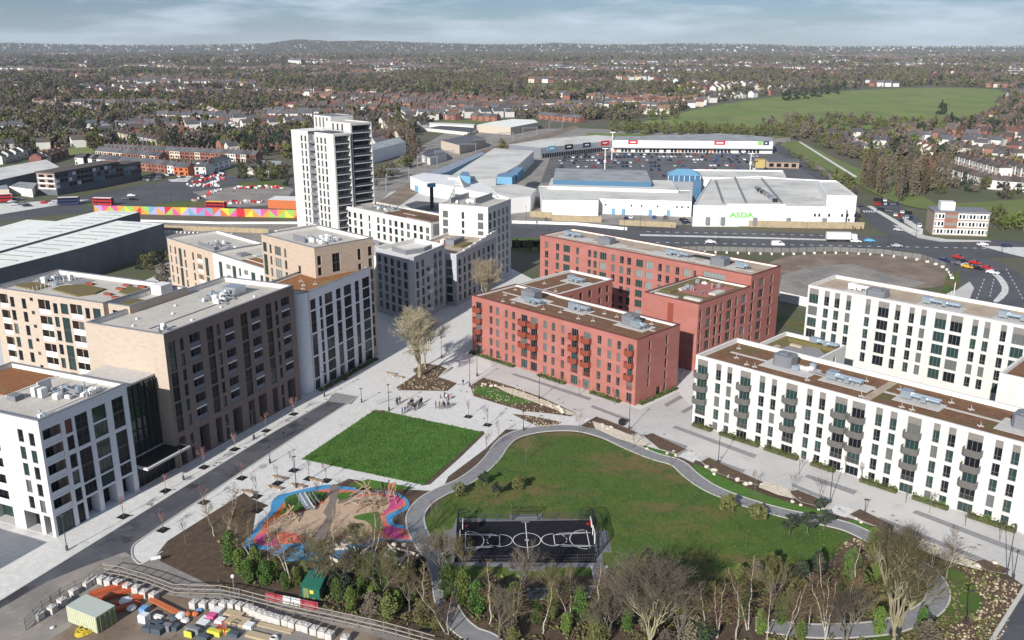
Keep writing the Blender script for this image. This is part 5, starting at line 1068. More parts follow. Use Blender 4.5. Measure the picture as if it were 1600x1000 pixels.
# construction fence with concrete blocks around the brown field
FP = [(1000, 394), (1100, 392), (1220, 395), (1300, 393), (1380, 397), (1440, 405), (1478, 418), (1488, 434)]
panel_fence(FP, 2.0, 3.5, 'frame_g', 'darkmetal', 'grey site fence curving around the brown construction field', 'site_fence', 'fence')
P = [G(x, y + 3) for x, y in FP]; P = smooth_pts(P, 6); acc = 0; lb_m = MB(); lb_m.box(-.6, .6, -.35, .35, 0, .75); bm_ = lb_m.mesh('concrete_block', M['slab_w'])
for i in range(len(P) - 1):
    d = (P[i + 1] - P[i]); L_ = d.length; d.normalize()
    while acc < L_: tag(inst('concrete_block', bm_, None, P[i] + d * acc, math.atan2(d.y, d.x) + 1.5), 'pale concrete ballast block at the foot of the curving site fence', 'concrete block', 'ballast blocks around the brown field'); acc += 4.5
    acc -= L_
# ---------------------------------------------------------------- three storey brick office
a, d = G(1456, 367), G(1542, 370); t = (d - a); W_ = t.length; o = empty('office_building', a, math.atan2(t.y, t.x)); tag(o, 'three storey brick office with white window bands and a white tank on its roof', 'office building')
b_ = MB(); b_.box(0, W_, 0, 13, 0, 10.5); b_.build('wall', M['recess_l'], o); b_ = MB(); b_.box(-.4, W_ + .4, -.4, 13.4, 10.5, 10.9); b_.build('roof', M['plantgrey'], o)
b_ = MB(); b_.box(3, 9, 3, 8, 10.9, 14.5); b_.build('roof_tank', M['whitepaint'], o)
for z in (1.0, 4.4, 7.8):
    b_ = MB(); b_.box(.3, W_ - .3, -.12, 0, z - .5, z + 2.2); b_.build('window_band', M['whitepaint'], o)
    for i in range(16):
        if i in (3, 4, 5, 6) and z > 2: continue
        w_ = W_ / 16; b_ = MB(); b_.box(i * w_ + .4, (i + 1) * w_ - .2, -.2, -.12, z, z + 1.7); b_.build('window', M['glass_d' if i % 3 else 'glass_w'], o)
b_ = MB(); b_.box(W_ * .19, W_ * .43, -.3, 0, 3.2, 10.3); b_.build('brick_panel', M['redbrick'], o)
for z in (4.6, 8): 
    for i in range(5): b_ = MB(); b_.box(W_ * (.2 + i * .045), W_ * (.235 + i * .045), -.42, -.3, z, z + 1.3); b_.build('window', M['glass_w'], o)
# ---------------------------------------------------------------- big grey sheds on the left
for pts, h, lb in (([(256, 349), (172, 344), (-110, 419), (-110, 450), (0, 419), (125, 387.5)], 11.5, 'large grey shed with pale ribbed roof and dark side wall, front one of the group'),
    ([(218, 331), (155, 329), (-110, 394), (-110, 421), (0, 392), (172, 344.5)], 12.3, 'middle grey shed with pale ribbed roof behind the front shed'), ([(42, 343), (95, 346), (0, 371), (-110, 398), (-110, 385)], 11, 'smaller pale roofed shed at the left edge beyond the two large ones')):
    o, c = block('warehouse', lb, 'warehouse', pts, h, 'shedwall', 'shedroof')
    A = G(*pts[0], h) - c; Bp = G(*pts[-2 if len(pts) > 5 else 3], h) - c; D = G(*pts[1], h) - c
    if len(pts) > 5:
        Bp = G(0, 419 if h < 12 else 392, h) - c
        for i in range(12):
            f_ = .05 + i * .075; p_ = A.lerp(Bp, f_); w_ = (D - A) * .42; s_ = (Bp - A).normalized() * .5; rb = MB(); q0 = p_ + w_ * .28; q1 = p_ + w_ * 1.5
            rb.prism([((q0 - s_).x, (q0 - s_).y), ((q0 + s_).x, (q0 + s_).y), ((q1 + s_).x, (q1 + s_).y), ((q1 - s_).x, (q1 - s_).y)], h, h + .12); rb.build('rooflight', M['rooflight'], o)
# ---------------------------------------------------------------- dark flats over shops in the town centre
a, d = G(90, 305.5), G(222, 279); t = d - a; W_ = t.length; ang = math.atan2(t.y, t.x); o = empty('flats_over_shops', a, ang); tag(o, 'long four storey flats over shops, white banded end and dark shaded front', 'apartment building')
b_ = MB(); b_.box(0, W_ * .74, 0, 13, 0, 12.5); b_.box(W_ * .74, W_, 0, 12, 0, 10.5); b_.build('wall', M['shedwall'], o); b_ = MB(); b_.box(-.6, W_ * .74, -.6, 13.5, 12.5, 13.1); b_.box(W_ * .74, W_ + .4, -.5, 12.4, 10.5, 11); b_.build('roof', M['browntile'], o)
nb = 22
for z in (4.0, 6.9, 9.8):
    for i in range(nb):
        x = W_ * i / nb + .3
        if x > W_ * .72 and z > 9: continue
        b_ = MB(); b_.box(x, x + W_ / nb - .7, -.15, 0, z, z + 1.9); b_.build('window', M[rnd.choice(['glass_d', 'glass_d', 'glass_blue', 'bluegrey'])], o)
    b_ = MB(); b_.box(0, W_ * .99, -.5, -.02, z - .55, z - .3); b_.build('balcony_band', M['plantgrey'], o)
    b_ = MB(); b_.box(-.2, -.02, .3, 12.6, z - .5, z + .2); b_.build('white_band', M['whitepaint'], o)
    for y in (1.5, 7.5): b_ = MB(); b_.box(-.3, -.21, y, y + 3.5, z + .3, z + 1.8); b_.build('window', M['glass_d'], o)
b_ = MB(); b_.box(-.19, -.01, .3, 12.6, 3, 12.3); b_.build('end_cladding', M['recess_l'], o)
block('warehouse', 'grey pitched roof hall with dark solar strip behind the flats over shops', 'hall', [(-60, 292), (0, 281), (60, 268), (93, 261), (72, 249), (0, 262), (-60, 272)], 7.5, 'shedwall', 'retailroof')
block('shop_parade', 'low white and brick shop parade left of the flats', 'shop building', [(14, 291), (50, 296), (58, 286), (30, 284)], 4.5, 'housewhite', 'retailroof2'); block('shop_parade', 'second low shop parade at the left edge by the red bus', 'shop building', [(-20, 296), (14, 296), (10, 287), (-20, 288)], 4.5, 'housecream', 'retailroof2')
block('flats', 'blue-grey roofed flats with dark balconies beside the railway', 'apartment building', [(577, 236), (634, 221.5), (622, 214), (577, 226)], 9.5, 'bluegrey', 'retailroof2')
block('hall', 'tan brick hall with dark corrugated roof by the railway', 'hall', [(689, 219.5), (718, 227), (759, 216), (737, 209.5)], 7, 'housecream', 'slate'); block('hall', 'small white-gabled hall left of the tan hall', 'hall', [(659, 242), (672, 247), (698, 240), (688, 231), (668, 233)], 5, 'housewhite', 'slate')
block('hall', 'wide sand coloured hall with pale roof beyond the railway', 'hall', [(745, 195), (798, 199), (841, 191), (835, 187), (800, 186), (770, 190)], 7, 'housecream', 'shedroof'); block('hall', 'grey flat roofed yard building beside the railway', 'hall', [(665, 200), (735, 207), (748, 200), (690, 196)], 3, 'housewhite', 'slate')
block('white_wall_shed', 'long low white shed above the railway yard', 'hall', [(669, 194), (740, 197), (742, 194), (670, 191)], 4, 'housewhite', 'slab_w')
block('apartment_slab', 'pale concrete slab block of flats among the far trees on the left', 'apartment building', [(450, 94), (470, 95), (471, 91), (452, 91)], 22, 'housewhite', 'plantgrey'); block('far_tower', 'white square tower on the skyline left of centre', 'tower', [(753, 66), (763, 66), (763, 64.8), (753, 64.8)], 75, 'housewhite', 'housewhite')
block('orange_shop', 'orange fronted low shop beside the white tower', 'shop building', [(418, 312), (470, 314), (470, 307), (430, 306)], 4.5, 'orange', 'slab_w')
block('glasshouse', 'pale ruined greenhouse roof among trees near the tower', 'shed', [(385, 262), (420, 268), (445, 252), (400, 250)], 4, 'housewhite', 'rooflight')
# ---------------------------------------------------------------- patterned hoarding
P0, P1 = G(148, 333), G(472, 341); o = empty('painted_hoarding', P0, math.atan2((P1 - P0).y, (P1 - P0).x)); tag(o, 'long hoarding painted with bright multicoloured triangles behind the grey sheds', 'hoarding')
L_ = (P1 - P0).length; n = 26; cs = ['lilac', 'pink', 'pink', 'amber', 'lime', 'amber', 'lime', 'sky', 'lilac', 'red', 'amber', 'yellow', 'lilac', 'pink', 'sky', 'orange', 'yellow', 'lime', 'red', 'amber']
for i in range(n):
    x0, x1 = L_ * i / n, L_ * (i + 1) / n; b_ = MB(); b_.box(x0, x1, 0, .12, 0, 4.0, bottom=True); b_.build('panel', M[cs[i % 20]], o)
    b_ = MB(); k = i % 2; P_ = [(x0, -.02, .05), (x1, -.02, .05), ((x1 if k else x0), -.02, 3.95)]; b_.tri(*P_); b_.build('painted_triangle', M[cs[(i * 7 + 3) % 20]], o)
panel_fence([(217, 346.5), (340, 350), (472, 350)], 1.1, 6, 'whitepaint', 'whitepaint', 'low white wall below the painted hoarding', 'low_wall', 'wall'); panel_fence([(222, 358), (340, 362), (420, 365)], 2.2, 3, 'tanpanel', 'tanpanel', 'timber site fence below the painted hoarding', 'site_fence', 'fence')
for i in range(22): tag(inst('concrete_block', bm_, None, G(224 + i * 6.6, 362 + i * .22), 1.3), 'concrete ballast block of the timber fence behind the sheds', 'concrete block', 'ballast blocks behind the grey sheds')
# ---------------------------------------------------------------- vehicles
_cars = {}
def car_meshes(col, van=False):
    k = (col, van)
    if k in _cars: return _cars[k]
    b_ = MB(); m_ = MB(); w_ = MB(); L_, W_ = (5.4, 2.0) if van else (4.4, 1.8); hw = W_ / 2
    prof = [(-L_ / 2, .35), (-L_ / 2, .95), (-L_ / 2 + .25, 2.1), (L_ / 2 - 1.6, 2.15), (L_ / 2 - .9, 1.25), (L_ / 2, 1.0), (L_ / 2, .35)] if van else [(-2.2, .35), (-2.2, .85), (-1.9, .98), (-1.35, 1.42), (.35, 1.45), (1.15, .98), (2.05, .82), (2.2, .6), (2.2, .35)]
    n = len(prof); k0 = 0; hi = 1.0
    for sgn in (-1, 1):
        for (x, z) in prof: b_.v.append((x, sgn * (hw if z < hi + .05 else hw - .16), z))
    b_.f.append(tuple(range(n - 1, -1, -1)) if False else tuple(range(n))); b_.m.append(0); b_.f.append(tuple(range(2 * n - 1, n - 1, -1))); b_.m.append(0)
    for i in range(n - 1): b_.f.append((i, n + i, n + i + 1, i + 1)); b_.m.append(0)
    if van: g = [[(.95, -.86, 2.0), (.95, .86, 2.0), (1.82, .9, 1.3), (1.82, -.9, 1.3)], [(.2, -hw + .13, 1.35), (1.4, -hw + .13, 1.35), (.95, -hw + .14, 1.95), (.2, -hw + .14, 1.95)], [(1.4, hw - .13, 1.35), (.2, hw - .13, 1.35), (.2, hw - .14, 1.95), (.95, hw - .14, 1.95)]]
    else: g = [[(.40, -.68, 1.45), (.40, .68, 1.45), (1.12, .72, 1.02), (1.12, -.72, 1.02)], [(-1.38, .66, 1.44), (-1.38, -.66, 1.44), (-1.88, -.7, 1.02), (-1.88, .7, 1.02)], [(-1.5, -hw + .12, 1.02), (.9, -hw + .12, 1.02), (.35, -hw + .13, 1.38), (-1.25, -hw + .13, 1.38)], [(.9, hw - .12, 1.02), (-1.5, hw - .12, 1.02), (-1.25, hw - .13, 1.38), (.35, hw - .13, 1.38)]]
    for q in g: m_.quad(*[(x + (.02 if abs(y) < hw - .2 and x > 0 else (-.02 if abs(y) < hw - .2 else 0)), y + (-.03 if y < -hw + .2 else (.03 if y > hw - .2 else 0)), z + .015) for x, y, z in q])
    w_.tube((0, -.1, 0), (0, .1, 0), .33, n=10, cap=True)
    _cars[k] = (b_.mesh('body', M['car_' + col]), m_.mesh('glass', M['glass_d']), w_.mesh('wheel', M['black']), L_); return _cars[k]
def car(px, py, rz, col, lb, van=False, parts=True, group=None, cat=None, P=None):
    bm2, gm2, wm2, L_ = car_meshes(col, van); p = P if P is not None else G(px, py); p = Vector((p.x, p.y, .05))
    o = empty('van' if van else 'car', p, rz); tag(o, lb, cat or ('van' if van else 'car'), group); inst('body', bm2, o); inst('window_glass', gm2, o)
    if parts:
        for x in (-L_ * .3, L_ * .3):
            for y in (-.85, .85): inst('wheel', wm2, o, (x, y, .33))
    return o
car(1110, 380, R_(-2), 'white', 'white car driving on the main road behind the tall red block'); car(1215, 384, R_(-2), 'white', 'white van driving on the main road right of the white car', True)
car(1337, 379, R_(-4), 'white', 'white car beside the white lorry on the main road'); car(1358, 378, R_(-2), 'pale blue', 'bright blue car just ahead of the white lorry'); car(1401, 386, R_(-2), 'silver', 'silver car crossing the junction'); car(1404, 361, R_(-40), 'silver', 'silver car on the side road beside the office')
car(1535, 384, 0, 'white', 'white car in front of the brick office'); car(1573, 386, 0, 'dark blue', 'dark blue car in front of the brick office', )
for i, (x, y, c_) in enumerate(((1475, 409, 'dark blue'), (1497, 404, 'red'), (1503, 410, 'black'), (1511, 417, 'silver'), (1523, 413, 'red'), (1527, 421, 'black'), (1542, 421, 'red'), (1551, 428, 'white'), (1499, 414, 'grey'))): car(x, y, R_(-52), c_, '%s car in the traffic queue on the curved road, number %s from the junction' % (c_, ['one', 'two', 'three', 'four', 'five', 'six', 'seven', 'eight', 'nine'][i]), group='cars queueing on the curved road')
q = G(1510, 416); car(1512, 419, R_(-52), 'grey', 'amber taxi in the middle of the queue on the curved road').children[0].data = mat('amber_body', (.6, .33, .04), .3) and car_meshes('silver')[0].copy()
for o_ in COL.objects:
    if o_.get('label', '').startswith('amber taxi'): o_.children[0].data.materials[0] = bpy.data.materials['amber_body']
# lorry
def lorry(px, py, rz, lb):
    q = G(px, py); o = empty('lorry', q, rz); tag(o, lb, 'lorry'); b_ = MB(); b_.box(-7, 3.2, -1.25, 1.25, 1.1, 4.0); b_.build('trailer', M['whitepaint'], o)
    b_ = MB(); b_.box(3.6, 5.8, -1.2, 1.2, .5, 3.2); b_.box(5.8, 6.1, -1.1, 1.1, .5, 1.8); b_.build('cab', M['whitepaint'], o); b_ = MB(); b_.quad((5.82, -1.05, 1.9), (5.82, 1.05, 1.9), (5.82, 1.05, 2.9), (5.82, -1.05, 2.9)); b_.build('windscreen', M['glass_d'], o); b_ = MB(); b_.box(-6.8, 5.4, -1, 1, .6, 1.08); b_.build('chassis', M['black'], o)
    for x in (-6, -4.8, -3.6, 2.5, 5):
        for y in (-1.1, 1.1): b_ = MB(); b_.tube((x, y - .15, .5), (x, y + .15, .5), .5, n=10, cap=True); b_.build('wheel', M['black'], o)
lorry(1316, 377, R_(-3), 'white box lorry on the main road below the supermarket')
def bus(px, py, rz, m, lb, top='slab_w'):
    q = G(px, py); o = empty('double_decker_bus', q, rz); tag(o, lb, 'bus'); b_ = MB(); b_.box(-5.3, 5.3, -1.25, 1.25, .35, 4.1); b_.build('body', M[m], o); b_ = MB(); b_.box(-5.1, 5.1, -1.1, 1.1, 4.1, 4.25); b_.build('roof', M[top], o)
    for z in (1.4, 2.95):
        for i in range(7): b_ = MB(); b_.box(-5 + i * 1.42, -5 + i * 1.42 + 1.25, -1.28, 1.28, z, z + .85); b_.build('window', M['glass_d'], o)
    b_ = MB(); b_.box(5.28, 5.34, -1.1, 1.1, 1.2, 2.4); b_.box(5.28, 5.34, -1.1, 1.1, 2.8, 3.8); b_.build('windscreen', M['glass_d'], o)
    for x in (-3.4, 3.4):
        for y in (-1.15, 1.15): b_ = MB(); b_.tube((x, y - .12, .5), (x, y + .12, .5), .5, n=10, cap=True); b_.build('wheel', M['black'], o)
bus(162, 321, R_(-8), 'busred', 'red double-decker bus left end of the painted hoarding'); bus(338, 327, R_(-10), 'busred', 'red and yellow double-decker bus behind the painted hoarding', 'yellow'); bus(108, 320, R_(12), 'navy', 'dark double-decker bus in shade in front of the flats'); bus(3, 315, R_(20), 'busred', 'red bus at the left edge by the shop parade')
# parked cars
cl = ['white', 'silver', 'grey', 'black', 'blue', 'silver', 'dark blue', 'grey', 'black', 'grey', 'white', 'red', 'silver', 'black', 'dark blue', 'grey']
n = 0
for (ra, rb2, cnt, dens) in (((872, 252), (1190, 250), 52, .62), ((868, 256), (1195, 254), 52, .55), ((862, 262), (1200, 259), 54, .42), ((858, 268), (1205, 265), 56, .28), ((880, 247), (1185, 245), 50, .75), ((900, 243), (1180, 241.5), 46, .8), ((852, 275), (1040, 276), 30, .2)):
    A, B = G(*ra), G(*rb2)
    for i in range(cnt):
        if rnd.random() > dens: continue
        p = A.lerp(B, (i + .5) / cnt); col = rnd.choice(cl); o = car(0, 0, R_(86 + rnd.choice([0, 180])) + rnd.uniform(-.03, .03), col, '%s car parked in the shopping car park' % col, parts=False, group='%s cars in the shopping car park' % col, P=p); n += 1
for (ra, rb2, cnt, dens) in (((1366, 320), (1404, 320), 8, .9), ((1370, 328), (1425, 335), 9, .9), ((1396, 337), (1438, 345), 7, .9), ((1405, 346), (1440, 355), 5, .6), ((1365, 313), (1400, 316), 7, .9)):
    A, B = G(*ra), G(*rb2)
    for i in range(cnt):
        if rnd.random() > dens: continue
        col = rnd.choice(cl); car(0, 0, R_(70), col, '%s car parked beside the brick office' % col, parts=True, group='%s cars beside the brick office' % col, P=A.lerp(B, (i + .5) / cnt))
for (x, y, c_) in ((978, 342, 'dark blue'), (986, 341, 'white'), (1022, 341, 'blue'), (1039, 341, 'grey'), (1068, 345, 'black'), (1072, 349, 'dark blue')): car(x, y, R_(80 if x < 1060 else 20), c_, '%s car parked behind the mall, %s' % (c_, 'left part' if x < 1000 else ('middle' if x < 1060 else 'right end next to the supermarket')))
for i in range(26):
    x = rnd.uniform(215, 345); y = 279 + (x - 215) * -.04 + rnd.uniform(-5, 6); col = rnd.choice(cl); car(x, y, R_(rnd.choice([15, 20, -70])), col, '%s car on the town centre road in front of the terraces' % col, parts=False, group='%s cars in the town centre' % col)
for i in range(16):
    x = rnd.uniform(-5, 210); y = 318 - x * .06 + rnd.uniform(-4, 8); col = rnd.choice(cl); car(x, y, R_(15), col, '%s car near the buses in the town centre' % col, parts=False, group='%s cars near the buses' % col)
# red and white barriers of the road works
bb = MB(); bb.box(-1, 1, -.2, .2, 0, 1.0); bR = bb.mesh('barrier', M['red']); bW = bb.mesh('barrier', M['whitepaint'])
for (x0, y0, x1, y1, k) in ((292, 290, 345, 290, 26), (300, 287, 352, 272, 26), (318, 292, 350, 278, 22), (365, 294, 440, 293, 34), (325, 303, 346, 298, 10), (300, 316, 325, 306, 10), (345, 318, 410, 315, 22)):
    for i in range(k):
        t_ = (i + .5) / k; r_ = rnd.random() < .4; tag(inst('barrier', bR if r_ else bW, None, G(x0 + (x1 - x0) * t_ + rnd.uniform(-2, 2), y0 + (y1 - y0) * t_ + rnd.uniform(-2, 2)), rnd.random() * 3), '%s plastic barrier in the road works of the town centre' % ('red' if r_ else 'white'), 'barrier', '%s barriers in the road works' % ('red' if r_ else 'white'))
# railway gantries
gm = MB(); gm.tube((-7, 0, 0), (-7, 0, 8), .22, n=5); gm.tube((7, 0, 0), (7, 0, 8), .22, n=5); g1 = gm.mesh('posts', M['metal']); gm = MB(); gm.tube((-7.5, 0, 7.6), (7.5, 0, 7.6), .2, n=5); gm.tube((-7.5, 0, 6.9), (7.5, 0, 6.9), .12, n=5); g2 = gm.mesh('beam', M['metal'])
for i, (x, y) in enumerate(((585, 300), (622, 282), (668, 262), (695, 252), (730, 240), (755, 232), (790, 221), (828, 212), (868, 201), (890, 192), (905, 184), (918, 178))):
    o = empty('railway_gantry', G(x, y), R_(18)); tag(o, 'pale steel gantry over the railway, %s' % ['nearest the white tower', 'second from the tower', 'third from the tower', 'beside the tan hall', 'behind the mall roof', 'level with the sand hall', 'right of the sand hall', 'before the curve', 'on the curve', 'beyond the curve', 'second from the far end', 'farthest one'][i], 'gantry'); inst('posts', g1, o); inst('beam', g2, o)
# ================================================================== basketball / football court
dm('court', (.012, .012, .016), layers=[((.02, .02, .026), .6, .5, .7)], coords='P', rough=.95, spec=.15); dm('courtedge', (.17, .17, .18), coords='P', layers=[((.14, .14, .15), 1, .45, .7)]); dm('line', (.62, .62, .62), rough=.7)
st('court_surround', [(694, 829.5), (707, 828), (713, 810), (796.5, 811), (796.5, 804), (847, 804), (847, 811), (925, 812), (932, 829), (949, 829.5), (956, 863.6), (940.6, 863.6), (944, 887), (851.5, 887), (851.5, 893), (795, 893), (795, 887), (704, 883), (704, 862), (692, 861)], .06, 'courtedge')
st('court_surface', [(717, 816), (924, 813), (932, 880), (709, 879)], .075, 'court')
CA, CB, CC, CD = G(717, 816), G(924, 813), G(932, 880), G(709, 879)
cu = (CB - CA); CL = cu.length; cu.normalize(); cvv = ((CD - CA) + (CC - CB)) / 2; CW = cvv.length; cvv = Vector((cu.y, -cu.x, 0)); CW = abs((CD - CA).dot(cvv))
def cpt(s, t): return CA + cu * s + cvv * t
def cline(pts, w_=.14, name='court_line'):
    b_ = MB()
    for a, d in zip(pts, pts[1:]):
        a = cpt(*a); d = cpt(*d); t = (d - a).normalized(); n_ = Vector((-t.y, t.x, 0)) * w_ / 2; z = Vector((0, 0, .09)); b_.quad(a - n_ + z, d - n_ + z, d + n_ + z, a + n_ + z)
    tag(b_.build(name, M['line']), kind='structure')
mid = CL / 2; hw_ = CW / 2; arc = lambda cx, cy, r, a0, a1, n=20: [(cx + r * math.cos(R_(a0 + (a1 - a0) * i / n)), cy + r * math.sin(R_(a0 + (a1 - a0) * i / n))) for i in range(n + 1)]
cline([(mid, .6), (mid, CW - .6)]); cline(arc(mid, hw_, 2.4, 0, 360, 28)); cline(arc(mid, hw_, .22, 0, 360, 8), .3); cline([(mid - .7, .4), (mid + .7, .4)], .12)
for sg in (-1, 1):
    e = mid - sg * mid; f = lambda d: e + sg * d
    cline([(f(.6), hw_ - 2.2), (f(7.2), hw_ - 1.6), (f(7.2), hw_ + 1.6), (f(.6), hw_ + 2.2)]); cline([(f(1.5), hw_ - 2.4), (f(6.2), hw_ - 2.1)]); cline([(f(1.5), hw_ + 2.4), (f(6.2), hw_ + 2.1)])
    cline([(f(7.2 + 2.2 * math.sin(R_(a))), hw_ + 2.0 * math.cos(R_(a))) for a in range(0, 181, 12)])
    for a in range(0, 170, 30): cline([(f(7.2 - 2.2 * math.sin(R_(a + b2))), hw_ + 2.0 * math.cos(R_(a + b2))) for b2 in (0, 8, 16)])
    cline([(f(1.6 + 2.9 * math.sin(R_(a))), hw_ + 3.2 * math.cos(R_(a))) for a in range(0, 181, 12)]); cline([(f(1.3), hw_ - 3), (f(1.3), hw_ + 3)])
# mesh fences: posts, rails and a sheet of bars
def bar_fence(P, h, lb, n_between=7, m='darkmetal', cat='fence', name='sports_fence', rails=(.15, .5, 1.0), group=None):
    c = P[0].copy(); c.z = 0; o = empty(name, c); tag(o, lb, cat, group)
    for a, d in zip(P, P[1:]):
        L_ = (d - a).length; k = max(1, round(L_ / 2.6)); t = (d - a).normalized()
        for j in range(k):
            p_ = a + t * (L_ * j / k) - c; q_ = a + t * (L_ * (j + 1) / k) - c; b_ = MB(); b_.tube(p_, p_ + Vector((0, 0, h)), .07, n=4); b_.build('post', M[m], o)
            b_ = MB()
            for r_ in rails: b_.tube(p_ + Vector((0, 0, h * r_)), q_ + Vector((0, 0, h * r_)), .045, n=4)
            for i in range(1, n_between): r0 = p_.lerp(q_, i / n_between); b_.tube(r0 + Vector((0, 0, .1)), r0 + Vector((0, 0, h)), .016, n=3)
            b_.build('mesh_panel', M[m], o)
    b_ = MB(); e_ = P[-1] - c; b_.tube(e_, e_ + Vector((0, 0, h)), .07, n=4); b_.build('post', M[m], o); return o
bar_fence([cpt(1.0, -.3), cpt(mid - 2.4, -.3)], 1.3, 'low dark mesh fence on the far side of the court, left part'); bar_fence([cpt(mid + 2.4, -.3), cpt(CL - 1, -.3)], 1.3, 'low dark mesh fence on the far side of the court, right part')
bar_fence([cpt(1.0, CW + .2), cpt(mid - 2.4, CW + .2)], 1.3, 'low dark mesh fence on the near side of the court, left part'); bar_fence([cpt(mid + 2.4, CW + .2), cpt(CL - 1, CW + .2)], 1.3, 'low dark mesh fence on the near side of the court, right part')
for sg, nm in ((-1, 'left'), (1, 'right')):
    e = mid - sg * mid; f = lambda d: e + sg * d; o = empty('goal_cage', cpt(f(0), hw_)); tag(o, 'black mesh goal cage with curved wings and hoop at the %s end of the court' % {-1: 'right', 1: 'left'}[sg], 'goal'); c = cpt(f(0), hw_)
    pts = [cpt(f(2.2), .0), cpt(f(.9), .3), cpt(f(0.1), 1.3), cpt(f(-.1), 2.8), cpt(f(-.1), CW - 2.8), cpt(f(.1), CW - 1.3), cpt(f(.9), CW - .3), cpt(f(2.2), CW)]
    hs = [2.2, 2.9, 3.3, 3.4, 3.4, 3.3, 2.9, 2.2]
    for i in range(len(pts) - 1):
        a, d = pts[i] - c, pts[i + 1] - c; L_ = (d - a).length; b_ = MB(); k = max(3, int(L_ / .16))
        for j in range(k): 
            p_ = a.lerp(d, j / k); hh = hs[i] + (hs[i + 1] - hs[i]) * j / k
            if 4.2 > 0 and i == 3 and .35 < j / k < .65: b_.tube(p_ + Vector((0, 0, 2.1)), p_ + Vector((0, 0, hh)), .03, n=3)
            else: b_.tube(p_, p_ + Vector((0, 0, hh)), .022, n=3)
        for z in (.1, 1.1, 2.1, hs[i]): b_.tube(a + Vector((0, 0, z)), d + Vector((0, 0, z * (hs[i + 1] / hs[i]) if z == hs[i] else z)), .06, n=4)
        b_.build('mesh_panel', M['black'], o)
    for dy in (-1.5, 1.5):
        b_ = MB(); p_ = cpt(f(.35), hw_ + dy) - c; b_.tube(p_, p_ + Vector((0, 0, 2.1)), .08, n=6); b_.build('goal_post', M['whitepaint'], o)
    b_ = MB(); b_.tube(cpt(f(.35), hw_ - 1.5) - c + Vector((0, 0, 2.1)), cpt(f(.35), hw_ + 1.5) - c + Vector((0, 0, 2.1)), .08, n=6); b_.build('crossbar', M['whitepaint'], o)
    b_ = MB(); b_.tube(cpt(f(-.3), hw_) - c, cpt(f(.6), hw_) - c + Vector((0, 0, 3.6)), .1, n=6); b_.build('hoop_pole', M['black'], o)
    b_ = MB(); p_ = cpt(f(.9), hw_) - c + Vector((0, 0, 3.5)); b_.obox((p_.x, p_.y, 0), cu, cvv, .05, 1.0, 2.9, 4.0); b_.build('backboard', M['whitepaint'], o)
    b_ = MB(); b_.obox((p_.x + cu.x * sg * .06, p_.y + cu.y * sg * .06, 0), cu, cvv, .04, .45, 3.0, 3.6); b_.build('target_square', M['red'], o)
    b_ = MB(); rr_ = [cpt(f(1.45 + .28 * math.cos(R_(a))), hw_ + .28 * math.sin(R_(a))) - c + Vector((0, 0, 3.05)) for a in range(0, 361, 45)]
    for a, d in zip(rr_, rr_[1:]): b_.tube(a, d, .04, n=4)
    b_.build('hoop', M['red'], o)
for nm, s0, s1 in (('far', -.3, -1.8), ('near', CW + .3, CW + 1.5)):
    o = empty('side_goal', cpt(mid, s0)); tag(o, 'small black side goal at the %s middle of the court' % nm, 'goal'); c = cpt(mid, s0); b_ = MB()
    for i in range(15):
        p_ = cpt(mid - 2.2 + i * .314, s1) - c; b_.tube(p_, p_ + Vector((0, 0, 1.9)), .03, n=3)
    for z in (.1, 1, 1.9): b_.tube(cpt(mid - 2.2, s1) - c + Vector((0, 0, z)), cpt(mid + 2.2, s1) - c + Vector((0, 0, z)), .05, n=4)
    for x in (-2.2, 2.2): b_.tube(cpt(mid + x, s1) - c, cpt(mid + x, s1) - c + Vector((0, 0, 1.9)), .07, n=4); b_.tube(cpt(mid + x, s0) - c, cpt(mid + x, s0) - c + Vector((0, 0, 1.3)), .07, n=4); b_.tube(cpt(mid + x, s0) - c + Vector((0, 0, 1.3)), cpt(mid + x, s1) - c + Vector((0, 0, 1.9)), .05, n=4)
    b_.build('cage', M['black'], o)
# ================================================================== playground
def zp(l): return [(360 + x / 4.706, 740 + y / 4.706) for x, y in l]
for k, c_ in (('pblue', (.06, .27, .50)), ('pcoral', (.62, .16, .10)), ('ppink', (.55, .07, .22)), ('pbord', (.20, .155, .135)), ('psand', (.47, .34, .235)), ('porange', (.62, .18, .04))): dm(k, c_, coords='P', layers=[(tuple(v * .8 for v in c_), .6, .45, .7)])
st('play_path', zp([(100, 505), (200, 395), (212, 365), (290, 280), (300, 220), (345, 165), (440, 140), (560, 110), (690, 85), (760, 85), (820, 95), (1060, 115), (1200, 135), (1285, 175), (1316, 225), (1295, 268), (1215, 310), (1190, 345), (1220, 375), (1300, 385), (1375, 430), (1388, 480), (1330, 500), (1230, 495), (1120, 490), (1000, 540), (760, 640), (560, 640), (380, 640), (250, 560), (130, 560)]), .05, 'pblue', 3)
st('play_band', zp([(160, 500), (225, 415), (240, 365), (330, 290), (395, 215), (440, 175), (560, 145), (690, 118), (750, 115), (900, 125), (1060, 135), (1180, 155), (1250, 175), (1285, 205), (1290, 235), (1260, 255), (1180, 290), (1140, 320), (1160, 370), (1230, 400), (1310, 410), (1350, 440), (1350, 475), (1300, 488), (1130, 480), (1060, 450), (700, 500), (400, 520), (250, 530)]), .06, 'pcoral', 3)
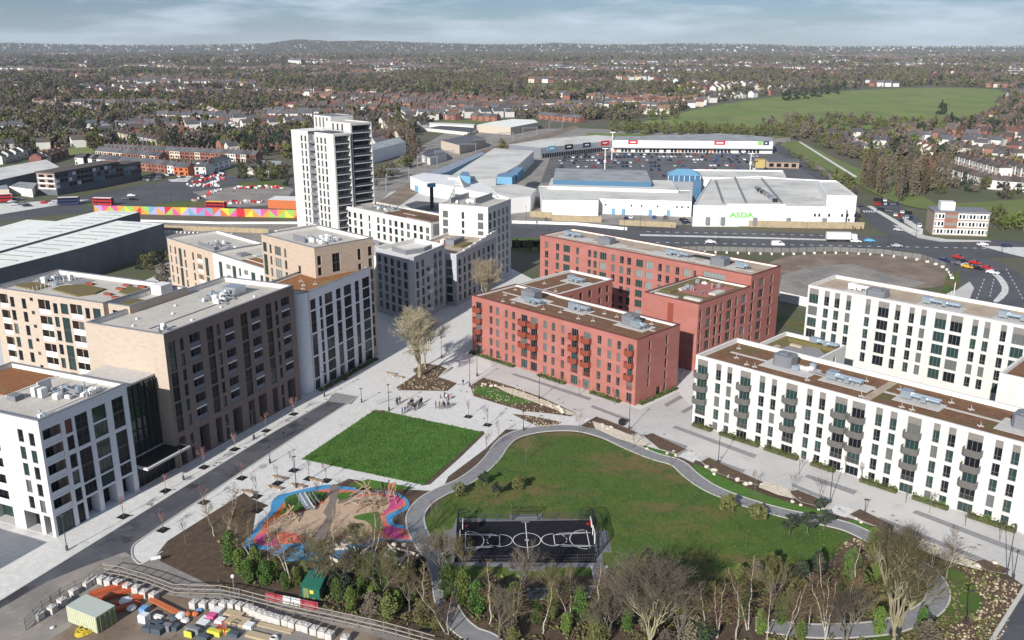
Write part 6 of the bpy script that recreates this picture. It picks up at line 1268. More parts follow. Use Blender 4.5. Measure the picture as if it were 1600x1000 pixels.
st('play_band', zp([(1130, 150), (1200, 155), (1255, 185), (1270, 215), (1240, 245), (1170, 280), (1130, 300), (1110, 240)]), .066, 'ppink', 3); st('play_band', zp([(1150, 385), (1240, 405), (1300, 415), (1230, 425), (1280, 470), (1180, 475), (1130, 430)]), .066, 'ppink', 3); st('play_band', zp([(180, 480), (260, 440), (330, 490), (370, 560), (300, 540), (220, 520)]), .066, 'ppink', 3); st('play_band', zp([(330, 290), (395, 220), (410, 240), (400, 290), (340, 330), (290, 370), (250, 400), (245, 370)]), .066, 'porange', 3)
st('sand_area', zp([(290, 380), (400, 310), (480, 290), (560, 270), (690, 215), (700, 150), (760, 145), (800, 150), (880, 180), (1060, 160), (1165, 190), (1160, 260), (1090, 300), (1110, 350), (1060, 440), (1050, 470), (960, 480), (760, 460), (600, 470), (400, 430), (300, 440)]), .072, 'psand', 3)
st('board_path', zp([(735, 88), (790, 90), (795, 160), (775, 220), (770, 300), (735, 400), (735, 450), (790, 480), (1060, 450), (1110, 480), (960, 520), (760, 530), (640, 540), (560, 520), (640, 420), (710, 320), (680, 290), (725, 210)]), .08, 'pbord', 2)
st('board_path', zp([(800, 200), (900, 140), (1060, 120), (1180, 110), (1170, 130), (1040, 150), (930, 165), (860, 210), (790, 225)]), .084, 'pbord', 2)
st('play_mound', zp([(400, 210), (440, 175), (560, 150), (690, 150), (700, 190), (640, 225), (560, 265), (440, 300), (370, 315), (395, 280), (410, 240)]), .45, 'lawn', 2); st('play_mound', zp([(910, 315), (1080, 285), (1100, 330), (1125, 420), (1050, 440), (1040, 390), (990, 350), (930, 340)]), .12, 'lawn', 2); st('play_mound', zp([(790, 150), (880, 140), (930, 150), (870, 180), (800, 200)]), .12, 'lawn', 2)
rockm = MB(); 
tag(sheet('play_pond', zp([(860, 385), (900, 370), (975, 370), (980, 390), (930, 420), (880, 415)]), .13, M['court'], kind='structure'))
def zw(x, y, z=0.0): return G(360 + x / 4.706, 740 + y / 4.706, z)
for i, (x0, y0, x1, y1) in enumerate(((500, 175, 570, 265), (535, 170, 612, 265), (580, 165, 630, 222), (605, 155, 658, 212))):
    a = zw(x0, y0, 2.0); d = zw(x1, y1, .35); o = empty('slide', (d.x, d.y, .1)); tag(o, 'stainless steel slide down the green mound, %s of four' % ['leftmost', 'second from left', 'third from left', 'rightmost'][i], 'slide'); b_ = MB(); t = Vector((d.x - a.x, d.y - a.y, 0)).normalized(); n_ = Vector((-t.y, t.x, 0)) * .38; P = []
    for k in range(9):
        f_ = k / 8; p_ = a.lerp(d, f_); z = 2.3 * (1 - f_) ** 1.3 + .35 * 1; P.append(Vector((p_.x - d.x, p_.y - d.y, z)))
    for k in range(8):
        A_, B_ = P[k], P[k + 1]; up = Vector((0, 0, .22)); b_.quad(A_ - n_, B_ - n_, B_ + n_, A_ + n_); b_.quad(A_ - n_, B_ - n_, B_ - n_ + up, A_ - n_ + up); b_.quad(A_ + n_, B_ + n_, B_ + n_ + up, A_ + n_ + up)
    b_.build('chute', M['metal'], o); b_ = MB()
    for k in (0, 3): b_.tube((P[k].x, P[k].y, 0), P[k], .07, n=5)
    b_.build('support', M['metal'], o)
dm('timber', (.33, .22, .13), layers=[((.24, .155, .09), 2, .45, .7)])
def frame(px, py, lb, n, r, h, name='climbing_frame', cat='climbing frame'):
    q = zw(px, py); o = empty(name, q); tag(o, lb, cat); tops = []
    for i in range(n):
        a = 2 * math.pi * i / n + .3; f = Vector((r * math.cos(a), r * math.sin(a), 0)); t = Vector((r * .25 * math.cos(a + 2.2), r * .25 * math.sin(a + 2.2), h * rnd.uniform(.85, 1.1))); b_ = MB(); b_.tube(f, t + (t - f) * .15, .12, n=6, cap=True); b_.build('timber_pole', M['timber'], o); tops.append((f, t))
    b_ = MB()
    for i in range(n):
        f, t = tops[i]; f2, t2 = tops[(i + 1) % n]
        for k in (.3, .5, .7): b_.tube(f.lerp(t, k), f2.lerp(t2, k), .03, n=3)
    b_.build('rope_net', M['slab_w'], o)
frame(440, 335, 'low timber pole climbing cluster left of the boardwalk', 7, 2.2, 2.3); frame(980, 215, 'tall leaning timber pole climbing frame right of the boardwalk', 6, 4.2, 3.6); frame(1190, 200, 'orange and timber play tower on the pink play surface', 5, 1.6, 3.0); frame(690, 560, 'timber balance poles at the lower edge of the playground', 6, 2.6, 1.6)
for i, (x, y) in enumerate(((975, 235), (1090, 235))):
    q = zw(x, y); o = empty('basket_swing', q); tag(o, 'round rope nest under the leaning timber poles, %s one' % ('left' if i == 0 else 'right'), 'swing'); b_ = MB()
    for k in range(12): a, d = 2 * math.pi * k / 12, 2 * math.pi * (k + 1) / 12; b_.tube((1.1 * math.cos(a), 1.1 * math.sin(a), .6), (1.1 * math.cos(d), 1.1 * math.sin(d), .6), .1, n=5); b_.tube((1.1 * math.cos(a), 1.1 * math.sin(a), .6), (-1.1 * math.cos(a + .4), -1.1 * math.sin(a + .4), .55), .03, n=3)
    b_.build('nest', M['timber'], o); b_ = MB(); b_.tube((0, 0, .7), (0, 0, 3.2), .03, n=3); b_.build('rope', M['slab_w'], o)
q = zw(1190, 150); o = empty('play_arch', q, .6); tag(o, 'orange arch at the top of the pink play surface', 'play arch'); b_ = MB(); b_.tube((-.7, 0, 0), (-.7, 0, 2.2), .12, n=6); b_.tube((.7, 0, 0), (.7, 0, 2.2), .12, n=6); b_.tube((-.8, 0, 2.2), (.8, 0, 2.2), .12, n=6, cap=True); b_.build('frame', M['orange'], o)
# logs and stepping boulders at the bottom of the playground
for i in range(26):
    x, y = rnd.uniform(600, 1300), rnd.uniform(530, 660); q = zw(x, y); b_ = MB(); L_ = rnd.uniform(.6, 2.2); b_.tube((-L_, 0, .3), (L_, 0, .3), .25, .18, n=7, cap=True); tag(b_.build('log', M['stone'], None, q, rnd.random() * 3), 'weathered pale log lying at the lower edge of the playground', 'log', 'logs below the playground')
rocks([(497, 868), (560, 862), (640, 870)], 20, 3.5, 'pale stone at the lower edge of the playground', grp='stones below the playground')
# ================================================================== street furniture
def lamp(px, py, h=6.0, lb='', m='darkmetal'):
    o = empty('lamp_post', G(px, py), rnd.random()); tag(o, lb, 'lamp post'); b_ = MB(); b_.tube((0, 0, 0), (0, 0, h), .085, .06, n=6); b_.build('pole', M[m], o); b_ = MB(); b_.box(-.35, .35, -.14, .14, h, h + .14); b_.build('lamp_head', M[m], o); b_ = MB(); b_.box(-.16, .16, -.16, .16, 0, .9); b_.build('base', M[m], o)
for x, y, h, lb in ((842.4, 623.7, 6, 'tall dark lamp post at the raised bed below the red block'), (818, 672.5, 4.5, 'short lamp post at the dark bed beside the path'), (608, 642, 6.5, 'lamp post at the top corner of the square lawn'), (734, 604, 7, 'lamp post at the left tip of the planted bed'), (745.5, 588, 7.5, 'tall lamp post between the tree bed and the red block'),
    (287, 750, 6.5, 'lamp post on the pavement by the canopy'), (397, 686, 6.5, 'lamp post on the left pavement near the middle of the brown block'), (507, 620, 6.5, 'lamp post at the top end of the new road'), (463, 762, 6.5, 'lamp post above the playground slides'), (422, 724, 3.5, 'short post beside the road opposite the brown block'), (565, 629, 3.5, 'short post at the upper right end of the road'),
    (105, 860, 6.5, 'lamp post at the lower corner of the white block'), (983, 672, 6.5, 'lamp post above the first raised promenade bed'), (1122, 725, 7, 'lamp post at the second promenade bed'), (1296, 788, 8, 'tall lamp post at the right end of the third bed'), (1350, 808, 3.5, 'short lamp beside the last entrance slab'), (1573, 898, 9, 'tall lamp post near the right edge of the promenade'), (1583, 905, 5, 'short lamp post at the right edge by the kerb'), (1510, 975, 5.5, 'lamp post in the mulch bank at the bottom right'), (1315, 985, 5, 'dark lamp post by the lower footpath'),
    (690, 560, 6, 'lamp post near the upper end of the square by the big tree')): lamp(x, y, h, lb)
for i, (x, y) in enumerate(((1048, 385), (1122, 376), (1232, 388), (1258, 382), (1385, 385), (800, 372), (1318, 374), (822, 352), (975, 360), (1068, 352), (1492, 420), (1565, 400), (1430, 372), (1000, 358))): lamp(x, y, 9, 'tall dark street light on the main road %s' % ['above the tall red block', 'near the white car', 'behind the brown field', 'at the middle of the site fence', 'at the junction', 'beside the pale stone block', 'below the white lorry', 'opposite the mall corner', 'behind the long red roof', 'in front of the supermarket left corner', 'beside the queueing cars', 'before the brick office', 'at the crossing island', 'in front of the tan panel fence'][i])
for i, (x, y) in enumerate(((45, 320), (80, 318), (128, 312), (245, 318), (268, 318), (365, 300), (297, 305), (180, 285), (240, 290), (400, 300))): lamp(x, y, 9, 'street light in the town centre %s' % ['at the left edge', 'in front of the shop parade', 'near the dark bus', 'on the planted island', 'right of the island light', 'among the white barriers', 'in the road works', 'in front of the long flats', 'before the front terrace', 'left of the white tower'][i])
def bench(px, py, rz, lb):
    o = empty('bench', G(px, py), rz); tag(o, lb, 'bench', 'benches on the plaza'); b_ = MB()
    for i in range(3): s_ = MB(); s_.box(-1.6, 1.6, -.35 + i * .25, -.15 + i * .25, .42, .5); s_.build('seat_slat', M['timber'], o)
    for x in (-1.2, 1.2): s_ = MB(); s_.box(x - .12, x + .12, -.3, .35, 0, .42); s_.build('leg', M['kerb'], o)
for x, y, lb in ((437, 748.5, 'topmost bench above the playground'), (466, 761, 'bench between two tree pits left of the lamp'), (430, 764, 'bench above the blue play path on the left'), (495, 753, 'rightmost bench above the blue play path'), (388, 771, 'leftmost bench at the edge of the soil bed'), (622, 590, 'bench left of the tree bed'), (611, 585, 'longer bench at the left of the big tree')): bench(x, y, R_(-25), lb)
for i in range(5): o = empty('cycle_stand', G(590 + i * 4.5, 632.5 - i * 1.6)); tag(o, 'steel cycle stand above the square lawn', 'cycle stand', 'cycle stands above the lawn'); b_ = MB(); b_.tube((0, 0, 0), (0, 0, .9), .04, n=5); b_.tube((0, 0, .9), (.4, .5, .9), .04, n=5); b_.tube((.4, .5, .9), (.4, .5, 0), .04, n=5); b_.build('hoop', M['metal'], o)
def pit(px, py): 
    q = G(px, py); b_ = MB(); b_.obox((q.x, q.y, 0), FL.e1, FL.e2, .9, .9, 0, .03); tag(b_.build('tree_pit', M['black']), kind='structure')
# planting along facades
dm('hedge', (.05, .065, .018), layers=[((.10, .085, .035), 1.4, .45, .62), ((.025, .035, .012), 3, .55, .7)], coords='P', bump=(6, .9, .15)); dm('leafy', (.07, .10, .02), rand=.3)
def leaves_mesh(name, m, pts, sizes, seed=1):
    r = random.Random(seed); b_ = MB()
    for p, s in zip(pts, sizes):
        a = Vector((r.gauss(0, 1), r.gauss(0, 1), r.gauss(0, 1))).normalized(); c_ = a.orthogonal().normalized() * s; d_ = a.cross(c_); p = Vector(p); b_.quad(p - c_ * .7 - d_, p + c_ * .7 - d_, p + c_ * .7 + d_, p - c_ * .7 + d_)
    return b_.mesh(name, M[m])
def hedge(P0, P1, w_, h_, lb, seed):
    L_ = (P1 - P0).length; o = empty('hedge', P0, math.atan2((P1 - P0).y, (P1 - P0).x)); tag(o, lb, 'hedge'); r = random.Random(seed); b_ = MB(); b_.box(0, L_, -w_ / 2 + .15, w_ / 2 - .15, 0, h_ * .6); b_.build('stems', M['hedge'], o); n = int(L_ * 26)
    pts = [(r.uniform(0, L_), r.gauss(0, w_ * .28), r.uniform(.1, 1) * h_ * (1 + .3 * math.sin(i))) for i in range(n)]; inst('foliage', leaves_mesh('foliage', 'leafy', pts, [r.uniform(.1, .24) for _ in pts], seed), o)
for i, (u0, u1) in enumerate(((1.0, 5.8), (8.0, 17.5), (19, 26.5), (29.5, 34.5), (39.8, 47), (50, 56.5), (60, 68), (71, 79))): hedge(FR.w(-104.5 + u0, 163.4), FR.w(-104.5 + u1, 163.4), 1.3, 1.1, 'low mixed hedge at the foot of the white block, %s from its left corner' % ['first', 'second', 'third', 'fourth', 'fifth', 'sixth', 'seventh', 'eighth'][i], i)
for i, (u0, u1) in enumerate(((0, 17), (26, 35), (43.5, 52.5))): hedge(FR.w(-176.2 + u0, 162.7), FR.w(-176.2 + u1, 162.7), 1.4, .7, 'low green planting at the foot of the red block, %s section' % ['left', 'middle', 'right'][i], 20 + i)
hedge(FL.w(US + 1.3, 174), FL.w(US + 1.3, 200), 1.6, .6, 'dark planting at the foot of the pale grey curved block', 31); hedge(FR.w(-119.3, 165), FR.w(-119.3, 180), 1.2, .6, 'low planting at the right end wall of the red block', 32)
# ================================================================== people (small standing figures with a body, head, arms and legs)
def person_mesh(top, leg, seed, walking=True):
    r = random.Random(seed); b_ = MB(); st_ = r.uniform(.1, .28) if walking else .08
    def lt(p, q, r0, r1, m, n=7): b_.tube(p, q, r0, r1, n, m, cap=True)
    for s in (-1, 1):
        hip = (s * .1, 0, .92); kn = (s * .11, s * st_ * .5 + .03, .5); an = (s * .11, s * st_, .08); lt(hip, kn, .095, .07, 1); lt(kn, an, .07, .045, 1); lt((an[0], an[1] - .06, .04), (an[0], an[1] + .17, .04), .045, .04, 3, 5)
        sh = (s * .2, 0, 1.45); el = (s * .26, -s * st_ * .4, 1.17); ha = (s * .25, -s * st_ * .8 + .08, .92); lt(sh, el, .06, .048, 0); lt(el, ha, .045, .035, 0); b_.ball(ha, .045, 2, 6, 4)
    for (z0, z1, r0, r1) in ((.88, 1.1, .16, .15), (1.1, 1.35, .15, .19), (1.35, 1.5, .19, .1)): lt((0, 0, z0), (0, 0, z1), r0, r1, 0, 9)
    lt((0, 0, 1.48), (0, .01, 1.58), .055, .05, 2); b_.ball((0, .01, 1.68), .105, 2, 8, 6, 1.2); b_.ball((0, -.015, 1.71), .112, 4, 8, 5, 1.1)
    b_.tri((0, .13, 1.66), (-.02, .1, 1.64), (.02, .1, 1.64), 2)
    return b_.mesh('person', [M[top], M[leg], M['skin'], M['black'], M['hair']], True)
dm('skin', (.45, .27, .19)); dm('hair', (.04, .025, .018)); dm('denim', (.03, .045, .10)); dm('dark_cloth', (.018, .018, .022)); dm('grey_cloth', (.09, .09, .10)); dm('white_cloth', (.6, .6, .6)); dm('blue_cloth', (.04, .07, .20)); dm('red_cloth', (.30, .03, .03)); dm('beige_cloth', (.33, .26, .18)); dm('green_cloth', (.05, .12, .05))
CL_ = {'dark_cloth': 'black', 'grey_cloth': 'grey', 'blue_cloth': 'blue', 'white_cloth': 'white', 'beige_cloth': 'beige', 'red_cloth': 'red', 'green_cloth': 'green'}
PP = [(165, 605, 'dark_cloth', 'left pair above the lawn, nearer one'), (178, 600, 'grey_cloth', 'left pair above the lawn, next to the nearer one'), (208, 585, 'dark_cloth', 'left pair above the lawn, farther one'), (240, 725, 'blue_cloth', 'nearest pair at the lawn edge, left one'), (278, 712, 'blue_cloth', 'nearest pair at the lawn edge, right one'), (305, 670, 'beige_cloth', 'left of the dark middle cluster'), (325, 650, 'dark_cloth', 'front left of the middle cluster'),
      (345, 620, 'dark_cloth', 'left side of the middle cluster'), (362, 615, 'dark_cloth', 'centre of the middle cluster'), (378, 612, 'dark_cloth', 'centre right of the middle cluster'), (372, 600, 'grey_cloth', 'rear of the middle cluster'), (395, 680, 'dark_cloth', 'lower right of the middle cluster'), (410, 668, 'grey_cloth', 'lower right edge of the middle cluster'), (425, 640, 'grey_cloth', 'right side of the middle cluster'), (455, 655, 'dark_cloth', 'standing between the two clusters, nearer one'),
      (470, 610, 'dark_cloth', 'cluster right of the middle, left one'), (485, 600, 'dark_cloth', 'cluster right of the middle, rear one'), (495, 592, 'dark_cloth', 'cluster right of the middle, right one'), (675, 650, 'green_cloth', 'left of the right-hand group'), (722, 645, 'grey_cloth', 'tall one in the right-hand group'), (740, 662, 'beige_cloth', 'front of the right-hand group'), (775, 640, 'dark_cloth', 'middle of the right-hand group'), (790, 655, 'dark_cloth', 'front middle of the right-hand group'),
      (830, 640, 'dark_cloth', 'dark one at the right of the right-hand group'), (845, 650, 'dark_cloth', 'far right of the right-hand group'), (790, 520, 'grey_cloth', 'rear row of the right-hand group, left one'), (815, 545, 'white_cloth', 'rear row of the right-hand group, second one'), (840, 548, 'red_cloth', 'rear row of the right-hand group, third one'), (735, 520, 'white_cloth', 'in white behind the right-hand group'), (1030, 350, 'dark_cloth', 'alone between the lamp and the planted bed')]
for i, (x, y, c_, lb) in enumerate(PP): q = G(600 + x / 8.33, 560 + y / 8.33); o = inst('person', person_mesh(c_, rnd.choice(['denim', 'dark_cloth', 'grey_cloth']), i), None, (q.x, q.y, .02), rnd.random() * 6.28, rnd.uniform(.97, 1.06)); tag(o, 'person in a %s top, %s' % (CL_[c_], lb), 'person', 'people gathered above the lawn')
for i, (x, y, lb) in enumerate(((443, 684, 'person in dark clothes walking on the new road'), (976, 664, 'person in dark clothes beside the raised bed below the red block'), (632, 520, 'person in dark clothes far up the paved street'))): q = G(x, y); tag(inst('person', person_mesh('dark_cloth', 'denim', 50 + i), None, (q.x, q.y, .02), 1 + i), lb, 'person')
# pedestrians far away by the main road are tiny: build a few
for i in range(14): q = G(rnd.choice([rnd.uniform(815, 860), rnd.uniform(1330, 1350)]), rnd.uniform(340, 362)); tag(inst('person', person_mesh(rnd.choice(['dark_cloth', 'blue_cloth', 'red_cloth']), 'dark_cloth', 80 + i), None, (q.x, q.y, .03), i), 'person in dark clothes walking by the main road near the supermarket', 'person', 'walkers by the main road')
# ================================================================== building site at the bottom left
SF = [(40, 985), (66, 958), (95, 938), (140, 915), (160, 898), (188, 902), (230, 914), (272, 930), (345, 932), (375, 938), (440, 955), (520, 972), (600, 990), (680, 1012)]
P = [G(*p) for p in SF]
def post_rail(P, lb):
    c = P[0].copy(); o = empty('site_fence', c); tag(o, lb, 'fence')
    for a, d in zip(P, P[1:]):
        L_ = (d - a).length; k = max(1, round(L_ / 2.2)); t = (d - a).normalized()
        for j in range(k):
            p_ = a + t * (L_ * j / k) - c; q_ = a + t * (L_ * (j + 1) / k) - c; b_ = MB(); b_.box(p_.x - .07, p_.x + .07, p_.y - .07, p_.y + .07, 0, 2.1); b_.build('post', M['frame_g'], o)
            for z in (.5, 1.2, 1.95): b_ = MB(); b_.tube(p_ + Vector((0, 0, z)), q_ + Vector((0, 0, z)), .06, n=4); b_.build('rail', M['beamwood'], o)
            b_ = MB()
            for i in range(1, 8): r0 = p_.lerp(q_, i / 8); b_.tube(r0 + Vector((0, 0, .1)), r0 + Vector((0, 0, 1.9)), .018, n=3)
            b_.build('mesh_panel', M['frame_g'], o)
dm('beamwood', (.36, .31, .25)); dm('blockc', (.50, .48, .45), layers=[((.42, .40, .37), 1.2, .45, .7)])
post_rail(P, 'post and rail site fence with mesh running along the concrete blocks')
blm = MB(); blm.box(-.55, .55, -.55, .55, 0, 1.1); blm.box(-.18, .18, -.18, .18, 1.1, 1.22); blm = blm.mesh('concrete_block', M['blockc'])
ZB = [(240, 925), (298, 905), (365, 880)]
BL = [(62, 967), (82, 957), (98, 945), (116, 930), (136, 918), (146, 911), (160, 911), (171, 914), (185, 917), (200, 922), (214, 925), (226, 932), (241, 936), (304, 949), (319, 950), (335, 950), (350, 950), (364, 950), (376, 953), (388, 956), (397, 960), (407, 964), (416, 968), (426, 971), (436, 974), (448, 976), (458, 980), (470, 983), (480, 986), (492, 990), (504, 994), (516, 998), (540, 1004)]
for i, (x, y) in enumerate(BL): tag(inst('concrete_block', blm, None, G(x, y), R_(-20 + rnd.uniform(-8, 8))), 'pale concrete cube block along the site fence, %s' % ('left of the container' if x < 150 else 'between container and orange pipes' if x < 230 else 'just above the stacked timber' if x < 370 else 'in the right-hand row'), 'concrete block', 'concrete cubes along the site fence')
# container
dm('cont', (.50, .52, .36), layers=[((.44, .46, .31), .8, .45, .7)]); dm('contgreen', (.16, .20, .08)); dm('conttop', (.42, .46, .42))
q = G(153, 991); a = G(107, 972); t = (a - q); ang = math.atan2(t.y, t.x); L_ = t.length; o = empty('shipping_container', q, ang); tag(o, 'cream shipping container with green end doors on the building site', 'container')
b_ = MB(); b_.box(0, L_, -3.4, 0, .1, 2.7)
nn_ = 16
for i in range(nn_): x = L_ * i / nn_ + .1; b_.box(x, x + L_ / nn_ * .5, .0, .05, .2, 2.6); b_.box(x, x + L_ / nn_ * .5, -3.45, -3.4, .2, 2.6)
b_.build('body', M['cont'], o); b_ = MB(); b_.box(-.02, L_, -3.42, .02, 2.7, 2.78); b_.build('roof', M['conttop'], o)
for k in range(2): b_ = MB(); b_.box(-.08, -.01, -3.35 + k * 1.7, -1.75 + k * 1.7, .2, 2.6); d_ = b_.build('door', M['contgreen'], o); r_ = MB(); [r_.tube((-.14, -3.1 + k * 1.7 + j * .8, .2), (-.14, -3.1 + k * 1.7 + j * .8, 2.6), .04, n=5) for j in (0, 1)]; r_.build('locking_bar', M['metal'], d_)
# pipes, bags, crates
dm('pipeorange', (.40, .085, .03), rough=.4); dm('bag', (.68, .68, .68), bump=(3, .6, .2)); dm('tarp', (.15, .3, .55)); dm('crate', (.06, .08, .10)); dm('plank', (.42, .33, .21)); dm('yellowp', (.50, .50, .06)); dm('pallet', (.36, .27, .17))
for i in range(24):
    s = i % 4; k = i // 4; x, y = [(168, 922), (182, 929), (186, 952), (202, 938)][s]; q = G(x, y); b_ = MB(); b_.tube((-2.6, 0, 0), (2.6, 0, 0), .17, n=9, cap=False); tag(b_.build('drainage_pipe', M['pipeorange'], None, (q.x + (k % 3) * .36, q.y - (k % 3) * .2, .2 + (k // 3) * .34), R_(35)), 'orange drainage pipe in the stack right of the container', 'pipe', 'orange pipes beside the container')
def junk(px, py, m, lb, cat, sz, kind='box', rz=None, group=None, dz=0):
    q = G(px, py); b_ = MB(); x, y, z = [v * .85 for v in sz]
    if kind == 'box': b_.box(-x, x, -y, y, 0, z); b_.box(-x * .9, x * .9, -y * .9, y * .9, z, z + .06)
    elif kind == 'bag': b_.ball((0, 0, z * .5), x, nu=9, nv=6, sz=z / x * .55, jit=.12)
    elif kind == 'planks':
        for i in range(5): b_.box(-x, x, -y + i * y * .42, -y + i * y * .42 + y * .36, 0, z)
        for i in range(5): b_.box(-x * .97, x * .97, -y + i * y * .42, -y + i * y * .42 + y * .36, z + .02, z * 2)
    elif kind == 'coil':
        for k in range(4):
            for i in range(12): a, c_ = 2 * math.pi * i / 12, 2 * math.pi * (i + 1) / 12; r = x * (1 - k * .12); b_.tube((r * math.cos(a), r * math.sin(a) * .9, .1 + k * .12), (r * math.cos(c_), r * math.sin(c_) * .9, .12 + k * .12), .07, n=4)
    elif kind == 'pallet':
        for i in range(6): b_.box(-x, x, -y + i * y * .35, -y + i * y * .35 + .16, .12, .16)
        for i in range(3): b_.box(-x + i * x * .9, -x + i * x * .9 + .12, -y, y, 0, .12)
        b_.box(-x * .9, x * .9, -y * .9, y * .8, .17, z)
    tag(b_.build(cat.replace(' ', '_'), M[m], None, (q.x, q.y, .03 + dz), R_(-20) if rz is None else rz), lb, cat, group)
junk(197, 943, 'bag', 'white crumpled tarpaulin heap on the orange pipes', 'tarpaulin', (1.3, 1, 1.0), 'bag'); junk(206, 953, 'bag', 'smaller white bag beside the tarpaulin heap', 'bag', (.9, .9, .8), 'bag')
junk(133, 986, 'yellow', 'yellow hose coil in front of the container', 'hose coil', (1.6, 1, .4), 'coil'); junk(127, 991, 'yellow', 'second yellow hose coil at the bottom edge', 'hose coil', (1.1, 1, .4), 'coil')
junk(226, 957, 'tarp', 'blue wrapped pallet above the white tank', 'pallet load', (.7, .7, 1.1), 'pallet'); junk(226, 971, 'bag', 'pale grey water tank beside the dark crates', 'tank', (.8, .7, 1.4)); junk(232, 985, 'crate', 'dark crate left of the crate pile', 'crate', (.9, .7, .8)); junk(248, 988, 'crate', 'dark crate in the middle of the pile', 'crate', (1.0, .8, 1.0)); junk(262, 984, 'plantgrey', 'grey crate behind the dark pile', 'crate', (.8, .6, 1.0)); junk(272, 982, 'crate', 'dark crate right of the pile', 'crate', (1.1, .7, .7)); junk(247, 966, 'slab_w', 'light grey slab on the dark crates', 'slab', (1.0, .4, .5)); junk(246, 976, 'crate', 'low dark crate beneath the light slab', 'crate', (1.2, .5, .6))
for i in range(5): q0 = G(234, 937); b_ = MB(); b_.box(0, 7.5, -.09, .09, 0, .16); q = G(236, 937.5); tag(b_.build('beam', M['orange'], None, (q.x + i * .03, q.y - i * .24, .5), R_(-33)), 'long orange beam lying above the dark crates', 'beam', 'orange beams')
junk(283, 965, 'bag', 'white and orange rubbish bag heap', 'bag', (1.0, 1, .9), 'bag'); junk(293, 962, 'orange', 'orange sack beside the white bags', 'sack', (.7, .7, .7), 'bag'); junk(306, 962, 'orange', 'orange sack with blue top', 'sack', (.6, .6, .8), 'bag'); junk(312, 956, 'tarp', 'blue sheet bundle above the orange sack', 'bundle', (.6, .6, .6), 'bag'); junk(274, 966, 'crate', 'black bin bag left of the white bags', 'bag', (1.1, .7, .7), 'bag'); junk(290, 972, 'bag', 'second white bag heap below the first', 'bag', (.8, .8, .6), 'bag')
junk(340, 957, 'bag', 'grey wrapped pallet at the top of the pallet row', 'pallet load', (1.0, .9, .7), 'pallet'); junk(332, 965, 'pink', 'pink wrapped pallet load', 'pallet load', (.8, .8, .7), 'pallet'); junk(318, 975, 'bag', 'pallet with pink and white sacks', 'pallet load', (1.1, .9, .5), 'pallet'); junk(345, 972, 'slab_w', 'pale pallet load with grey film', 'pallet load', (.8, .8, .6), 'pallet')
junk(366, 961, 'plank', 'stack of pale planks near the fence', 'plank stack', (1.8, .7, .22), 'planks'); junk(372, 972, 'plank', 'wide low stack of planks below the first', 'plank stack', (2.1, 1.1, .2), 'planks'); junk(430, 982, 'plank', 'long timber boards lying on the concrete', 'plank stack', (3.6, .5, .12), 'planks'); junk(405, 996, 'plank', 'timber boards at the bottom edge', 'plank stack', (2.4, .7, .2), 'planks'); junk(390, 980, 'bag', 'grey sheeted pallet right of the planks', 'pallet load', (.9, .8, .7), 'pallet')
junk(302, 990, 'plantgrey', 'grey panel stack leaning with a yellow edge', 'panel stack', (1.4, .4, 1.2)); junk(294, 996, 'yellowp', 'thin bright yellow panel at the bottom edge', 'panel', (.8, .08, 1.1)); junk(336, 992, 'yellowp', 'bright yellow rounded barrier', 'barrier', (1.3, .45, .9)); junk(352, 990, 'yellowp', 'second yellow barrier behind the red frame', 'barrier', (1.0, .4, .8)); junk(365, 994, 'crate', 'dark grey crate right of the yellow barriers', 'crate', (1.1, .5, .7)); junk(318, 999, 'crate', 'dark crate below the yellow barrier', 'crate', (1.1, .5, .7)); junk(322, 967, 'slab_w', 'loose pale slab near the pallets', 'slab', (.9, .7, .15))
q = G(347, 992); o = empty('trolley', q, -.4); tag(o, 'red tubular trolley frame between the yellow barriers', 'trolley'); b_ = MB(); [b_.tube((x, y, 0), (x, y, 1.7), .06, n=5) for x in (-.5, .5) for y in (0, .7)]; [b_.tube((-.5, y, z), (.5, y, z), .06, n=5) for y in (0, .7) for z in (.3, 1.0, 1.7)]; b_.build('frame', M['red'], o)
junk(428, 1000, 'bag', 'white tyre-like hose drum at the bottom edge', 'hose coil', (.9, 1, .4), 'coil'); junk(82, 982, 'slab_w', 'pale bag lying near the track left of the container', 'bag', (.4, .4, .3), 'bag'); junk(193, 909, 'bag', 'white sign board lying near the fence', 'board', (.5, .1, .4))
q = G(368, 946); o = empty('site_floodlight', q); tag(o, 'white headed floodlight pole in the site fence', 'floodlight'); b_ = MB(); b_.tube((0, 0, 0), (0, 0, 5), .06, n=6); b_.build('pole', M['metal'], o); b_ = MB(); b_.ball((0, 0, 5.1), .3, nu=8, nv=5); b_.build('lamp_head', M['whitepaint'], o)
q = G(244, 880); o = empty('road_sign', q, .4); tag(o, 'small white two-post road sign at the corner of the pavement', 'sign'); b_ = MB(); b_.box(-.8, .8, -.04, .04, .7, 1.3); b_.build('sign_board', M['whitepaint'], o); b_ = MB(); [b_.tube((x, .05, 0), (x, .05, 1.2), .04, n=5) for x in (-.6, .6)]; b_.build('post', M['metal'], o)
